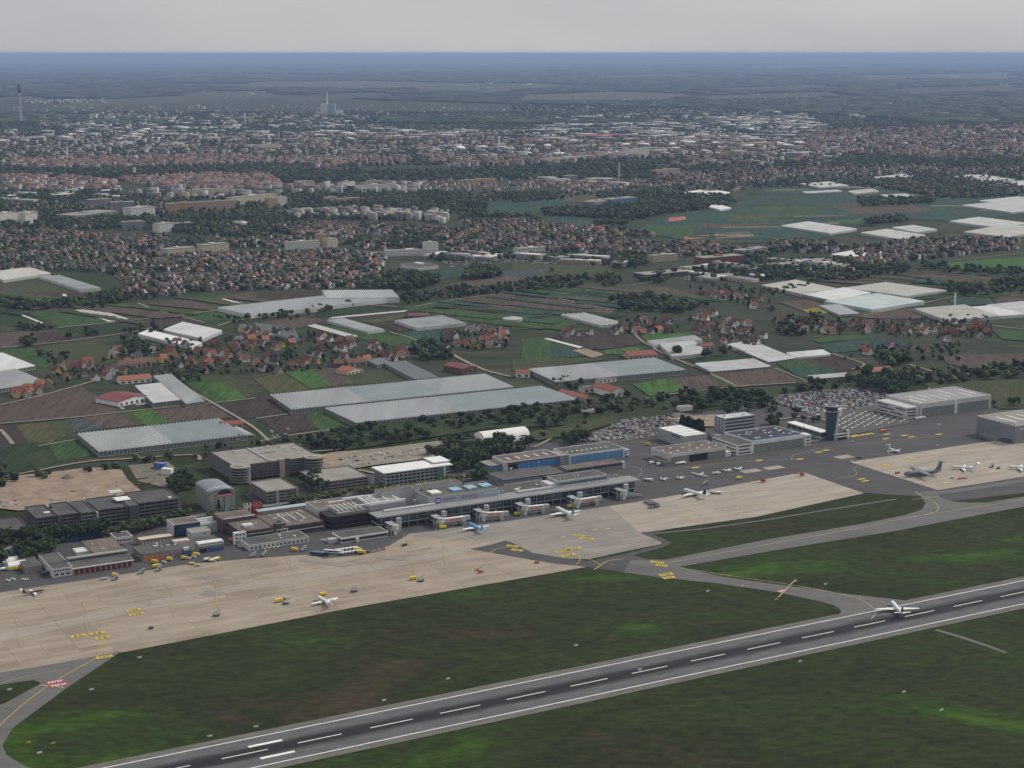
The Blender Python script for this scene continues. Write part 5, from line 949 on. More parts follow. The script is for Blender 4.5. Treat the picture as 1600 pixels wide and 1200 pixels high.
# ================================================================== FARM AND TRADE HALLS
ROOFS = {'red': mat('red_tile', (.205, .072, .052), .85, .15, .15), 'orange': mat('orange_tile', (.275, .108, .066), .85, .13, .15), 'brown': mat('brown_tile', (.125, .066, .050), .85, .16, .15), 'dark': mat('dark_slate', (.055, .052, .054), .8, .16, .15), 'maroon': mat('maroon_sheet', (.170, .042, .044), .7, .12, .1), 'grey': mat('grey_tile', (.130, .125, .125), .85, .16, .15)}
WALLS = {'white': mat('house_white', (.70, .69, .66), .9, .08, .15), 'cream': mat('house_cream', (.52, .46, .34), .9, .08, .15), 'yellow': mat('house_yellow', (.55, .42, .16), .9, .08, .15), 'beige': mat('house_beige', (.40, .34, .27), .9, .1, .15), 'timber': mat('house_timber', (.14, .09, .06), .9, .12, .15)}
def hall(p0, p1, depth, he, hr, label, roof='red', wall='white', along=True, snap=False, name='farm_hall', extra=None):
    a = np.array(at(*p0)); b_ = np.array(at(*p1)); d = b_ - a; Lx = float(np.linalg.norm(d))
    t = thing(name, label, 'hall', (a[0], a[1], .1), math.atan2(d[1], d[0])); q = MB(); r_ = MB(); o = .8
    if along:
        q.xprism([(0, 0), (0, he), (depth / 2, hr), (depth, he), (depth, 0)], 0, Lx)
        for s_ in (0, 1):
            y0, y1 = (-o, depth / 2) if s_ == 0 else (depth + o, depth / 2); zl = he - (hr - he) * o / (depth / 2)
            r_.loft([[(-o, y0, zl + .1), (Lx + o, y0, zl + .1), (Lx + o, y0, zl + .5), (-o, y0, zl + .5)], [(-o, y1, hr + .1), (Lx + o, y1, hr + .1), (Lx + o, y1, hr + .5), (-o, y1, hr + .5)]])
    else:
        i = 0; q.v = [(0, 0, 0), (Lx, 0, 0), (Lx, depth, 0), (0, depth, 0), (0, 0, he), (Lx, 0, he), (Lx, depth, he), (0, depth, he), (Lx / 2, 0, hr), (Lx / 2, depth, hr)]
        q.f = [(0, 1, 5, 8, 4), (1, 2, 6, 5), (2, 3, 7, 9, 6), (3, 0, 4, 7)]
        for s_ in (0, 1):
            x0 = -o if s_ == 0 else Lx + o; zl = he - (hr - he) * o / (Lx / 2)
            r_.loft([[(x0, -o, zl + .1), (x0, depth + o, zl + .1), (x0, depth + o, zl + .5), (x0, -o, zl + .5)], [(Lx / 2, -o, hr + .1), (Lx / 2, depth + o, hr + .1), (Lx / 2, depth + o, hr + .5), (Lx / 2, -o, hr + .5)]])
    q.build('wall', WALLS[wall], t); r_.build('roof', ROOFS[roof], t); q = MB()
    nwin = max(2, int(Lx / 7))
    for k in range(nwin): q.box(Lx * (k + .3) / nwin, Lx * (k + .7) / nwin, -.1, .05, he * .15, he * .65)
    q.build('gate_row', extra or SHADE, t, 'stuff'); return t
def put(t, nm, x0, x1, y0, y1, z0, z1, m): MB().box(x0, x1, y0, y1, z0, z1).build(nm, m, t)
hall((186, 636), (234, 626), 44, 6, 9.5, 'maroon-roofed trade hall with a white rooflight strip and parked white vans', 'maroon', 'white', False)
hall((543, 587), (567, 582), 22, 5, 9, 'orange-roofed barn alone at the edge of the green field', 'orange', 'cream', False)
hall((724, 585), (746, 581), 40, 7, 9.5, 'maroon hall with a white rooflight strip on a sandy yard', 'maroon', 'timber', False)
t = hall((956, 622), (979, 619), 46, 8, 11.5, 'red-roofed farm hall with white gable and royal blue doors', 'red', 'white', False, extra=BLUE)
hall((914, 629), (926, 627), 52, 5, 8, 'long orange-roofed shed beside the end of the lower greenhouse', 'orange', 'beige', False, extra=BLUE)
hall((983, 562), (1027, 560), 34, 5, 9, 'broad red-roofed farm barn above the posted greenhouse', 'red', 'beige')
hall((806, 590), (828, 590), 18, 6, 9, 'white house with red hipped roof between two large greenhouses', 'red', 'white')
hall((1345, 588), (1394, 583), 14, 4.5, 8.5, 'long orange-roofed riding stable in front of dark woods', 'orange', 'beige')
hall((523, 574), (545, 573), 18, 5, 9, 'dark brown barn at the edge of the red-roofed village', 'brown', 'timber'); hall((546, 574), (573, 571), 20, 5.5, 10, 'rust-brown barn next to the dark brown one', 'brown', 'beige')
hall((188, 601), (237, 597), 22, 5, 9, 'wide orange-roofed market hall behind the maroon trade hall', 'orange', 'white'); hall((348, 672), (380, 669), 16, 5, 8, 'red-roofed shed at the end of the ridged greenhouse', 'red', 'beige'); hall((639, 498), (671, 497), 24, 4, 7, 'dark brown field shed beside the square white greenhouse', 'brown', 'timber')
hall((190, 578), (245, 572), 24, 6, 11, 'large brown-roofed barn in the middle of the red-roofed village', 'brown', 'beige'); hall((935, 600), (975, 594), 8, 5, 6, 'flat grey packing shed behind the red-roofed farm hall', 'grey', 'white'); hall((1376, 484), (1404, 480), 10, 4, 6, 'brick-red boiler shed on the front of the pale green greenhouse', 'maroon', 'beige'); hall((1252, 465), (1290, 460), 10, 4, 6, 'pink-roofed packing hall between cream and grey greenhouses', 'orange', 'beige'); hall((1096, 548), (1116, 546), 14, 6, 9, 'brick boiler house with pale roof beside the old glass greenhouse', 'maroon', 'beige')
hall((912, 615), (930, 613), 12, 7, 8, 'small cream silo house between the orange shed and the farm hall', 'grey', 'cream')

# ================================================================== VILLAGE HOUSES (each a thing)
SIZES = {'small': (8, 9, 4.2, 8.6), 'broad': (9.5, 12, 4.6, 10), 'tall': (8.5, 10, 6.4, 11.5), 'long': (9, 15, 5.0, 9.8)}
_hm = {}
def house_meshes(size, wall, roof):
    w_, l_, he, hr = SIZES[size]; k = (size, wall)
    if k not in _hm:
        q = MB(); q.v = [(0, 0, 0), (w_, 0, 0), (w_, l_, 0), (0, l_, 0), (0, 0, he), (w_, 0, he), (w_, l_, he), (0, l_, he), (w_ / 2, 0, hr), (w_ / 2, l_, hr)]
        q.f = [(0, 1, 5, 8, 4), (1, 2, 6, 5), (2, 3, 7, 9, 6), (3, 0, 4, 7)]
        q.v = [(a - w_ / 2, b - l_ / 2, c) for a, b, c in q.v]; me = q.mesh('house_wall'); me.materials.append(WALLS[wall]); _hm[k] = me
    k2 = (size, 'roof', roof)
    if k2 not in _hm:
        q = MB(); o = .7; zl = he - (hr - he) * o / (w_ / 2)
        for x0 in (-w_ / 2 - o, w_ / 2 + o):
            q.loft([[(x0, -l_ / 2 - o, zl + .05), (x0, l_ / 2 + o, zl + .05), (x0, l_ / 2 + o, zl + .35), (x0, -l_ / 2 - o, zl + .35)], [(0, -l_ / 2 - o, hr + .05), (0, l_ / 2 + o, hr + .05), (0, l_ / 2 + o, hr + .4), (0, -l_ / 2 - o, hr + .4)]])
        q.box(w_ * .12, w_ * .12 + .9, l_ * .1, l_ * .1 + .9, hr - 2, hr + 1.3)
        q.box(-w_ * .36, -w_ * .14, -l_ * .12, l_ * .1, he + .6, he + (hr - he) * .62)
        me = q.mesh('house_roof'); me.materials.append(ROOFS[roof]); _hm[k2] = me
    k3 = (size, 'win')
    if k3 not in _hm:
        q = MB(); e = .08
        for z in ((1.0,) if he < 4 else (1.0, he - 1.6 if he > 5 else 3.2)):
            for k_ in range(3):
                x = -w_ / 2 + w_ * (k_ + .5) / 3; q.box(x - .6, x + .6, -l_ / 2 - e, -l_ / 2 + .05, z, z + 1.3)
            for k_ in range(4):
                y = -l_ / 2 + l_ * (k_ + .5) / 4
                for sx in (-w_ / 2 - e, w_ / 2 - .05): q.box(sx, sx + .13, y - .6, y + .6, z, z + 1.3)
        q.box(-.6, .6, -l_ / 2 - e, -l_ / 2 + .05, he + .3, he + 1.6)
        me = q.mesh('house_windows'); me.materials.append(GLASS); _hm[k3] = me
    return _hm[k], _hm[k2], _hm[k3]
NH = [0]; HOUSE_PTS = []
def house(x, y, rz, size, wall, roof, where, group):
    t = thing('house', f'{size} {wall} house with {roof} gable roof {where}', 'house', (x, y, .1), rz, group)
    a, b_, c = house_meshes(size, wall, roof)
    link('wall', a, None, t); link('roof', b_, None, t); link('window_row', c, None, t, 'stuff'); NH[0] += 1; HOUSE_PTS.append((x, y))
hr_ = random.Random(11)
def village(px, spacing, where, group, roofs, ang, walls=('white', 'white', 'white', 'cream', 'beige', 'yellow', 'timber'), keep=1.0, maxn=999):
    p = scatter(px, spacing, .28, ang); hr_.shuffle(lst := list(p)); n = 0
    for x, y in lst:
        if hr_.random() > keep or n >= maxn or NH[0] >= 300: continue
        house(x, y, ang + hr_.choice((0, math.pi / 2, math.pi, 0)) + hr_.uniform(-.2, .2), hr_.choice(('small', 'broad', 'tall', 'long', 'small', 'broad')), hr_.choice(walls), hr_.choice(roofs), where, group); n += 1
RV = ('red', 'red', 'orange', 'brown', 'brown', 'brown', 'dark', 'grey'); RD = ('brown', 'dark', 'red', 'brown', 'grey', 'orange')
village([(72, 584), (112, 568), (165, 560), (190, 545), (246, 548), (262, 536), (330, 532), (398, 525), (398, 580), (340, 576), (318, 588), (245, 572), (180, 590), (130, 600), (82, 602)], 19, 'in the red-roofed village above the maroon trade hall', 'houses of the village above the maroon hall', RV, .75, keep=.85, maxn=68)
village([(20, 614), (76, 600), (86, 610), (30, 627)], 18, 'below the serrated greenhouse on the lane', 'houses below the serrated greenhouse', ('orange', 'red'), .4)
village([(398, 512), (450, 520), (520, 527), (560, 533), (642, 545), (645, 562), (600, 566), (520, 568), (480, 580), (398, 588)], 19, 'in the village above the orange barn', 'houses of the village above the orange barn', RV, .8, keep=.85, maxn=52)
village([(372, 513), (402, 512), (402, 530), (378, 526)], 22, 'by the stepped white greenhouse', 'houses by the stepped greenhouse', RD, .8, maxn=6)
village([(694, 520), (760, 512), (800, 522), (790, 540), (760, 548), (694, 552)], 20, 'in the garden hamlet beside the round tank', 'houses of the hamlet beside the tank', RV, .5, keep=.8, maxn=26)
village([(868, 522), (900, 517), (925, 524), (900, 530), (870, 529)], 19, 'in the row near the cream villa', 'houses in the villa row', RD, .3, maxn=6)
village([(948, 519), (990, 503), (1045, 503), (1062, 515), (1050, 524), (960, 526)], 19, 'in the tree-lined hamlet right of the film tunnels', 'houses of the hamlet by the film tunnels', RV, .6, keep=.85, maxn=20)
village([(1072, 503), (1112, 490), (1182, 512), (1205, 530), (1180, 546), (1110, 537), (1080, 522)], 20, 'in the dense village beside the white film greenhouses', 'houses of the village by the film greenhouses', RV, .7, keep=.85, maxn=34)
village([(1066, 452), (1130, 456), (1202, 470), (1212, 488), (1170, 482), (1110, 466)], 22, 'in the scattered settlement behind the broad cream greenhouse', 'houses behind the cream greenhouse', RD, .5, keep=.75, maxn=20)
village([(1200, 503), (1262, 498), (1330, 508), (1422, 502), (1450, 508), (1545, 502), (1550, 526), (1500, 536), (1430, 527), (1350, 524), (1220, 518)], 20, 'in the street village below the chimney greenhouse', 'houses of the village below the chimney', RV, .6, keep=.85, maxn=52)
village([(1318, 562), (1345, 549), (1400, 544), (1480, 540), (1502, 548), (1500, 562), (1400, 567), (1362, 562)], 19, 'in the orange-roofed hamlet behind the dark ploughed field', 'houses of the hamlet behind the ploughed field', ('red', 'orange', 'orange', 'brown', 'red'), .5, keep=.85, maxn=30)
village([(802, 465), (824, 462), (826, 468), (805, 470)], 20, 'on the lone farmstead among brown fields', 'houses of the lone farmstead', ('red',), .5)
village([(962, 480), (1000, 474), (1006, 484), (970, 488)], 18, 'in the grove at the edge of the blue-green field', 'houses in the grove', ('red', 'dark'), .5)
x, y = at(960, 521); house(x, y, .5, 'tall', 'cream', 'dark', 'standing as a cream villa beside the white tunnels', 'the cream villa')

# ================================================================== APARTMENT AND OFFICE BLOCKS OF THE TOWN (each a thing)
BW = {'white': WALLS['white'], 'cream': WALLS['cream'], 'ochre': mat('ochre_render', (.46, .30, .15), .9, .08, .1), 'grey': mat('grey_render', (.24, .25, .27), .8, .1, .1), 'blue': mat('blue_render', (.09, .16, .29), .7, .1, .1), 'pink': mat('pink_render', (.44, .30, .25), .9, .08, .1), 'dark': mat('dark_render', (.07, .07, .08), .8, .1, .1), 'brick': mat('brick_render', (.24, .085, .065), .9, .1, .1)}
def slab(p0, p1, depth, h, wall, label, floors=None, roof=None, name='apartment_block', cat='building'):
    a = np.array(at(*p0)); b_ = np.array(at(*p1)); d = b_ - a; Lx = float(np.linalg.norm(d))
    t = thing(name, label, cat, (a[0], a[1], .1), math.atan2(d[1], d[0]))
    MB().box(0, Lx, 0, depth, 0, h - .6).build('wall', BW[wall], t); MB().box(-.3, Lx + .3, -.3, depth + .3, h - .6, h).build('roof', roof or GRAVEL, t)
    n = floors or max(1, int(h / 3.2))
    for k in range(n):
        z = (h - .6) * (k + .3) / n; q = MB(); m_ = max(3, int(Lx / 4.5))
        for j in range(m_): q.box(Lx * (j + .22) / m_, Lx * (j + .78) / m_, -.12, .05, z, z + 1.5)
        ms = max(2, int(depth / 5))
        for j in range(ms): q.box(-.12, .05, depth * (j + .3) / ms, depth * (j + .7) / ms, z, z + 1.5)
        q.build('window_row', GLASS, t, 'stuff')
    MB().box(Lx * .4, Lx * .55, depth * .3, depth * .7, h, h + 2.4).build('lift_house', BW[wall], t)
SL = [((604, 401), (684, 398), 24, 12, 'white', 'long stepped white apartment row above the supermarket'), ((666, 398), (685, 397), 22, 26, 'white', 'white apartment tower at the end of the stepped row'), ((556, 403), (600, 400), 16, 8, 'white', 'low white row left of the stepped apartments'), ((652, 423), (685, 420), 60, 9, 'white', 'supermarket with a vast dark roof and white front'), ((263, 403), (305, 399), 30, 18, 'cream', 'cream apartment slab among small houses'), ((316, 396), (358, 392), 22, 18, 'cream', 'yellowish apartment pair beside the cream slab'), ((450, 391), (500, 388), 20, 17, 'white', 'white apartment row with ochre neighbour'), ((498, 386), (512, 385), 18, 28, 'ochre', 'ochre apartment tower behind the white row'), ((512, 388), (528, 386), 18, 20, 'cream', 'cream block beside the ochre tower'),
 ((248, 364), (272, 362), 26, 22, 'white', 'office block with white floor bands on a lawn'), ((193, 360), (226, 358), 24, 20, 'grey', 'grey gridded office slab among trees'), ((275, 362), (303, 360), 24, 20, 'dark', 'black office cube beside the banded office'), ((120, 346), (185, 338), 70, 15, 'grey', 'vast flat hospital podium'), ((174, 336), (210, 335), 30, 34, 'grey', 'grey-white hospital bed tower'), ((205, 341), (243, 338), 40, 26, 'white', 'white terraced hospital wing'), ((142, 327), (175, 325), 30, 26, 'grey', 'drab grey tower block behind the hospital'), ((0, 350), (28, 347), 30, 26, 'white', 'white banded office at the town edge'), ((28, 346), (60, 343), 22, 22, 'cream', 'cream terraced block beside the white banded office'), ((40, 350), (58, 348), 20, 26, 'white', 'white tower block beside brick houses'),
 ((262, 332), (318, 329), 20, 24, 'ochre', 'long ochre and cream housing slab'), ((318, 329), (368, 326), 20, 24, 'pink', 'long pinkish housing slab beside the ochre one'), ((303, 308), (355, 305), 20, 22, 'cream', 'upper cream housing row'), ((318, 296), (357, 294), 20, 26, 'pink', 'pale pink apartment towers in line'), ((362, 321), (432, 314), 22, 22, 'cream', 'cream housing chain in front of woods'), ((420, 325), (434, 324), 18, 26, 'ochre', 'burnt orange tower block'), ((434, 322), (449, 321), 18, 26, 'white', 'white tower block beside the burnt orange one'), ((510, 317), (527, 316), 18, 16, 'cream', 'pale block in front of the orange slab'), ((527, 318), (562, 316), 18, 14, 'ochre', 'low orange slab between trees'), ((535, 292), (555, 290), 20, 16, 'white', 'white block with dark roof before the woods'), ((560, 300), (618, 297), 22, 20, 'white', 'long white housing slab before the woods'), ((575, 289), (600, 288), 16, 14, 'cream', 'yellow block at the edge of the woods'), ((466, 292), (492, 290), 20, 16, 'pink', 'pink block at the edge of the woods'), ((728, 289), (776, 286), 18, 16, 'ochre', 'long orange apartment block facing fields'),
 ((930, 328), (958, 323), 40, 22, 'grey', 'pale office wing with many windows'), ((955, 325), (996, 321), 40, 24, 'blue', 'blue glass office complex between woods and field'), ((887, 282), (903, 281), 30, 16, 'grey', 'pale green gabled hall near the slender mast'), ((1025, 275), (1062, 272), 24, 20, 'pink', 'pinkish slab among trees'), ((1100, 414), (1162, 409), 34, 14, 'brick', 'long brick-red office block with white attic'), ((1078, 424), (1150, 417), 34, 6, 'white', 'low flat market hall in front of the brick office'), ((1162, 402), (1200, 396), 28, 14, 'grey', 'steel-blue office wing behind the brick office'), ((1010, 436), (1076, 430), 40, 8, 'dark', 'dark retail box with parking decks'), ((870, 408), (925, 403), 30, 7, 'grey', 'flat retail hall along the main road'), ((810, 396), (860, 393), 26, 10, 'white', 'white gallery building along the main road'), ((1020, 410), (1060, 407), 20, 14, 'cream', 'pale yellow apartment villas by the market'), ((1222, 421), (1300, 413), 34, 10, 'white', 'long white factory at the village road'), ((1280, 421), (1312, 416), 24, 9, 'white', 'white workshop with dark tanks beside the factory'),
 ((977, 247), (1014, 245), 24, 36, 'white', 'big white hospital slab on the skyline of the city'), ((935, 248), (978, 246), 24, 20, 'white', 'white wing left of the big hospital slab'), ((852, 256), (930, 250), 30, 20, 'cream', 'long cream city block before the hospital'), ((1160, 232), (1210, 229), 40, 22, 'ochre', 'yellow factory in the city'), ((1232, 249), (1246, 249), 60, 26, 'grey', 'rounded gasholder hall in the city'), ((140, 188), (151, 188), 30, 40, 'white', 'distant white high-rise pair, slimmer one'), ((163, 189), (178, 189), 30, 32, 'white', 'distant white high-rise pair, broader one'), ((188, 229), (213, 227), 30, 20, 'white', 'distant white school block'), ((271, 231), (288, 230), 30, 24, 'white', 'distant white apartment cube'), ((404, 236), (440, 234), 40, 26, 'cream', 'distant cream department store'), ((453, 233), (477, 232), 40, 22, 'grey', 'distant grey department store'), ((920, 217), (968, 216), 120, 16, 'brick', 'distant hall with a bright red roof')]
for a in SL: slab(*a, roof=(BITUM if 'dark roof' in a[5] else mat('bright_red_roof', (.35, .04, .05), .8) if 'red roof' in a[5] else None))

# ================================================================== FAR TOWN AND CITY: joined into one mass beyond the houses one can pick out
def house_block(P, rot, wd, ln, he, hr, wc, rc, name, label=None):
    """many gabled or flat buildings in one mesh, a colour for every wall and roof"""
    n = len(P); c, s_ = np.cos(rot), np.sin(rot)
    loc = np.zeros((n, 10, 3))
    sx = np.array((-1, 1, 1, -1, -1, 1, 1, -1, 0, 0)) / 2; sy = np.array((-1, -1, 1, 1, -1, -1, 1, 1, -1, 1)) / 2
    X = sx[None] * wd[:, None]; Yy = sy[None] * ln[:, None]
    loc[:, :, 0] = X * c[:, None] - Yy * s_[:, None] + P[:, 0:1]; loc[:, :, 1] = X * s_[:, None] + Yy * c[:, None] + P[:, 1:2]
    loc[:, 4:8, 2] = he[:, None]; loc[:, 8:, 2] = hr[:, None]
    F = [(0, 1, 5, 4), (1, 2, 6, 5), (2, 3, 7, 6), (3, 0, 4, 7), (4, 5, 8, 8), (6, 7, 9, 9), (5, 6, 9, 8), (7, 4, 8, 9)]
    quads = [f for f in F if len(set(f)) == 4]; tris = [(4, 5, 8), (6, 7, 9)]
    loops = []; starts = []; tot = []; fcol = []
    base = (np.arange(n) * 10)[:, None]
    Q = np.concatenate([(base + np.array(q)[None]).reshape(n, 1, 4) for q in quads], 1).reshape(-1, 4)
    T = np.concatenate([(base + np.array(q)[None]).reshape(n, 1, 3) for q in tris], 1).reshape(-1, 3)
    qc = np.stack([wc if k < 4 else rc for k in range(6)], 1).reshape(-1, 3); tcn = np.repeat(wc, 2, axis=0)
    me = bpy.data.meshes.new(name); nv = n * 10
    me.vertices.add(nv); me.vertices.foreach_set('co', loc.reshape(-1))
    nl = Q.size + T.size; me.loops.add(nl); me.loops.foreach_set('vertex_index', np.concatenate([Q.ravel(), T.ravel()]).astype(np.int32))
    npoly = len(Q) + len(T); me.polygons.add(npoly)
    ls = np.concatenate([np.arange(len(Q)) * 4, len(Q) * 4 + np.arange(len(T)) * 3]).astype(np.int32); me.polygons.foreach_set('loop_start', ls)
    me.update(calc_edges=True)
    at_ = me.attributes.new('col', 'FLOAT_COLOR', 'FACE'); cc = np.ones((npoly, 4), np.float32); cc[:, :3] = np.concatenate([qc, tcn]); at_.data.foreach_set('color', cc.ravel())
    return link(name, me, MATS.get('far_house') or attr_mat('far_house', .85, .12, .2, True), None, 'stuff', label=label)
WC = np.array([(.60, .59, .56), (.45, .44, .42), (.46, .40, .31), (.30, .27, .24), (.54, .52, .48), (.44, .34, .20), (.20, .18, .17), (.12, .11, .11)])
RC_V = np.array([(.17, .068, .052), (.105, .066, .056), (.072, .066, .066), (.055, .053, .056), (.12, .072, .060), (.095, .092, .094), (.065, .062, .064), (.22, .085, .062), (.085, .070, .066)])
RC_O = np.array([(.19, .082, .066), (.16, .082, .068), (.21, .11, .088), (.13, .078, .070), (.17, .095, .082), (.10, .085, .085)])
RC_I = np.array([(.40, .40, .40), (.30, .30, .31), (.48, .48, .47), (.20, .20, .21), (.55, .55, .54)])
def towns(name, areas):
    A = []
    for px, sp_, kind, keep in areas:
        ga = rng.uniform(0, 1.5); p = street_rows(px, sp_ * .86, sp_ * 1.0, sp_ * 1.9, ga) if kind in 'vr' else scatter(px, sp_, .33, ga); p = p[rng.random(len(p)) < keep * (.66 if kind in 'vr' else 1.0 if kind == 'j' else .72)]; n = len(p)
        if n == 0: continue
        th = ga + (rng.random(n) < .3) * math.pi / 2 + rng.normal(0, .12, n)
        if kind == 'v': wd = rng.uniform(8.5, 11.5, n); ln = rng.uniform(9, 17, n); he = rng.uniform(4, 7, n); hr2 = he + wd * rng.uniform(.42, .6, n); rc = RC_V[rng.integers(0, len(RC_V), n)]
        elif kind == 'o': wd = rng.uniform(11, 15, n); ln = rng.uniform(16, 42, n); he = rng.uniform(9, 15, n); hr2 = he + rng.uniform(4, 6, n); rc = RC_O[rng.integers(0, len(RC_O), n)]
        elif kind == 'r': wd = rng.uniform(9, 11, n); ln = rng.uniform(14, 34, n); he = rng.uniform(5, 7, n); hr2 = he + 4; rc = RC_O[rng.integers(0, len(RC_O), n)]
        elif kind == 'a': wd = rng.uniform(11, 15, n); ln = rng.uniform(14, 44, n); he = rng.uniform(9, 22, n); hr2 = he + .3; rc = RC_I[rng.integers(0, 4, n)] * .8
        elif kind == 'j': wd = rng.uniform(24, 60, n); ln = rng.uniform(50, 170, n); he = rng.uniform(8, 18, n); hr2 = he + .4; rc = RC_I[rng.integers(0, len(RC_I), n)] * 1.25
        else: wd = rng.uniform(16, 40, n); ln = rng.uniform(24, 85, n); he = rng.uniform(6, 12, n); hr2 = he + .4; rc = RC_I[rng.integers(0, len(RC_I), n)]
        wc = WC[rng.integers(0, len(WC), n)] * rng.uniform(.6, 1.05, (n, 1))
        A.append((p, th, wd, ln, he, hr2, wc, rc * rng.uniform(.8, 1.2, (n, 1))))
    return house_block(*[np.concatenate([a[k] for a in A]) for k in range(8)], name)
TOWN = [([(0, 362), (120, 366), (200, 372), (260, 370), (300, 378), (330, 385), (262, 395), (250, 425), (190, 440), (165, 428), (80, 424), (0, 424)], 17, 'v', .82), ([(195, 430), (262, 402), (360, 398), (440, 396), (520, 392), (600, 404), (598, 428), (590, 448), (500, 452), (330, 456), (212, 470), (192, 455)], 16.5, 'v', .88), ([(330, 378), (440, 372), (560, 372), (640, 372), (600, 392), (520, 384), (440, 388), (360, 388)], 18, 'v', .7), ([(430, 356), (520, 350), (560, 355), (545, 368), (440, 368)], 20, 'r', .85), ([(560, 350), (650, 355), (740, 362), (800, 380), (780, 398), (700, 396), (690, 378), (620, 368), (560, 366)], 18, 'v', .75), ([(715, 345), (800, 344), (880, 352), (960, 372), (1070, 385), (1130, 400), (1050, 402), (960, 404), (880, 396), (800, 390), (760, 372)], 17, 'v', .85), ([(910, 352), (990, 362), (1020, 370), (960, 372), (918, 360)], 20, 'r', .9), ([(1020, 385), (1110, 382), (1180, 392), (1100, 402), (1030, 398)], 20, 'r', .75), ([(660, 402), (740, 396), (850, 402), (960, 408), (1000, 420), (930, 416), (800, 405), (690, 412)], 45, 'i', .5), ([(1060, 425), (1180, 410), (1330, 405), (1340, 425), (1200, 440), (1080, 440)], 38, 'i', .45), ([(1200, 378), (1290, 380), (1330, 388), (1290, 398), (1210, 394)], 19, 'v', .8), ([(1335, 388), (1400, 380), (1440, 374), (1590, 375), (1592, 392), (1500, 400), (1440, 408), (1340, 412)], 18, 'v', .85), ([(1230, 410), (1340, 412), (1420, 414), (1420, 424), (1250, 428)], 26, 'v', .5),
 ([(1352, 284), (1470, 277), (1600, 294), (1600, 304), (1500, 311), (1400, 300)], 22, 'v', .6), ([(1045, 296), (1120, 290), (1170, 296), (1130, 302), (1070, 300)], 24, 'v', .7), ([(100, 318), (250, 312), (300, 318), (260, 334), (110, 336), (0, 330), (0, 318)], 20, 'v', .6), ([(600, 345), (520, 342), (460, 342), (450, 334), (560, 330), (680, 334), (690, 345)], 24, 'a', .55), ([(455, 332), (540, 328), (690, 330), (690, 342), (580, 345), (470, 342)], 40, 'i', .3), ([(0, 300), (180, 292), (200, 310), (0, 318)], 48, 'i', .5), ([(700, 345), (690, 335), (660, 335), (680, 350)], 30, 'a', .5), ([(40, 330), (250, 345), (330, 352), (420, 350), (420, 372), (330, 372), (250, 362), (120, 360)], 34, 'v', .4), ([(340, 352), (440, 352), (430, 368), (330, 372)], 40, 'i', .35), ([(600, 322), (640, 312), (800, 305), (830, 310), (740, 318), (650, 330)], 36, 'v', .35)]
towns('town_houses', TOWN)
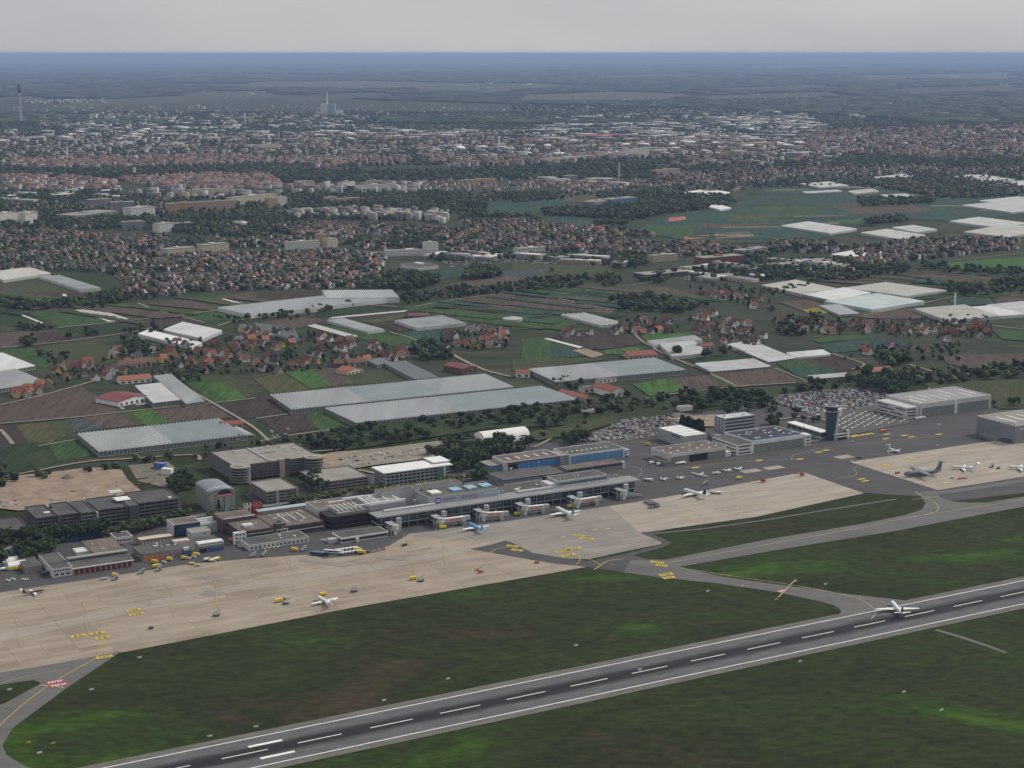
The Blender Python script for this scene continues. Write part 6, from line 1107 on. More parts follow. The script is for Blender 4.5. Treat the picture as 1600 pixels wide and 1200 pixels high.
CITY = [([(180, 282), (300, 276), (420, 276), (440, 292), (380, 300), (260, 296)], 22, 'o', .85), ([(200, 300), (340, 298), (440, 302), (440, 318), (300, 312), (200, 312)], 34, 'a', .45), ([(0, 276), (90, 278), (180, 286), (180, 300), (0, 300)], 26, 'o', .55), ([(440, 290), (520, 290), (660, 286), (660, 304), (440, 306)], 34, 'a', .4), ([(650, 284), (740, 280), (840, 280), (900, 284), (830, 300), (660, 300)], 25, 'v', .6), ([(840, 282), (1000, 282), (1060, 288), (1020, 304), (880, 304)], 22, 'v', .65), ([(850, 280), (1010, 284), (990, 290), (860, 290)], 45, 'i', .4), ([(1020, 278), (1120, 264), (1250, 262), (1320, 268), (1200, 284), (1080, 292)], 24, 'v', .7), ([(1250, 268), (1340, 256), (1440, 258), (1600, 262), (1600, 276), (1400, 274), (1290, 280)], 26, 'v', .6),
 ([(0, 250), (180, 248), (330, 244), (480, 246), (640, 246), (640, 258), (500, 262), (400, 256), (250, 262), (60, 266), (0, 262)], 26, 'o', .7), ([(640, 244), (800, 246), (940, 240), (1020, 246), (860, 258), (700, 262)], 32, 'o', .6), ([(640, 242), (800, 236), (1000, 230), (1020, 246), (860, 256)], 46, 'a', .45), ([(0, 215), (400, 212), (800, 206), (800, 240), (400, 244), (0, 248)], 50, 'a', .36), ([(0, 215), (400, 212), (800, 206), (800, 240), (400, 244), (0, 248)], 42, 'o', .3), ([(0, 205), (500, 195), (800, 208), (800, 216), (300, 224), (0, 226)], 110, 'j', .42), ([(800, 200), (1250, 182), (1300, 200), (1200, 222), (900, 226), (800, 222)], 105, 'j', .62), ([(640, 232), (900, 226), (1250, 226), (1300, 246), (1000, 246), (700, 246)], 110, 'j', .4), ([(800, 188), (1000, 180), (1250, 172), (1250, 184), (900, 198)], 170, 'j', .5), ([(60, 186), (520, 182), (640, 192), (400, 204), (60, 208)], 170, 'j', .45), ([(800, 218), (1100, 215), (1300, 220), (1300, 250), (1060, 262), (1000, 240), (800, 240)], 42, 'o', .42), ([(1000, 215), (1250, 205), (1350, 225), (1300, 262), (1100, 262)], 46, 'a', .32), ([(1050, 236), (1250, 232), (1380, 240), (1340, 254), (1080, 256)], 70, 'i', .4), ([(1250, 206), (1600, 196), (1680, 215), (1680, 250), (1450, 250), (1300, 240)], 42, 'o', .45), ([(1300, 210), (1600, 205), (1680, 240), (1400, 244)], 70, 'a', .25), ([(1380, 232), (1600, 228), (1680, 250), (1600, 262), (1440, 258)], 40, 'v', .3),
 ([(60, 182), (260, 178), (320, 190), (240, 200), (60, 204)], 55, 'a', .45), ([(320, 180), (520, 176), (640, 190), (480, 200), (320, 196)], 70, 'a', .33), ([(640, 190), (800, 196), (800, 206), (640, 210)], 80, 'v', .35), ([(40, 158), (160, 156), (165, 162), (40, 163)], 60, 'a', .6), ([(800, 182), (1000, 176), (1050, 186), (850, 196)], 75, 'v', .35), ([(1000, 170), (1200, 158), (1420, 158), (1480, 166), (1250, 180), (1050, 182)], 75, 'v', .4), ([(1000, 172), (1180, 160), (1400, 162), (1250, 178), (1050, 180)], 150, 'i', .4), ([(340, 148), (420, 144), (425, 152), (345, 156)], 70, 'v', .5), ([(0, 168), (330, 168), (560, 165), (800, 172), (800, 190), (300, 182), (0, 186)], 130, 'a', .4), ([(800, 165), (1150, 150), (1600, 150), (1650, 185), (1250, 190), (900, 185)], 130, 'a', .35), ([(1300, 160), (1650, 156), (1650, 190), (1320, 192)], 190, 'j', .3), ([(150, 140), (800, 120), (1500, 118), (1600, 135), (900, 145), (300, 156)], 480, 'j', .3), ([(300, 106), (1000, 102), (1600, 104), (1600, 114), (600, 118)], 1300, 'j', .3), ([(1280, 146), (1600, 140), (1600, 152), (1300, 155)], 110, 'v', .25), ([(1450, 118), (1600, 116), (1600, 128), (1460, 130)], 190, 'v', .3), ([(380, 164), (480, 160), (490, 170), (390, 172)], 90, 'v', .35), ([(680, 160), (900, 150), (920, 160), (720, 170)], 120, 'v', .2), ([(1150, 148), (1280, 144), (1300, 152), (1170, 156)], 110, 'v', .35)]
towns('city_buildings', CITY)

# ================================================================== TREES
def leaf_mat(name, c):
    m, n, l, b = _new(name); b.inputs['Roughness'].default_value = .8; b.inputs['Specular IOR Level'].default_value = .15
    oi = n.new('ShaderNodeObjectInfo'); g = n.new('ShaderNodeNewGeometry'); t = n.new('ShaderNodeTexNoise'); l(g.outputs['Position'], t.inputs['Vector']); t.inputs['Scale'].default_value = .5; t.inputs['Detail'].default_value = 3
    a = n.new('ShaderNodeMapRange'); l(t.outputs['Fac'], a.inputs[0]); a.inputs[1].default_value = .3; a.inputs[2].default_value = .7; a.inputs[3].default_value = .6; a.inputs[4].default_value = 1.5
    r2 = n.new('ShaderNodeMapRange'); l(oi.outputs['Random'], r2.inputs[0]); r2.inputs[3].default_value = .75; r2.inputs[4].default_value = 1.3
    mu = n.new('ShaderNodeMath'); mu.operation = 'MULTIPLY'; l(a.outputs[0], mu.inputs[0]); l(r2.outputs[0], mu.inputs[1])
    mm = n.new('ShaderNodeVectorMath'); mm.operation = 'SCALE'; mm.inputs[0].default_value = c; l(mu.outputs[0], mm.inputs['Scale']); l(mm.outputs[0], b.inputs['Base Color']); MATS[name] = m; return m
LEAF = {'broad': leaf_mat('leaves_mid', (.058, .082, .030)), 'dark': leaf_mat('leaves_dark', (.036, .056, .024)), 'light': leaf_mat('leaves_light', (.105, .125, .042)), 'conifer': leaf_mat('needles', (.014, .027, .016))}
BARK = mat('bark', (.06, .048, .038), .95, .2, .5)
def crown(seed, kind):
    """leaf clumps spread through a lumpy crown of height 1 and radius about .5; unit sized"""
    r = np.random.default_rng(seed); q = MB()
    if kind == 'conifer': lobes = [(0, 0, .15 + .8 * k / 7, .30 * (1 - k / 8) + .03, .12) for k in range(8)]
    elif kind == 'poplar': lobes = [(r.normal(0, .02), r.normal(0, .02), .12 + .8 * k / 6, .17 * math.sin(.5 + 2.2 * k / 6) + .05, .14) for k in range(7)]
    else: lobes = [(r.normal(0, .2), r.normal(0, .2), r.uniform(.38, .8), r.uniform(.18, .3), r.uniform(.15, .24)) for _ in range(9)] + [(0, 0, .6, .34, .3)]
    for (lx, ly, lz, lr, lh) in lobes:
        n = 34
        d = r.normal(size=(n, 3)); d /= np.linalg.norm(d, axis=1)[:, None]; rad = r.uniform(.7, 1.08, n)
        for k in range(n):
            c = np.array((lx + d[k, 0] * lr * rad[k], ly + d[k, 1] * lr * rad[k], lz + d[k, 2] * lh * rad[k]))
            if c[2] < .1: continue
            nn = d[k] + r.normal(0, .45, 3); nn /= np.linalg.norm(nn); a = np.cross(nn, r.normal(size=3)); a /= np.linalg.norm(a); b = np.cross(nn, a); s_ = r.uniform(.07, .125)
            q.poly([c + a * s_, c + b * s_ * .8, c - a * s_, c - b * s_ * .8])
    return q.mesh('crown')
CR = {k: [crown(100 * i + j, k) for j in range(nv)] for i, (k, nv) in enumerate((('round', 6), ('conifer', 2), ('poplar', 2)))}
def trunk_mesh(seed):
    r = random.Random(seed); q = MB(); q.tube((0, 0, 0), (0, 0, .5), .035, .022, 6)
    for k in range(4):
        a = k * 1.6 + r.random(); q.tube((0, 0, .28 + .06 * k), (.22 * math.cos(a), .22 * math.sin(a), .6 + .05 * k), .014, .006, 4)
    return q.mesh('trunk')
TR = [trunk_mesh(k) for k in range(3)]
tr_ = random.Random(5); NT = [0]; _cm = {}
def tree(x, y, h, kind, leaf, label, group, spread=1.0):
    t = thing('tree', label, 'tree', (x, y, 0), tr_.uniform(0, 6.28), group)
    cm = tr_.choice(CR[kind]); key = (cm.name, leaf)
    if key not in _cm: me = cm.copy(); me.materials.clear(); me.materials.append(LEAF[leaf]); _cm[key] = me
    s_ = h * spread
    o = link('crown', _cm[key], None, t); o.scale = (s_, s_, h); o = link('trunk', tr_.choice(TR), BARK, t); o.scale = (h, h, h); NT[0] += 1
KN = {'broad': 'mid-green', 'dark': 'dark green', 'light': 'yellow-green', 'conifer': 'blackish green'}
def grove(px, spacing, hs, kind, leaf, where, keep=1.0, spread=1.0, maxn=99):
    p = list(scatter(px, spacing, .4)); tr_.shuffle(p); n = 0
    for x, y in p:
        if tr_.random() > keep or n >= maxn: continue
        h = tr_.uniform(*hs); sz = 'tall' if h > hs[0] + (hs[1] - hs[0]) * .6 else 'low' if h < hs[0] + (hs[1] - hs[0]) * .3 else 'middling'
        shp = {'round': 'bushy', 'conifer': 'pointed', 'poplar': 'columnar'}[kind]
        tree(x, y, h, kind, leaf, f'{sz} {shp} {KN[leaf]} tree {where}', 'trees ' + where, spread); n += 1
def row(px, n, hs, kind, leaf, where, spread=1.0):
    p = [np.array(at(*a)) for a in px]; seg = np.linspace(0, len(p) - 1, n)
    for s_ in seg:
        i = min(int(s_), len(p) - 2); q = p[i] + (p[i + 1] - p[i]) * (s_ - i); h = tr_.uniform(*hs)
        shp = {'round': 'bushy', 'conifer': 'pointed', 'poplar': 'columnar'}[kind]
        tree(q[0] + tr_.uniform(-1, 1), q[1] + tr_.uniform(-1, 1), h, kind, leaf, f'{shp} {KN[leaf]} tree {where}', 'trees ' + where, spread)
row([(455, 789), (540, 776)], 13, (7, 8.5), 'round', 'light', 'in the clipped row below the open-deck car parks', 1.15); row([(560, 772), (598, 767)], 6, (7, 8.5), 'round', 'light', 'in the short row left of the airport office', 1.15)
row([(612, 772), (668, 763)], 9, (8, 9.5), 'round', 'light', 'in the clipped row before the airport office', 1.15); row([(690, 758), (720, 753)], 5, (8, 9.5), 'round', 'light', 'between the airport office and the hangars', 1.2); row([(738, 751), (765, 746)], 5, (9, 11), 'round', 'broad', 'beside the grey cargo shed', 1.15)
row([(328, 812), (404, 800)], 12, (8, 9.5), 'round', 'light', 'in the clipped row before the hotel', 1.15); row([(168, 842), (290, 812)], 16, (9, 12), 'round', 'broad', 'in the row along the dark multi-storey car park', 1.15); row([(60, 852), (160, 838)], 12, (13, 18), 'round', 'dark', 'before the stepped lower end of the dark car park', .95)
grove([(-40, 850), (70, 838), (92, 862), (70, 878), (-40, 895)], 13, (9, 16), 'round', 'dark', 'in the dark grove left of the fire station', .95, 1.0, 30); grove([(480, 760), (500, 752), (505, 775), (485, 782)], 9, (14, 19), 'round', 'dark', 'between the two open-deck car parks', 1, .8, 7); grove([(255, 752), (300, 742), (308, 765), (270, 772)], 12, (9, 13), 'round', 'dark', 'behind the hotel', .9, 1.0, 9)
grove([(665, 735), (700, 700), (790, 690), (850, 698), (830, 712), (765, 720), (750, 740), (700, 745)], 13, (11, 17), 'round', 'dark', 'in the park between airport office and blue-door hangars', .9, 1.0, 46); grove([(660, 715), (700, 700), (740, 700), (720, 715)], 14, (11, 15), 'round', 'light', 'on the bright edge of the park', .6, 1.0, 8); grove([(880, 692), (910, 680), (918, 692), (895, 700)], 11, (12, 16), 'round', 'dark', 'at the corner of the crowded car park', 1, .9, 8)
row([(1066, 673), (1096, 679)], 7, (15, 18), 'poplar', 'conifer', 'in the dense columnar clump beside the ribbed white roof', 1.1); grove([(1180, 668), (1215, 660), (1225, 668), (1190, 676)], 11, (8, 13), 'round', 'dark', 'between the office slab and the control tower', .9, 1.0, 7); row([(1240, 655), (1270, 660)], 3, (6, 9), 'round', 'dark', 'by the white strip roof', 1.0)
grove([(1060, 622), (1130, 615), (1215, 622), (1220, 640), (1130, 650), (1075, 640)], 17, (9, 16), 'round', 'dark', 'in the scrub belt beyond the car parks', .75, 1.05, 28); grove([(1335, 605), (1345, 588), (1400, 592), (1430, 606), (1400, 622)], 14, (13, 19), 'round', 'dark', 'in the compact wood behind the crowded car park', .95, 1.05, 26); grove([(500, 690), (560, 672), (640, 672), (680, 685), (600, 695), (520, 708)], 15, (7, 13), 'round', 'dark', 'in the scrub behind the round-ramp car park', .8, 1.1, 28); grove([(700, 668), (810, 640), (905, 640), (930, 655), (860, 665), (760, 672)], 17, (7, 12), 'round', 'dark', 'in the scrub below the long greenhouses', .7, 1.1, 28)
for px, py, h, leaf, lab in ((1115, 622, 15, 'dark', 'lone round dark tree beside the brown field and the track'), (1030, 628, 11, 'dark', 'round dark tree at the bend of the farm track'), (1056, 558, 18, 'dark', 'huge dark tree before the white film greenhouse'), (1103, 560, 15, 'dark', 'second dark tree before the white film greenhouse'), (1130, 556, 15, 'dark', 'dark tree between film greenhouse and tunnels'), (1583, 635, 12, 'dark', 'lone bush-like tree on the grass by the tall grey hangar'), (101, 474, 13, 'dark', 'dark tree beside the vineyard rows'), (1450, 400, 14, 'dark', 'dark tree at the end of the far village'), (342, 803, 13, 'conifer', 'slim dark cypress at the hotel wall'), (188, 468, 16, 'conifer', 'tall dark cypress at the edge of the town'), (1170, 480, 20, 'conifer', 'tall dark conifer among the scattered houses'), (862, 425, 10, 'dark', 'small tree on the pale meadow')):
    x, y = at(px, py); tree(x, y, h, 'conifer' if leaf == 'conifer' else 'round', leaf, lab, None, .6 if leaf == 'conifer' else 1.1)
for o in list(C.objects):
    if o.name.startswith('tree') and o.get('group') is None and 'group' in o: del o['group']
# ---- woods, hedges and garden trees further off: one mass of crowns
ico_v = []; ph = (1 + 5 ** .5) / 2
for a, b in ((-1, ph), (1, ph), (-1, -ph), (1, -ph)): ico_v += [(a, b, 0)]
for a, b in ((-1, ph), (1, ph), (-1, -ph), (1, -ph)): ico_v += [(0, a, b)]
for a, b in ((-1, ph), (1, ph), (-1, -ph), (1, -ph)): ico_v += [(b, 0, a)]
ico_v = np.array(ico_v) / math.sqrt(1 + ph * ph)
ICO_F = [f for f in __import__('itertools').combinations(range(12), 3) if all(np.linalg.norm(ico_v[a] - ico_v[b]) < 1.1 for a, b in ((f[0], f[1]), (f[1], f[2]), (f[0], f[2])))]
ICO_F = np.array([f if np.dot(np.cross(ico_v[f[1]] - ico_v[f[0]], ico_v[f[2]] - ico_v[f[0]]), ico_v[f[0]]) > 0 else (f[0], f[2], f[1]) for f in ICO_F])
def tri_mass(name, V, F, col, m):
    me = bpy.data.meshes.new(name); me.vertices.add(len(V)); me.vertices.foreach_set('co', V.astype(np.float32).ravel()); me.loops.add(F.size); me.loops.foreach_set('vertex_index', F.astype(np.int32).ravel())
    me.polygons.add(len(F)); me.polygons.foreach_set('loop_start', (np.arange(len(F)) * 3).astype(np.int32)); me.update(calc_edges=True)
    a = me.attributes.new('col', 'FLOAT_COLOR', 'POINT'); c = np.ones((len(V), 4), np.float32); c[:, :3] = col; a.data.foreach_set('color', c.ravel()); return link(name, me, m, None, 'stuff')
LEAFA = attr_mat('far_leaves', .9, .4, .25)
TG = np.array([(.020, .034, .015), (.026, .042, .017), (.036, .054, .020), (.014, .024, .013), (.052, .068, .026)])
def wood(name, areas, lumps=3):
    Vs, Fs, Cs = [], [], []; off = 0
    for px, sp_, (h0, h1), keep, wr in areas:
        p = scatter(px, sp_, .48); p = p[rng.random(len(p)) < keep]; n = len(p)
        if n == 0: continue
        h = rng.uniform(h0, h1, n); colr = TG[rng.integers(0, 5, n)] * rng.uniform(.7, 1.35, (n, 1))
        for k in range(lumps):
            v = ico_v[None] * (1 + rng.uniform(-.42, .42, (n, 12, 1))); sc = (h * wr)[:, None] * (.8 if k == 0 else rng.uniform(.3, .65, n)[:, None])
            dx = np.zeros((n, 2)) if k == 0 else rng.normal(0, .45, (n, 2)) * (h * wr)[:, None]; zc = h * (.55 if k == 0 else rng.uniform(.35, .92, n))
            W = np.empty((n, 12, 3)); W[:, :, 0] = v[:, :, 0] * sc + (p[:, 0] + dx[:, 0])[:, None]; W[:, :, 1] = v[:, :, 1] * sc + (p[:, 1] + dx[:, 1])[:, None]; W[:, :, 2] = v[:, :, 2] * (h * (.44 if k == 0 else .22))[:, None] + zc[:, None]
            Vs.append(W.reshape(-1, 3)); Fs.append((ICO_F[None] + (np.arange(n) * 12)[:, None, None]).reshape(-1, 3) + off); Cs.append(np.repeat(colr * rng.uniform(.6, 1.5, (n, 1)), 12, axis=0)); off += n * 12
    return tri_mass(name, np.concatenate(Vs), np.concatenate(Fs), np.concatenate(Cs), LEAFA)
VILL = [[(72, 584), (165, 560), (262, 536), (398, 525), (398, 585), (318, 590), (180, 592), (82, 604)], [(398, 512), (642, 545), (645, 566), (480, 582), (398, 588)], [(690, 515), (800, 518), (790, 548), (690, 556)], [(940, 522), (990, 495), (1062, 510), (1050, 524)], [(1072, 500), (1112, 488), (1205, 530), (1180, 548), (1080, 524)], [(1062, 448), (1202, 466), (1212, 490), (1110, 468)], [(1195, 500), (1330, 504), (1545, 498), (1550, 530), (1430, 530), (1220, 520)], [(1312, 562), (1345, 545), (1500, 540), (1500, 566), (1362, 566)]]
wood('garden_trees', [(v, 15, (5, 10), .5, .42) for v in VILL] + [(t_[0], 14, (6, 13), .7, .46) for t_ in TOWN[:6]] + [(t_[0], 17, (7, 14), .7, .5) for t_ in TOWN[6:]], 3)
HEDGE = [([(0, 470), (110, 472), (190, 455), (210, 470), (160, 482), (0, 486)], 13, (7, 13), .75, .5), ([(560, 445), (600, 430), (660, 432), (690, 440), (680, 448), (620, 456), (560, 456)], 12, (9, 17), .8, .45), ([(622, 470), (640, 462), (720, 452), (800, 448), (830, 440), (960, 430), (980, 440), (960, 447), (830, 455), (740, 464), (640, 476)], 15, (8, 14), .7, .5), ([(725, 434), (740, 420), (778, 424), (785, 432), (760, 437), (728, 438)], 11, (10, 16), .95, .5), ([(640, 550), (660, 538), (700, 545), (712, 560), (660, 566)], 12, (9, 15), .85, .5), ([(185, 545), (195, 530), (230, 540), (232, 556), (190, 556)], 13, (9, 14), .8, .5), ([(20, 512), (60, 508), (90, 512), (60, 520)], 12, (6, 11), .7, .5), ([(20, 540), (50, 528), (60, 535), (45, 543)], 12, (9, 14), .6, .5), ([(80, 530), (130, 520), (160, 522), (90, 538)], 18, (8, 13), .4, .5), ([(190, 520), (240, 510), (260, 520), (210, 530)], 16, (7, 12), .5, .5), ([(340, 500), (400, 496), (480, 486), (560, 472), (560, 478), (470, 498), (350, 508)], 15, (6, 11), .5, .55), ([(260, 590), (310, 575), (350, 585), (300, 600), (262, 598)], 15, (6, 11), .6, .5), ([(48, 556), (90, 552), (118, 562), (80, 572)], 14, (6, 11), .5, .5), ([(950, 470), (1000, 462), (1080, 475), (1110, 478), (1060, 490), (980, 488)], 13, (8, 14), .7, .5), ([(1100, 445), (1200, 455), (1270, 440), (1280, 448), (1210, 462), (1120, 455)], 16, (6, 11), .5, .5),
 ([(1000, 440), (1040, 425), (1060, 430), (1030, 445)], 14, (8, 14), .7, .5), ([(1120, 418), (1200, 410), (1330, 420), (1420, 416), (1440, 425), (1330, 440), (1200, 440), (1130, 432)], 17, (8, 14), .65, .5), ([(1440, 412), (1480, 418), (1600, 424), (1600, 432), (1480, 426), (1440, 422)], 15, (8, 13), .7, .5), ([(1440, 440), (1500, 448), (1560, 440), (1660, 430), (1660, 455), (1540, 462), (1500, 462)], 15, (8, 14), .7, .5), ([(1230, 500), (1280, 498), (1290, 520), (1240, 528), (1215, 520)], 14, (8, 15), .75, .5), ([(1370, 560), (1410, 548), (1425, 566), (1390, 576)], 12, (9, 15), .9, .5), ([(1410, 586), (1480, 578), (1560, 576), (1680, 565), (1680, 590), (1560, 592), (1480, 602), (1420, 600)], 15, (8, 14), .8, .55), ([(1200, 612), (1260, 600), (1330, 592), (1330, 606), (1200, 622)], 16, (6, 12), .5, .6), ([(1060, 612), (1150, 608), (1200, 612), (1100, 626), (1060, 626)], 18, (5, 10), .4, .6), ([(860, 598), (900, 595), (925, 606), (880, 612)], 13, (6, 10), .5, .5), ([(880, 632), (960, 618), (1010, 624), (1060, 622), (1060, 640), (940, 650), (880, 645)], 15, (7, 12), .75, .55), ([(20, 745), (100, 735), (200, 722), (300, 705), (420, 690), (440, 700), (320, 720), (200, 736), (90, 752), (30, 760)], 14, (4, 9), .6, .6), ([(-40, 745), (20, 735), (30, 760), (-40, 780)], 13, (8, 13), .9, .5), ([(400, 640), (455, 648), (448, 655), (405, 628)], 12, (5, 8), .5, .55), ([(440, 690), (520, 676), (560, 682), (500, 705), (450, 702)], 13, (5, 10), .7, .6), ([(640, 660), (760, 640), (860, 634), (870, 642), (760, 660), (650, 672)], 15, (4, 9), .5, .65), ([(810, 686), (850, 668), (960, 660), (900, 686), (840, 696)], 22, (5, 9), .35, .55), ([(1530, 628), (1680, 615), (1680, 640), (1560, 642)], 18, (3, 6), .4, .7), ([(1180, 625), (1240, 640), (1290, 656), (1270, 662), (1190, 650)], 17, (4, 8), .4, .6),
 ([(570, 310), (690, 300), (720, 315), (700, 345), (640, 320), (570, 328)], 17, (9, 16), .75, .5), ([(700, 318), (760, 312), (760, 335), (830, 340), (860, 350), (800, 346), (720, 346)], 17, (9, 16), .75, .5), ([(848, 330), (930, 326), (1000, 318), (1060, 320), (1120, 316), (1140, 322), (1040, 336), (990, 346), (900, 340), (850, 338)], 15, (10, 17), .9, .5), ([(800, 302), (870, 304), (880, 312), (800, 318)], 17, (9, 15), .8, .5), ([(930, 306), (1000, 296), (1060, 306), (1140, 308), (1150, 318), (1060, 320), (940, 324)], 16, (9, 16), .8, .5), ([(930, 348), (985, 346), (980, 352), (930, 354)], 14, (8, 13), .9, .5), ([(1340, 312), (1460, 312), (1460, 318), (1400, 322), (1345, 323)], 15, (9, 16), .9, .5), ([(1350, 345), (1410, 340), (1418, 348), (1360, 352)], 14, (8, 14), .95, .5), ([(1310, 285), (1400, 280), (1470, 275), (1590, 290), (1590, 308), (1480, 312), (1380, 296), (1320, 292)], 20, (8, 14), .6, .5), ([(1180, 285), (1300, 284), (1280, 290), (1200, 294)], 22, (7, 12), .5, .5), ([(0, 340), (260, 338), (440, 340), (440, 350), (300, 350), (120, 362), (0, 358)], 19, (8, 14), .6, .5), ([(260, 366), (340, 362), (450, 370), (520, 345), (460, 345), (380, 352), (300, 352)], 19, (8, 14), .55, .5), ([(560, 378), (660, 372), (700, 378), (660, 392), (570, 384)], 17, (8, 15), .75, .5), ([(270, 380), (310, 372), (330, 385), (280, 392)], 17, (8, 15), .8, .5), ([(950, 405), (1000, 398), (1010, 415), (960, 420)], 14, (9, 16), .9, .5), ([(1090, 405), (1150, 398), (1170, 388), (1220, 395), (1200, 405), (1100, 412)], 16, (8, 15), .7, .5)]
wood('hedgerow_trees', HEDGE, 6)
CW = [([(0, 262), (180, 266), (260, 262), (400, 262), (520, 268), (660, 268), (800, 262), (900, 258), (1010, 258), (1040, 270), (1010, 282), (860, 282), (660, 284), (450, 288), (420, 276), (180, 280), (0, 278)], 24, (11, 18), .78, .55), ([(1040, 262), (1240, 252), (1400, 256), (1400, 262), (1250, 266), (1100, 272)], 27, (10, 16), .6, .55), ([(1280, 246), (1440, 246), (1600, 252), (1600, 264), (1440, 262), (1300, 258)], 27, (10, 16), .75, .55), ([(1540, 262), (1680, 262), (1680, 282), (1560, 278)], 27, (9, 15), .7, .55), ([(0, 206), (800, 200), (1600, 192), (1600, 256), (1000, 258), (0, 264)], 31, (10, 17), .72, .6), ([(440, 305), (640, 305), (600, 320), (450, 330), (430, 320)], 23, (9, 15), .6, .5), ([(0, 298), (440, 300), (640, 300), (640, 345), (0, 345)], 24, (8, 14), .6, .5), ([(1000, 262), (1600, 255), (1600, 284), (1000, 300)], 32, (9, 14), .6, .55), ([(0, 176), (800, 176), (800, 208), (0, 214)], 48, (12, 17), .75, .8), ([(800, 160), (1600, 150), (1600, 200), (800, 206)], 60, (12, 17), .7, .85), ([(640, 300), (840, 300), (1000, 302), (1000, 308), (650, 312)], 30, (8, 14), .5, .5), ([(260, 238), (520, 240), (520, 246), (300, 246)], 40, (10, 16), .8, .6), ([(480, 205), (760, 208), (760, 216), (500, 214)], 45, (10, 16), .8, .6)]
wood('park_woods', CW, 3)

# ================================================================== FAR COUNTRY
CLEAR = [[(90, 168), (110, 158), (260, 150), (300, 143), (430, 142), (440, 152), (330, 158), (200, 164)], [(380, 128), (560, 126), (720, 131), (720, 137), (540, 140), (390, 136)], [(430, 150), (600, 144), (640, 150), (520, 158), (440, 158)], [(640, 135), (860, 130), (880, 137), (760, 146), (640, 143)], [(800, 149), (960, 143), (1100, 147), (1060, 158), (900, 160), (800, 157)], [(1090, 140), (1260, 131), (1330, 137), (1200, 144)], [(1080, 150), (1300, 143), (1340, 152), (1150, 160)], [(1330, 118), (1600, 113), (1600, 122), (1340, 126)], [(1380, 140), (1600, 132), (1600, 142), (1420, 150)], [(620, 196), (760, 194), (800, 200), (640, 203)], [(960, 176), (1060, 168), (1100, 172), (1000, 182)], [(0, 152), (60, 150), (70, 155), (0, 158)], [(250, 117), (350, 115), (350, 119), (255, 121)], [(0, 134), (110, 130), (115, 134), (0, 139)], [(500, 108), (700, 105), (720, 109), (520, 112)], [(900, 118), (1100, 115), (1120, 120), (920, 124)], [(1150, 103), (1400, 100), (1400, 104), (1170, 107)]]
for k, c in enumerate(CLEAR):
    psheet('field', c, 1.2 + .05 * k, ramp_mat('far_field_%d' % (k % 3), [[(.045, .055, .03), (.08, .08, .05)], [(.06, .06, .04), (.10, .09, .065)], [(.035, .05, .026), (.065, .07, .04)]][k % 3], scale=.002, detail=4, streak=(.3, 1, 1)))
clear_w = [[at(*p) for p in c] for c in CLEAR]
def far_wood(y0, y1, spacing, rad, h, keep, avoid_city=True):
    n = int((y1 - y0) / spacing); pts = []
    for j in range(n):
        yy = y0 + spacing * j; wx = yy * .40; m = int(2 * wx / spacing)
        xs = np.linspace(-wx, wx, m) + rng.uniform(-.45, .45, m) * spacing; pts.append(np.stack([xs, yy + rng.uniform(-.45, .45, m) * spacing], 1))
    p = np.concatenate(pts); k = np.ones(len(p), bool)
    for c in clear_w: k &= ~inside(p, c)
    # broad irregular openings in the woodland
    f = np.sin(p[:, 0] / 1900 + 1.3 * np.sin(p[:, 1] / 2300)) + np.sin(p[:, 1] / 1500 + p[:, 0] / 5200 + 2) + .6 * np.sin(p[:, 0] / 610 + p[:, 1] / 770)
    k &= f > keep; p = p[k]; n = len(p)
    v = ico_v[None] * (1 + rng.uniform(-.3, .3, (n, 12, 1))); W = np.empty((n, 12, 3)); hh2 = h * rng.uniform(.7, 1.25, n)
    W[:, :, 0] = v[:, :, 0] * rad * 1.25 + p[:, 0:1]; W[:, :, 1] = v[:, :, 1] * rad + p[:, 1:2]; W[:, :, 2] = v[:, :, 2] * hh2[:, None] * .62 + hh2[:, None] * .42
    col = np.repeat(TG[rng.integers(0, 4, n)] * rng.uniform(.75, 1.15, (n, 1)), 12, axis=0)
    return W.reshape(-1, 3), (ICO_F[None] + (np.arange(n) * 12)[:, None, None]).reshape(-1, 3), col
parts = [far_wood(10500, 16000, 105, 75, 20, -.55), far_wood(16000, 28000, 180, 135, 23, -.9), far_wood(28000, 60000, 420, 330, 30, -1.1), far_wood(60000, 150000, 1500, 1200, 60, -1.3)]
off = 0; VV, FF, CC = [], [], []
for v_, f_, c_ in parts: VV.append(v_); FF.append(f_ + off); CC.append(c_); off += len(v_)
tri_mass('distant_forest', np.concatenate(VV), np.concatenate(FF), np.concatenate(CC), LEAFA)
# low hills closing the horizon
xs = np.linspace(-36000, 36000, 120); q = MB(); prof = []
for x in xs:
    px = 800 + FPX * x / 93000.0
    prof.append(8 + 52 * math.exp(-((px - 150) / 190) ** 2) + 34 * math.exp(-((px - 880) / 90) ** 2) + 26 * math.exp(-((px - 480) / 130) ** 2) + 22 * math.exp(-((px - 1480) / 220) ** 2) + 5 * math.sin(x / 1700) + 3 * math.sin(x / 660))
nx = len(xs)
for yy, k in ((62000, 0), (82000, .55), (93000, 1.0), (104000, 0)): q.v += [(x, yy, max(0.5, (p_ * 2.4 + 235) * k + .5)) for x, p_ in zip(xs, prof)]
for j in range(3):
    for i in range(nx - 1): q.f.append((j * nx + i, j * nx + i + 1, (j + 1) * nx + i + 1, (j + 1) * nx + i))
q.build('hills', mat('far_hill_forest', (.028, .042, .022), .95, .2, .003), None, 'structure')
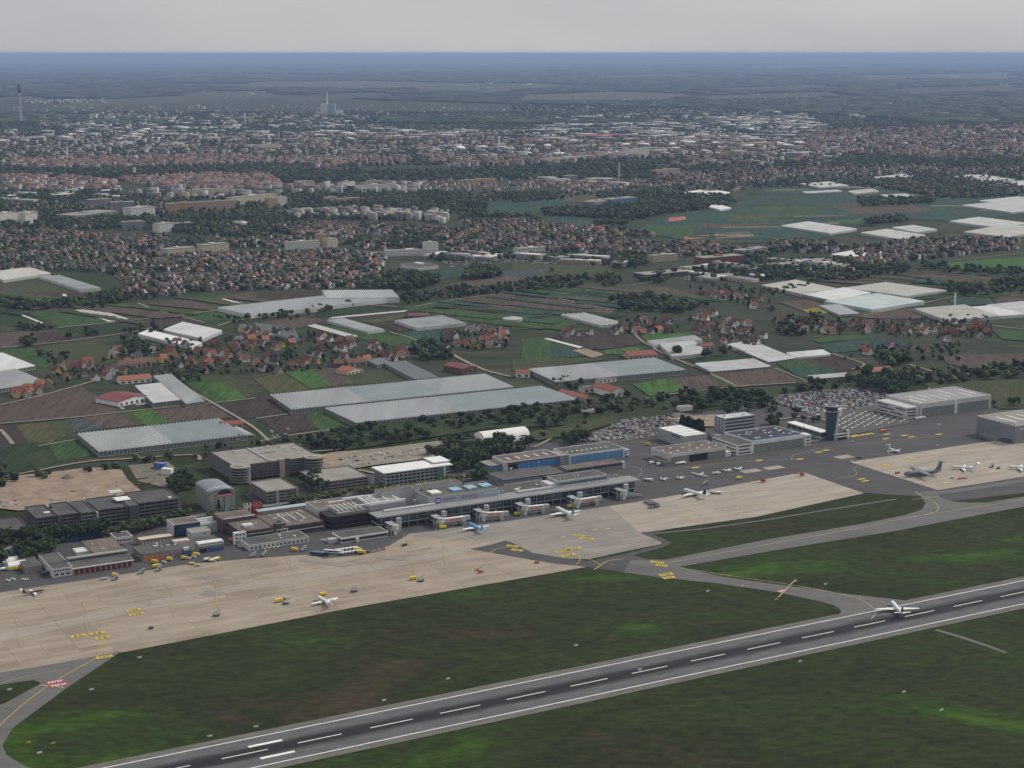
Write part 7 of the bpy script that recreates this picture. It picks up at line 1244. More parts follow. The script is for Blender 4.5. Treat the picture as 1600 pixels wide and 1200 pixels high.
# ---- landmarks
CONCRETE_T = mat('tower_concrete', (.36, .35, .34), .85, .08, .02)
x, y = at(33, 193.5); H = hgt(33, 193.5, 113)
t = thing('television_tower', 'slender concrete television tower with an egg-shaped dark pod above the city', 'tower', (x, y, 0))
q = MB(); q.loft([[(r * math.cos(a), r * math.sin(a), z) for a in np.linspace(0, 2 * math.pi, 15)[:-1]] for z, r in ((0, 11), (H * .1, 7.5), (H * .4, 5.2), (H * .64, 4.2))]); q.build('shaft', CONCRETE_T, t)
q = MB(); q.loft([[(r * math.cos(a), r * math.sin(a), H * z) for a in np.linspace(0, 2 * math.pi, 17)[:-1]] for z, r in ((.60, 5), (.622, 11), (.65, 14), (.68, 12.5), (.715, 10.5), (.75, 8.5), (.775, 6))]); pod = q.build('pod', mat('pod_dark', (.10, .055, .055), .6, .2, .05), t)
for z, r in ((.632, 13.2), (.66, 14.2), (.69, 12.2), (.722, 10.4)): MB().cyl(0, 0, H * z, H * z + 1.6, r, r, 16).build('gallery_ring', DGREY, pod)
q = MB(); q.loft([[(r * math.cos(a), r * math.sin(a), H * z) for a in np.linspace(0, 2 * math.pi, 9)[:-1]] for z, r in ((.775, 3), (.86, 2.6), (.865, 1.9), (.94, 1.6), (.945, .9), (1, .7))]); q.build('antenna_mast', mat('antenna_paint', (.42, .38, .38), .6, .1, .05), t)
x, y = at(510, 180.5); sc = np.hypot(x, y) / FPX
t = thing('power_station', 'pale power station blocks with a tall white chimney on the far side of the city', 'power station', (x, y, 0)); WP = mat('pale_panel', (.55, .56, .57), .7, .06, .02)
hgt1 = hgt(510, 180.5, 162); MB().box(-9 * sc, 1.5 * sc, 0, 40, 0, hgt1).build('boiler_house', WP, t); MB().box(2 * sc, 13 * sc, 6, 50, 0, hgt1 * .96).build('boiler_house', mat('blue_panel', (.28, .31, .36), .7, .06, .02), t); MB().box(13.5 * sc, 24 * sc, 10, 50, 0, hgt1 * .45).build('turbine_hall', WP, t); MB().box(-14 * sc, -9.5 * sc, 0, 30, 0, hgt1 * .2).build('annex', WP, t)
MB().cyl(1 * sc, 20, 0, hgt(510, 180.5, 144), 5.2, 4.0, 14).build('chimney', mat('chimney_white', (.66, .66, .65), .7, .04, .05), t)
def chimney(px, pb, pt, r0, r1, label, bands=None, pole=False, name='chimney'):
    x, y = at(px, pb); h = hgt(px, pb, pt); t = thing(name, label, 'mast' if pole else 'chimney', (x, y, 0)); MB().cyl(0, 0, 0, h, r0, r1, 12).build('shaft', MATS['chimney_white'], t)
    MB().cyl(0, 0, 0, h * .04, r0 * 2.2, r0 * 2.2, 10).build('base', CONCW, t)
    if bands: MB().cyl(0, 0, h * .9, h * 1.0, r1 * 1.6, r1 * 1.6, 12).build('head', MATS['chimney_white'], t)
chimney(967, 283, 254, 1.6, 1.2, 'slender white radio mast in front of the dark woods', None, True, 'radio_mast'); chimney(779.5, 235, 213, 4.5, 4.0, 'white water tower column with a thicker head in the city', True, False); chimney(1491.5, 482, 458, 1.5, 1.3, 'tall white chimney beside the cream greenhouse'); chimney(228, 196, 184, 3, 2.5, 'thin distant chimney left of the power station'); chimney(383, 194, 176, 4, 3, 'distant grey smokestack near the power station'); chimney(1200, 256, 243, 3, 3, 'short white chimney among city roofs'); chimney(210, 275, 262, 5, 4, 'old church steeple above red roofs', True); chimney(1082, 246, 236, 6, 6, 'square white church tower in the city')
chimney(1217, 110, 96, 4, 2, 'faint wind turbine mast in the far forest', None, True, 'radio_mast')
# ---- the air between here and the horizon
me = MB().box(-260000, 260000, -260000, 260000, -2, 440).mesh('haze'); hz = bpy.data.objects.new('haze', me); C.objects.link(hz); hz['kind'] = 'stuff'
hm = bpy.data.materials.new('haze_air'); hm.use_nodes = True; n = hm.node_tree.nodes; n.clear(); o_ = n.new('ShaderNodeOutputMaterial'); pv = n.new('ShaderNodeVolumePrincipled')
pv.inputs['Density'].default_value = 2.7e-5; pv.inputs['Color'].default_value = (.44, .59, .91, 1); pv.inputs['Anisotropy'].default_value = .0
hm.node_tree.links.new(pv.outputs[0], o_.inputs['Volume']); me.materials.append(hm)

# ================================================================== AIRCRAFT
AW = mat('aircraft_white', (.72, .72, .71), .35, .05, .3, spec=.5); AB = mat('aircraft_blue', (.09, .36, .66), .35, .06, .3, spec=.5); AG = mat('aircraft_grey', (.155, .175, .195), .6, .1, .2); ADK = mat('aircraft_dark', (.03, .03, .035), .5, .1, .3); AGN = mat('fin_green', (.10, .34, .22), .4, .06, .3); AMET = mat('engine_metal', (.30, .30, .32), .4, .1, .3, metal=.4); TYRE = mat('rubber', (.02, .02, .02), .9)
def ring(x, ry, rz, zc, n=14): return [(x, ry * math.cos(2 * math.pi * k / n), zc + rz * math.sin(2 * math.pi * k / n)) for k in range(n)]
def wingmesh(pts, t0, t1):
    """pts: root LE, tip LE, tip TE, root TE as (x, y, z); thickness at root and tip"""
    a, b, c, d = [Vector(p) for p in pts]; q = MB()
    q.loft([[a, a.lerp(d, .35) + Vector((0, 0, t0)), d, a.lerp(d, .4) - Vector((0, 0, t0 * .4))], [b, b.lerp(c, .35) + Vector((0, 0, t1)), c, b.lerp(c, .4) - Vector((0, 0, t1 * .4))]]); return q
def airliner(nose, tail, label, L=None, span=None, top=AW, fin=AW, engines='wing', ttail=False, wing_high=False, r=None, z0=None, group=None, sweep=.27, name='airliner', belly=None, dihedral=.05, props=0):
    a = Vector(at(*nose, 3)); b = Vector(at(*tail, 3)); d = a - b; Lr = L or d.length; hd = math.atan2(d.y, d.x); mid = b + d * .5
    r = r or Lr * .053; z0 = z0 if z0 is not None else r * 1.75
    t = thing(name, label, 'aircraft', (mid.x, mid.y, .3), hd, group); X = lambda f: Lr * (.5 - f)      # f = 0 nose, 1 tail
    prof = [(0, .05, -.25), (.015, .34, -.18), (.05, .70, -.1), (.10, .93, -.02), (.16, 1, 0), (.66, 1, 0), (.78, .86, .10), (.88, .58, .28), (.96, .28, .46), (1, .10, .55)]
    q = MB(); q.loft([ring(X(f), r * s_, r * s_, z0 + r * dz) for f, s_, dz in prof]); fus = q.build('fuselage', top, t, smooth=True)
    q = MB(); q.loft([[(X(.018), -r * .42, z0 + r * .12), (X(.018), r * .42, z0 + r * .12), (X(.018), r * .42, z0 + r * .13), (X(.018), -r * .42, z0 + r * .13)], [(X(.045), -r * .6, z0 + r * .33), (X(.045), r * .6, z0 + r * .33), (X(.052), r * .5, z0 + r * .55), (X(.052), -r * .5, z0 + r * .55)]]); q.build('cockpit_window', ADK, fus)
    q = MB(); n = int(Lr / 1.1)
    for k in range(n):
        f = .12 + .68 * k / n
        for sg in (-1, 1): q.box(X(f) - .16, X(f) + .16, sg * r * .985 - .04, sg * r * .985 + .04, z0 + r * .12, z0 + r * .32)
    q.build('cabin_window_row', ADK, fus, 'stuff')
    if belly:
        q = MB(); q.loft([[(X(f), yy * r * s_ * 1.01, z0 + r * dz + zz * r * s_ * 1.01) for yy, zz in ((-.97, -.24), (-.8, -.6), (-.45, -.9), (0, -1), (.45, -.9), (.8, -.6), (.97, -.24))] for f, s_, dz in prof[1:-1]], False); q.build('belly', belly, fus)
    sp = (span or Lr * .95) / 2; zw = z0 + r * .8 if wing_high else z0 - r * .55; cr = Lr * .19; ct = cr * .3
    for sg in (-1, 1):
        x0 = X(.36); sw = sp * sweep * 2 * .55
        w = wingmesh([(x0, sg * r * .3, zw), (x0 - sw, sg * sp, zw + sp * dihedral * (0 if wing_high else 1)), (x0 - sw - ct, sg * sp, zw + sp * dihedral * (0 if wing_high else 1)), (x0 - cr, sg * r * .3, zw)], r * .16, r * .05).build('wing', AG if top is AG else AW, t)
        if engines == 'wing' and not props:
            wl = wingmesh([(x0 - sw + .1, sg * sp, zw + sp * dihedral), (x0 - sw - ct * .5, sg * (sp + .3), zw + sp * dihedral + 1.9), (x0 - sw - ct, sg * (sp + .3), zw + sp * dihedral + 1.9), (x0 - sw - ct, sg * sp, zw + sp * dihedral)], .1, .05).build('winglet', fin, w)
        if engines == 'wing' and not props:
            ye = sg * sp * .34; xe = x0 - sp * .34 * sweep * 1.1 + Lr * .055; ze = zw - r * .42
            q = MB(); q.loft([[(xx, ye + rr * math.cos(a_), ze + rr * math.sin(a_)) for a_ in np.linspace(0, 2 * math.pi, 11)[:-1]] for xx, rr in ((xe, r * .46), (xe - Lr * .02, r * .52), (xe - Lr * .06, r * .48), (xe - Lr * .095, r * .3))]); e = q.build('engine', AW if top is not AG else AG, t); MB().tube((xe + .04, ye, ze), (xe - .1, ye, ze), r * .40, n=10).build('intake', ADK, e)
        elif engines == 'tail':
            ye = sg * r * 1.55; q = MB(); q.loft([[(X(f), ye + rr * math.cos(a_), z0 + r * .45 + rr * math.sin(a_)) for a_ in np.linspace(0, 2 * math.pi, 11)[:-1]] for f, rr in ((.70, r * .40), (.73, r * .45), (.80, r * .42), (.84, r * .26))]); e = q.build('engine', AMET if fin is ADK else AW, t); MB().tube((X(.699), ye, z0 + r * .45), (X(.705), ye, z0 + r * .45), r * .34, n=10).build('intake', ADK, e)
        for k in range(props):
            ye = sg * sp * (.32 + .30 * k); xe = x0 - abs(ye) * sweep * .3 + Lr * .05; ze = zw - r * .05
            q = MB(); q.loft([[(xx, ye + rr * math.cos(a_), ze + rr * math.sin(a_)) for a_ in np.linspace(0, 2 * math.pi, 9)[:-1]] for xx, rr in ((xe + .3, r * .16), (xe - .4, r * .32), (xe - Lr * .08, r * .28), (xe - Lr * .13, r * .1))]); e = q.build('engine', AG if top is AG else AW, t)
            q = MB()
            for bl in range(6):
                a_ = bl * math.pi / 3; q.tube((xe + .1, ye, ze), (xe + .1, ye + r * 1.05 * math.cos(a_), ze + r * 1.05 * math.sin(a_)), .14, .07, 4)
            q.build('propeller', ADK, e)
        zt = z0 + (r * 3.9 if ttail else r * .55); xt = X(.97 if ttail else .88)
        wingmesh([(xt, sg * .1, zt), (xt - Lr * .045, sg * sp * .37, zt + (.1 if ttail else .5)), (xt - Lr * .085, sg * sp * .37, zt + (.1 if ttail else .5)), (xt - Lr * .10, sg * .1, zt)], r * .08, r * .04).build('tailplane', fin if fin is AB else (AG if top is AG else AW), t)
        MB().box(X(.52) - .5, X(.52) + .5, sg * r * .9 - .25, sg * r * .9 + .25, -.2, r * .55).build('main_wheel', TYRE, t); MB().tube((X(.52), sg * r * .9, .3), (X(.5), sg * r * .7, z0 - r * .4), .16, n=5).build('main_leg', AMET, t)
    zf = z0 + r * (3.9 if ttail else 3.7); q = MB(); fx = X(.80); q.loft([[(fx, -.18, z0 + r * .6), (fx - Lr * .17, -.1, z0 + r * .6), (fx - Lr * .17, .1, z0 + r * .6), (fx, .18, z0 + r * .6)], [(fx - Lr * .13, -.08, zf), (fx - Lr * .205, -.05, zf), (fx - Lr * .205, .05, zf), (fx - Lr * .13, .08, zf)]]); q.build('fin', fin, t)
    MB().box(X(.13) - .35, X(.13) + .35, -.3, .3, -.2, .7).build('nose_wheel', TYRE, t); MB().tube((X(.13), 0, .4), (X(.12), 0, z0 - r * .6), .13, n=5).build('nose_leg', AMET, t)
    return t
airliner((1394.5, 942), (1409, 959), 'white airliner with black fin rolling on the runway', 33, 35, fin=ADK)
airliner((497, 932), (518, 944), 'small white jet with rear engines parked on the main apron', 27, 23, fin=AW, engines='tail', ttail=True)
airliner((734, 818), (753, 829), 'azure blue airliner docked nose-in at a jet bridge', 31, 28, top=AB, fin=AB, belly=AW)
airliner((867, 793), (899, 809), 'white airliner with green fin turned tail-out at the gate', 37, 34, fin=AGN)
airliner((1068, 765), (1103, 776), 'white airliner with black fin parked on the outer concrete apron', 34, 34, fin=ADK)
airliner((1406, 705), (1388, 699), 'small white business jet alone on the dark asphalt', 19, 19, engines='tail', ttail=True)
airliner((1419, 741), (1465, 738), 'grey four-propeller military transport on the concrete apron', 43, 42, top=AG, fin=AG, ttail=True, wing_high=True, r=2.7, z0=3.4, props=2, sweep=.10)
airliner((1489, 729), (1524, 731), 'white business jet beside the grey military transport', 27, 27, engines='tail', ttail=True); airliner((1579, 729), (1612, 731), 'white business jet beyond the dark loaders on the concrete apron', 27, 27, engines='tail', ttail=True)
airliner((64, 921), (40, 925), 'dark and white business jet at the edge of the service yard', 18, 17, top=ADK, fin=ADK, engines='tail', ttail=True, belly=AW)
airliner((812, 739), (799, 735), 'small white jet outside the azure-door hangar', 16, 16, engines='tail', ttail=True)
GAS = [((1029, 750), (1046, 748), 'white', 12, 'with a red tail beside the pale tank trailer'), ((1055, 748), (1072, 746), 'white', 12, 'next to the red-tailed one'), ((1086, 744), (1102, 740), 'white', 22, 'with very long wings in the parked row'), ((1111, 738), (1127, 741), 'white', 12, 'between the long-winged one and the concrete pads'), ((1131, 737), (1143, 734), 'white', 11, 'second from the concrete pads'), ((1149, 734), (1159, 732), 'white', 11, 'right beside the concrete pads')]
for a, b_, c, sp, w_ in GAS:
    a_ = Vector(at(*a, 1)); d = Vector(at(*b_, 1)) - a_; hd = math.atan2(-d.y, -d.x); mid = a_ + d * .5; L = 9.5
    t = thing('light_aircraft', f'small white propeller plane {w_}', 'aircraft', (mid.x, mid.y, .2), hd, 'light aircraft parked in a row')
    q = MB(); q.loft([ring(x_, s_, s_ * 1.1, 1.5 + dz, 8) for x_, s_, dz in ((L * .5, .15, -.1), (L * .46, .5, -.05), (L * .3, .68, 0), (L * .08, .75, .15), (-L * .1, .6, .1), (-L * .5, .14, .25))]); q.build('fuselage', AW, t, smooth=True)
    for sg in (-1, 1):
        wingmesh([(L * .2, sg * .2, 1.3), (L * .14, sg * sp / 2, 1.7), (L * .02, sg * sp / 2, 1.7), (0, sg * .2, 1.3)], .18, .06).build('wing', AW, t); wingmesh([(-L * .38, 0, 1.8), (-L * .41, sg * 1.9, 1.85), (-L * .49, sg * 1.9, 1.85), (-L * .5, 0, 1.8)], .08, .04).build('tailplane', AW, t); MB().box(L * .05, L * .05 + .5, sg * 1.2 - .1, sg * 1.2 + .1, -.1, .5).build('wheel', TYRE, t)
    q = MB(); q.loft([[(-L * .36, -.06, 1.8), (-L * .5, -.06, 1.8), (-L * .5, .06, 1.8), (-L * .36, .06, 1.8)], [(-L * .44, -.04, 3.3), (-L * .52, -.04, 3.3), (-L * .52, .04, 3.3), (-L * .44, .04, 3.3)]]); q.build('fin', PAINT_R if 'red' in w_ else AW, t); MB().box(L * .10, L * .28, -.6, .6, 2.0, 2.5).build('canopy', ADK, t); MB().box(L * .5, L * .52, -.9, .9, 1.3, 1.5).build('propeller', ADK, t)
def helicopter(px, py, hd, m, label, s_=1.0):
    x, y = at(px, py); t = thing('helicopter', label, 'helicopter', (x, y, .2), hd)
    q = MB(); q.loft([ring(x_, ry, rz, 2.0 + dz, 10) for x_, ry, rz, dz in ((3.4 * s_, .2, .2, -.4), (2.6 * s_, .9, .9, -.15), (.8 * s_, 1.25, 1.3, 0), (-1.2 * s_, 1.15, 1.2, .15), (-2.6 * s_, .5, .6, .5))]); q.build('cabin', m, t, smooth=True)
    MB().tube((-2.2 * s_, 0, 2.5), (-7.6 * s_, 0, 2.9), .42, .2, 8).build('tail_boom', m, t); MB().box(-8.2 * s_, -7.2 * s_, -.1, .1, 2.4, 4.4).build('fin', m, t); MB().box(-.9, .9, -.5, .5, 3.2, 3.9).build('rotor_mast', m, t); MB().box(1.6 * s_, 3.0 * s_, -.75, .75, 2.1, 2.6).build('windscreen', ADK, t)
    for k in range(4):
        a = k * math.pi / 2 + .5; q = MB(); q.tube((0, 0, 4.0), (5.6 * s_ * math.cos(a), 5.6 * s_ * math.sin(a), 3.9), .2, .16, 4); q.build('rotor_blade', STEEL_D, t)
    for sg in (-1, 1): MB().tube((-2, sg * 1.2, .15), (2.4, sg * 1.2, .15), .12, n=5).build('skid', STEEL_D, t); MB().tube((0, sg * 1.2, .15), (0, sg * .7, 1.2), .09, n=4).build('skid_strut', STEEL_D, t)
helicopter(1012, 696, -.75, mat('heli_yellow', (.70, .45, .02), .4, .05, .4), 'bright yellow helicopter beside the ribbed white roof', 1.25); helicopter(1192, 754, .2, mat('heli_red', (.45, .03, .035), .4, .05, .4), 'red helicopter in the middle of the outer apron edge'); helicopter(1253, 744, .35, MATS['heli_red'], 'red helicopter at the far corner of the outer apron')

# ================================================================== GROUND VEHICLES
CARC = {'white': (.66, .66, .65), 'silver': (.34, .35, .36), 'grey': (.15, .155, .16), 'black': (.025, .025, .028), 'dark blue': (.03, .045, .10), 'red': (.33, .03, .03), 'beige': (.40, .36, .28), 'green': (.04, .10, .06), 'yellow': (.66, .48, .04), 'orange': (.6, .17, .03), 'blue': (.05, .14, .38), 'light blue': (.16, .33, .52)}
CM = {k: mat('car_' + k.replace(' ', '_'), v, .3, .04, .5, spec=.5) for k, v in CARC.items()}
def car_mesh(van=False):
    q = MB(); W = .88
    def sec(x, zb, zt, w=W): return [(x, -w, zb), (x, w, zb), (x, w, zt), (x, -w, zt)]
    if van:
        q.loft([sec(-2.5, .35, 1.9), sec(-2.45, .3, 2.1), sec(1.2, .3, 2.1), sec(1.9, .3, 1.35), sec(2.45, .35, 1.15), sec(2.5, .4, .8)]); nb = len(q.f)
        q.loft([[(1.25, -.8, 1.3), (1.25, .8, 1.3), (1.25, .72, 2.0), (1.25, -.72, 2.0)], [(1.95, -.8, 1.30), (1.95, .8, 1.30), (1.5, .72, 1.95), (1.5, -.72, 1.95)]])
    else:
        q.loft([sec(-2.15, .35, .85), sec(-2.1, .28, .98), sec(1.0, .28, .95), sec(1.95, .28, .82), sec(2.15, .35, .65)]); nb = len(q.f)
        q.loft([[(-1.75, -.8, .94), (1.05, -.8, .92), (1.05, .8, .92), (-1.75, .8, .94)], [(-1.35, -.66, 1.38), (.35, -.66, 1.40), (.35, .66, 1.40), (-1.35, .66, 1.38)]])
    ng = len(q.f)
    if not van: q.loft([[(-1.35, -.67, 1.38), (.35, -.67, 1.40), (.35, .67, 1.40), (-1.35, .67, 1.38)], [(-1.28, -.6, 1.46), (.28, -.6, 1.47), (.28, .6, 1.47), (-1.28, .6, 1.46)]])
    nr = len(q.f)
    for x in (-1.35, 1.3):
        for sg in (-1, 1): q.cyl(0, 0, 0, .01, .01, .01, 3) if False else q.tube((x, sg * .72, .32), (x, sg * .92, .32), .32, n=8)
    return q, nb, ng, nr
_car = {}
def car_data(col, van=False):
    k = (col, van)
    if k not in _car:
        q, nb, ng, nr = car_mesh(van); me = q.mesh('car_body')
        for m in (CM[col], GLASS, TYRE): me.materials.append(m)
        idx = np.zeros(len(me.polygons), np.int32); idx[nb:ng] = 1; idx[nr:] = 2
        me.polygons.foreach_set('material_index', idx); _car[k] = me
    return _car[k]
cr_ = random.Random(3); NC = [0]
def car(x, y, z, rz, col, where, group, van=False):
    o = bpy.data.objects.new('van' if van else 'car', car_data(col, van)); C.objects.link(o); o.location = (x, y, z); o.rotation_euler = (0, 0, rz)
    tag(o, f'{col} {"van" if van else "car"} parked {where}', 'van' if van else 'car', group); NC[0] += 1
COLS = ['white', 'white', 'silver', 'silver', 'silver', 'grey', 'grey', 'black', 'black', 'black', 'dark blue', 'dark blue', 'red', 'beige', 'white', 'silver']
REST = []
def lot(px, rowgap, cargap, keep, where, group, maxn, z=.66, rz=0.0):
    poly = [at(*p) for p in px]; P = np.array(poly); d = P - P.mean(0); ang = ANG + rz; u = np.array((math.cos(ang), math.sin(ang))); v = np.array((-u[1], u[0])); c = P.mean(0); a = d @ u; b = d @ v; pts = []
    j = b.min(); k = 0
    while j < b.max():
        i = a.min()
        while i < a.max():
            pts.append(c + u * i + v * j); i += cargap * (1 if cr_.random() < .93 else 2.2)
        j += rowgap[k % 2]; k += 1
    pts = np.array(pts); pts = pts[inside(pts, poly)]; pts = pts[[cr_.random() < keep for _ in pts]]; n = 0
    order = sorted(range(len(pts)), key=lambda i_: pts[i_][1])
    for i_ in order:
        x, y = pts[i_]; col = cr_.choice(COLS); r_ = ang + math.pi / 2 + cr_.uniform(-.06, .06) + cr_.choice((0, math.pi))
        if n < maxn and NC[0] < 285: car(x, y, z, r_, col, where, group, cr_.random() < .1); n += 1
        else: REST.append((x, y, z, r_, CARC[col]))
lot([(905, 690), (975, 656), (1042, 648), (1062, 656), (1058, 672), (1012, 684), (960, 691)], (5.2, 8.6), 2.7, .82, 'in the crowded lot left of the ribbed white roof', 'cars in the crowded lot by the ribbed roof', 105)
lot([(1192, 622), (1335, 606), (1384, 619), (1372, 632), (1276, 651), (1240, 640)], (5.2, 7.2), 2.6, .9, 'in the packed lot behind the control tower', 'cars in the packed lot behind the tower', 78)
lot([(525, 722), (560, 712), (660, 700), (668, 712), (600, 722), (545, 732)], (5.5, 11), 2.9, .45, 'on the sandy lot behind the airport office', 'cars on the sandy lot', 45); lot([(1062, 652), (1105, 648), (1112, 655), (1090, 668)], (6, 14), 3, .15, 'on the sandy strip above the ribbed roof', 'cars on the sandy strip', 6)
lot([(75, 812), (95, 795), (185, 775), (190, 786), (120, 800)], (6, 16), 2.8, .13, 'on the roof of the dark multi-storey car park', 'cars on the dark car park roof', 14, 16.2); lot([(-5, 812), (30, 806), (25, 798), (-5, 802)], (6, 9), 2.8, .5, 'on the lower roof of the dark car park', 'cars on the lower car park roof', 10, 10.2); lot([(330, 706), (450, 690), (470, 698), (400, 718)], (6, 18), 3, .14, 'on the roof of the round-ramp car park', 'cars on the round-ramp car park roof', 14, 16.2)
lot([(690, 410), (760, 400), (850, 405), (950, 413), (940, 417), (800, 411), (700, 418)], (6, 9), 3, .5, '', '', 0, .4); lot([(1040, 430), (1200, 418), (1220, 428), (1080, 442)], (6, 9), 3, .45, '', '', 0, .4)
lot([(262, 746), (276, 744), (282, 756), (268, 758)], (6, 8), 3, .0, '', '', 0, .6)
if REST:
    q, nb, ng, nr = car_mesh(False); bv = np.array(q.v); VV2, FF2, CC2 = [], [], []; tri = []
    for fi, f in enumerate(q.f[:nr]):
        for k in range(1, len(f) - 1): tri.append((f[0], f[k], f[k + 1], 1 if nb <= fi < ng else 0))
    used = np.array([[a, b, c] for a, b, c, _ in tri]); glassv = set(np.array([[a, b, c] for a, b, c, g in tri if g]).ravel()); nvu = used.max() + 1; bv = bv[:nvu]; off = 0
    for x, y, z, r_, col in REST:
        c, s_ = math.cos(r_), math.sin(r_); v = bv.copy(); v[:, 0], v[:, 1] = bv[:, 0] * c - bv[:, 1] * s_ + x, bv[:, 0] * s_ + bv[:, 1] * c + y; v[:, 2] += z; VV2.append(v); FF2.append(used + off); off += nvu
        cc = np.tile(np.array(col), (nvu, 1)); cc[list(glassv)] = (.03, .035, .04); CC2.append(cc)
    tri_mass('parked_cars', np.concatenate(VV2), np.concatenate(FF2), np.concatenate(CC2), attr_mat('far_car_paint', .35, .05, .5))
# white painted bay marks on the empty lot
q = MB()
for i in range(12):
    for j in range(7):
        x, y = at(1312, 672); p = rel((x, y), i * 9.2 - j * 1.5, j * 9.6 + (i % 2) * 4.5)
        q.box(p[0] - 1.9, p[0] + 1.9, p[1] - 1.1, p[1] + 1.1, .70, .9)
pts_ = [at(*p) for p in [(1312, 672), (1300, 655), (1370, 634), (1422, 650), (1418, 660), (1330, 678)]]
fs = [k for k in range(len(q.f) // 6) if inside(np.array([[q.v[k * 8][0] + 1.9, q.v[k * 8][1] + 1.1]]), pts_)[0]]
proto_pad = MB().box(-1.7, 1.7, -1.0, 1.0, 0, .35).mesh('bay_slab')
for k in fs:
    o = bpy.data.objects.new('bay_slab', proto_pad); C.objects.link(o); o.location = (q.v[k * 8][0] + 1.9, q.v[k * 8][1] + 1.1, .66); o.rotation_euler = (0, 0, ANG + .5)
    if not proto_pad.materials: proto_pad.materials.append(WHITE)
    tag(o, 'low white slab in the grid on the empty lot beside the control tower', 'slab', 'white slabs on the empty lot')
def truck(px, py, rz, col, label, L=8, H=3.0, kind='box', group=None):
    x, y = at(px, py); t = thing({'box': 'service_truck', 'tank': 'fuel_truck', 'bus': 'bus', 'stairs': 'stair_truck', 'cart': 'baggage_cart', 'tug': 'baggage_tug', 'loader': 'belt_loader'}[kind], label, {'bus': 'bus', 'cart': 'cart'}.get(kind, 'truck'), (x, y, .25), ANG + rz, group); m = CM[col]
    if kind == 'bus':
        MB().box(-L / 2, L / 2, -1.25, 1.25, .4, H).build('body', m, t); MB().box(-L / 2 + .3, L / 2 + .05, -1.29, 1.29, 1.4, 2.4).build('window_band', GLASS, t); MB().box(-L / 2 + .4, L / 2 - .4, -1.1, 1.1, H, H + .12).build('roof', CM['white'] if col == 'white' else mat('bus_roof_blue', (.10, .20, .32), .5), t)
    elif kind == 'stairs':
        MB().box(-2.6, 2.8, -1.0, 1.0, .5, 1.2).build('chassis', CM['grey'], t); MB().box(1.6, 2.9, -1.0, 1.0, 1.2, 2.3).build('cab', m, t); MB().loft([[(-2.6, -.9, 1.2), (-2.6, .9, 1.2), (-2.6, .9, 1.6), (-2.6, -.9, 1.6)], [(2.6, -.9, 4.0), (2.6, .9, 4.0), (2.6, .9, 4.4), (2.6, -.9, 4.4)]]).build('stair_flight', STEEL, t); MB().box(2.4, 4.0, -1, 1, 3.9, 4.2).build('platform', STEEL, t)
        for sg in (-1, 1): MB().loft([[(-2.6, sg * .95, 2.4), (-2.6, sg * 1.0, 2.4), (-2.6, sg * 1.0, 2.55), (-2.6, sg * .95, 2.55)], [(3.8, sg * .95, 5.4), (3.8, sg * 1.0, 5.4), (3.8, sg * 1.0, 5.55), (3.8, sg * .95, 5.55)]]).build('handrail', STEEL_D, t)
    elif kind == 'cart':
        MB().box(-1.7, 1.7, -.8, .8, .4, .6).build('bed', CM['grey'], t); MB().box(-2.1, 2.1, -1.1, 1.1, 1.9, 2.05).build('canopy', m, t); MB().box(-1.7, -1.6, -.75, .75, .6, 1.9).build('end_panel', m, t); MB().box(1.6, 1.7, -.75, .75, .6, 1.9).build('end_panel', m, t)
    elif kind == 'tank':
        MB().box(L / 2 - 2.1, L / 2, -1.2, 1.2, .6, 2.8).build('cab', m, t); MB().box(L / 2 - .9, L / 2 + .04, -1.1, 1.1, 1.7, 2.5).build('windscreen', GLASS, t); q = MB(); q.loft([[(x_, 1.2 * math.cos(a), 1.95 + 1.05 * math.sin(a)) for a in np.linspace(0, 2 * math.pi, 11)[:-1]] for x_ in (-L / 2, L / 2 - 2.3)]); q.build('tank', CM['white'], t, smooth=True); MB().box(-L / 2, L / 2 - .2, -.9, .9, .5, .9).build('chassis', CM['grey'], t)
    elif kind == 'loader':
        MB().box(-2.5, 2, -.8, .8, .4, 1.1).build('chassis', m, t); MB().loft([[(-3.4, -.4, .9), (-3.4, .4, .9), (-3.4, .4, 1.2), (-3.4, -.4, 1.2)], [(3.6, -.4, 2.6), (3.6, .4, 2.6), (3.6, .4, 2.9), (3.6, -.4, 2.9)]]).build('conveyor', STEEL_D, t); MB().box(-.6, .6, .4, .9, 1.1, 2.2).build('cab', m, t)
    else:
        hh = H if kind == 'box' else 1.6
        MB().box(L / 2 - 2.0, L / 2, -1.15, 1.15, .6, min(2.5, hh)).build('cab', m, t); MB().box(L / 2 - .8, L / 2 + .04, -1.05, 1.05, min(2.5, hh) * .62, min(2.5, hh) * .9).build('windscreen', GLASS, t); MB().box(-L / 2, L / 2 - 2.2, -1.2, 1.2, .8, hh).build('body', m, t); MB().box(-L / 2, L / 2 - .3, -.9, .9, .45, .8).build('chassis', CM['grey'], t)
    q = MB()
    for xx in (-L * .3, L * .32):
        for sg in (-1, 1): q.tube((xx if kind not in ('cart', 'stairs', 'loader') else xx * .45, sg * .7, .4), (xx if kind not in ('cart', 'stairs', 'loader') else xx * .45, sg * 1.1, .4), .42 if kind != 'cart' else .25, n=8)
    q.build('wheel_set', TYRE, t, 'stuff'); return t
P2 = math.pi / 2
truck(496, 868, -.75, 'dark blue', 'navy airport bus with pale blue roof at the end of the bus row', 13, 3, 'bus'); truck(503, 867.5, -.75, 'dark blue', 'second dark blue airport bus in the bus row', 12, 3, 'bus'); truck(521, 865, -.75, 'white', 'long white airport bus beside the baggage carts', 17, 3, 'bus')
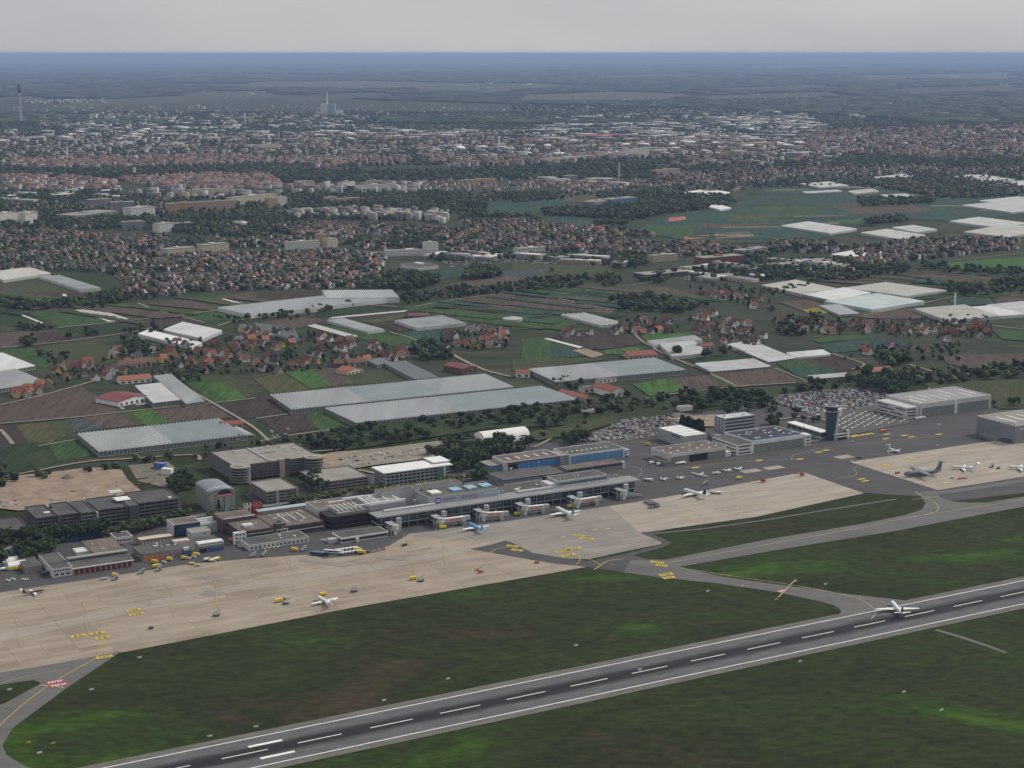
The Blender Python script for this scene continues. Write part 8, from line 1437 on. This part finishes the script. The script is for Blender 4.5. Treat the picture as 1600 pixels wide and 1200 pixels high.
for k in range(6):
    truck(528 + k * 5.6, 862 - k * .8, -.75, 'white', 'white-roofed baggage cart in the double row beside the buses', 4, 2, 'cart', 'white baggage carts'); truck(533 + k * 5.6, 867 - k * .85, -.75, 'white', 'white-roofed baggage cart in the double row beside the buses', 4, 2, 'cart', 'white baggage carts')
for px, py, rz, col, L, kind, lab in ((559, 861, -.7, 'yellow', 7, 'box', 'yellow truck next to the baggage carts, upper one'), (565, 865, -.7, 'yellow', 7, 'box', 'yellow truck next to the baggage carts, lower one'), (573, 864, -.7, 'black', 6, 'tug', 'dark tug beside the yellow trucks'), (584, 863, .2, 'beige', 5, 'loader', 'beige belt loader in the equipment row'), (592, 861, .3, 'beige', 5, 'loader', 'second beige belt loader in the equipment row'), (600, 859, .4, 'orange', 5, 'loader', 'orange belt loader at the end of the equipment row'), (632, 853, .2, 'black', 5, 'tug', 'lone dark tug on the apron below the pavilion'),
    (436, 941, .1, 'yellow', 7, 'box', 'yellow loader left of the small white jet'), (447, 944, -.7, 'silver', 6, 'stairs', 'silver stair truck beside the yellow loader'), (442, 938, .4, 'black', 4, 'tug', 'black tug behind the yellow loader'), (505, 931, .1, 'yellow', 6, 'box', 'yellow truck behind the small white jet'), (503, 945, .2, 'yellow', 6, 'loader', 'yellow loader under the wing of the small white jet'), (553, 925, -.6, 'grey', 6, 'stairs', 'grey stair truck right of the small white jet'), (338, 963, -.6, 'grey', 6, 'stairs', 'grey stair truck alone on the wide main apron'), (236, 983, .3, 'black', 3, 'tug', 'small dark tug alone near the apron edge'), (646, 906, .1, 'yellow', 6, 'box', 'yellow truck near the grass edge'), (657, 909, -.6, 'dark blue', 6, 'stairs', 'blue stair truck beside the yellow truck near the grass'), (747, 892, -.2, 'yellow', 8, 'loader', 'yellow belt loader on the bare apron'), (751, 895, .3, 'red', 4, 'tug', 'red tug behind the yellow belt loader'), (839, 880, .3, 'red', 4, 'tug', 'red tug on the apron near the dark taxiway wedge'),
    (461, 861, -.7, 'yellow', 6, 'box', 'yellow truck before the podium building'), (474, 861, .5, 'silver', 5, 'stairs', 'silver stair truck before the podium building'), (394, 871, .2, 'silver', 5, 'stairs', 'silver stair truck by the service road'), (413, 869, .6, 'grey', 6, 'stairs', 'grey stair truck with dark rails by the service road'), (323, 877, .1, 'yellow', 6, 'tank', 'yellow truck with white tank, first of three'), (332, 878, .1, 'yellow', 6, 'tank', 'yellow truck with white tank, second of three'), (338, 876, .1, 'yellow', 7, 'tank', 'yellow truck with white tank beside the orange cones'), (300, 882, -.5, 'yellow', 5, 'tug', 'yellow tug with a trailer'), (309, 885, -.5, 'beige', 4, 'cart', 'beige trailer cart behind the yellow tug'), (245, 887, 0, 'yellow', 7, 'box', 'yellow truck with grey stairs, rear'), (247, 893, .3, 'grey', 7, 'stairs', 'grey stairs before the yellow truck'), (242, 880, -.6, 'yellow', 5, 'box', 'yellow van-like truck on the service road'), (265, 876, -.6, 'yellow', 5, 'box', 'yellow truck beside a white car'), (220, 897, .3, 'grey', 5, 'stairs', 'grey stair truck below the service hall'), (180, 901, -.5, 'yellow', 5, 'box', 'yellow truck below the fire station'), (179, 907, .2, 'green', 7, 'stairs', 'green stair truck below the fire station'), (162, 906, .1, 'silver', 5, 'tug', 'pale tug below the fire station'), (288, 874, -.6, 'yellow', 5, 'box', 'yellow truck parked before the blue booth'), (307, 869, -.6, 'yellow', 6, 'box', 'yellow truck parked before the white attic'), (363, 846, -.5, 'orange', 7, 'box', 'orange truck beside the brown terminal office'),
    (20, 891, .1, 'yellow', 7, 'box', 'yellow truck before the white tent hall'), (29, 890, .2, 'yellow', 6, 'box', 'second yellow truck before the white tent hall'), (64, 888, -.3, 'orange', 6, 'box', 'orange truck in the fire station yard'), (76, 898, .1, 'dark blue', 12, 'box', 'dark blue container truck beside the fire station'), (5, 892, .1, 'white', 8, 'tank', 'white tanker before the low tent hall'), (692, 826, .1, 'yellow', 7, 'box', 'yellow truck under the jet bridge by the blue airliner'), (808, 805, .2, 'yellow', 6, 'box', 'yellow truck under the concourse'), (892, 793, .1, 'yellow', 8, 'box', 'yellow truck behind the white airliner at the gate'), (777, 800, .2, 'white', 8, 'tank', 'white tanker under the concourse'), (1013, 752, -.8, 'white', 9, 'tank', 'pale tank trailer at the left end of the light aircraft row'), (1063, 726, .1, 'white', 14, 'tank', 'white fuel truck before the open hangar door'), (1155, 749, .1, 'yellow', 7, 'box', 'yellow truck between the concrete pads and the outer apron'), (1119, 772, -.7, 'white', 12, 'tank', 'white fuel truck beside the airliner on the outer apron'), (1101, 758, .2, 'grey', 8, 'stairs', 'grey stairs behind the airliner on the outer apron'), (1380, 675, .1, 'orange', 9, 'box', 'orange truck at the edge of the empty lot'), (1438, 655, .1, 'white', 16, 'box', 'white articulated lorry at the twin-door hangar'), (1342, 716, -.5, 'black', 6, 'tug', 'black tug beside the pink concrete pad'), (1471, 722, .1, 'silver', 6, 'tug', 'pale tug behind the white business jet'), (1402, 740, .1, 'red', 5, 'tug', 'dark red tug before the grey military transport'), (1549, 731, .2, 'black', 6, 'stairs', 'dark stairs between the two business jets'), (1560, 733, .2, 'black', 6, 'loader', 'dark loader between the two business jets'), (1488, 748, .1, 'beige', 6, 'cart', 'beige cart train head on the concrete apron'), (1499, 749, .1, 'orange', 6, 'cart', 'orange cart on the concrete apron'), (1507, 748, .1, 'orange', 5, 'tug', 'orange tug on the concrete apron'), (1553, 680, -.5, 'white', 8, 'box', 'white truck at the porch of the tall grey hangar'), (1533, 684, .1, 'grey', 5, 'tug', 'grey tug before the tall grey hangar'), (1030, 727, .2, 'white', 7, 'box', 'white container truck by the lean-to'), (1018, 725, .2, 'white', 6, 'box', 'second white container truck by the lean-to')):
    truck(px, py, rz, col, lab, L, 2.9, kind)
for px, py, n_ in ((1008, 786, 4), (1013, 784, 5), (1021, 789, 3), (1015, 795, 3)):
    for k in range(n_): truck(px + k * 3.6 if n_ != 3 or py < 790 else px + k * 5, py + (k * 1.6 if py < 790 else -k * .6), -.75 if py < 790 else 0, 'black', 'black empty baggage dolly in the loose group on the outer apron', 4, 2, 'cart', 'black baggage dollies')
for k in range(9):
    x, y = at(1331 + k * 3.9, 684.5 - k * .62); t = thing('yellow_barrier', 'yellow barrier trestle in the row below the empty lot', 'barrier', (x, y, .3), ANG, 'yellow barriers'); MB().box(-.9, .9, -2.6, 2.6, .9, 1.5).build('beam', CM['yellow'], t); MB().box(-.7, .7, -2.4, -2.0, 0, .9).build('foot', CM['yellow'], t); MB().box(-.7, .7, 2.0, 2.4, 0, .9).build('foot', CM['yellow'], t)
for px, py, c, w_ in ((411, 858, 'white', 'in the row before the podium front'), (418, 857, 'white', 'in the row before the podium front'), (425, 856, 'white', 'in the row before the podium front'), (432, 855, 'white', 'in the row before the podium front'), (371, 852, 'white', 'beside the white office end, rear'), (376, 855, 'white', 'beside the white office end, front'), (263, 871, 'silver', 'before the grey service hall'), (268, 870, 'white', 'before the grey service hall'), (294, 873, 'white', 'left of the yellow truck at the blue booth'), (303, 871, 'white', 'left of the yellow truck at the white attic'), (256, 879, 'white', 'on the service road'), (505, 845, 'white', 'in the yard beside the gate pavilion'), (191, 852, 'red', 'behind the white single-storey office'), (12, 908, 'white', 'in the yard below the tent halls'), (20, 906, 'white', 'in the yard below the tent halls'), (37, 907, 'white', 'in the yard below the tent halls'), (41, 906, 'silver', 'in the yard below the tent halls'), (1270, 691, 'white', 'between the big hangar and the tower'), (1277, 690, 'white', 'between the big hangar and the tower'), (191, 640, 'white', 'before the maroon trade hall'), (215, 634, 'white', 'before the maroon trade hall'), (221, 633, 'white', 'before the maroon trade hall'), (227, 632, 'white', 'before the maroon trade hall')):
    x, y = at(px, py); car(x, y, .2, ANG - .75 + cr_.uniform(-.1, .1), c, w_, 'vehicles ' + w_, px < 240 and py < 700)
# stacked containers behind the hotel and drums on the asphalt
for px, py, c1, lab, a, b_, h in ((240, 733, 'blue', 'blue and red striped container stack behind the hotel', 12, 6, 6), (252, 742, 'white', 'white container stack beside the blue one', 11, 6, 6)):
    x, y = at(px, py); t = thing('container', lab, 'container', (x, y, .6), ANG - .8)
    MB().box(0, a, 0, b_, 0, h * .48).build('lower_unit', CM[c1], t); MB().box(0, a, 0, b_, h * .5, h).build('upper_unit', CM['white'] if c1 == 'white' else CM['blue'], t); MB().box(-.1, a * .3, -.1, b_ + .1, h, h + .2).build('roof_sheet', CM['red'] if c1 == 'blue' else CM['white'], t)
wp = MB().box(-1.3, 1.3, -.8, .8, 0, 1.0).box(-1.0, 1.0, -.6, .6, 1.0, 1.25).mesh('bale'); wp.materials.append(WHITE)
for k in range(14):
    x, y = at(258 + (k % 5) * 3.6 + (k // 5) * 1.5, 752 + (k // 5) * 3 - (k % 5) * .8); o = bpy.data.objects.new('bale', wp); C.objects.link(o); o.location = (x, y, .6); o.rotation_euler = (0, 0, ANG + .3 * (k % 3)); tag(o, 'white wrapped bale on the dark yard behind the hotel', 'bale', 'white wrapped bales')
# runway and taxiway furniture: small signs and lights in the grass
sgm = MB().box(-1.5, 1.5, -.15, .15, .3, 1.4).box(-1.2, -1.0, -.1, .1, 0, .3).box(1.0, 1.2, -.1, .1, 0, .3).mesh('sign_board')
for m, lst in ((PAINT_Y, ((45, 1162), (83, 1163), (1243, 910), (1213, 938), (957, 884), (990, 868))), (WHITE, ((62, 1178), (328, 1152), (600, 1096), (218, 1029), (143, 1079), (15, 1079), (400, 1137), (1106, 925), (1160, 917), (1290, 914), (700, 1062), (900, 1010), (1250, 1035), (1412, 1083), (1471, 1111), (1000, 1048)))):
    me = sgm.copy(); me.materials.append(m)
    for px, py in lst:
        x, y = at(px, py); o = bpy.data.objects.new('airfield_sign', me); C.objects.link(o); o.location = (x, y, .1); o.rotation_euler = (0, 0, ANG); tag(o, f'{"yellow" if m is PAINT_Y else "white"} airfield sign board standing in the grass', 'sign', f'{"yellow" if m is PAINT_Y else "white"} airfield signs')
# tall floodlight masts over the aprons
for px, py, h, w_ in ((1330, 722, 22, 'beside the pink concrete pad'), (1388, 709, 22, 'below the lone business jet'), (1465, 697, 24, 'behind the concrete apron'), (1172, 737, 24, 'on the first concrete pad'), (648, 818, 22, 'by the terminal roof hall'), (735, 800, 22, 'behind the terminal hall')):
    x, y = at(px, py); t = thing('floodlight_mast', f'thin grey floodlight mast {w_}', 'mast', (x, y, .2), ANG); MB().tube((0, 0, 0), (0, 0, h), .28, .16, 6).build('pole', STEEL, t); MB().box(-1.6, 1.6, -.3, .3, h, h + .8).build('lamp_head', OFFW, t); MB().box(-.7, .7, -.7, .7, 0, 1.6).build('foot', WHITE, t)
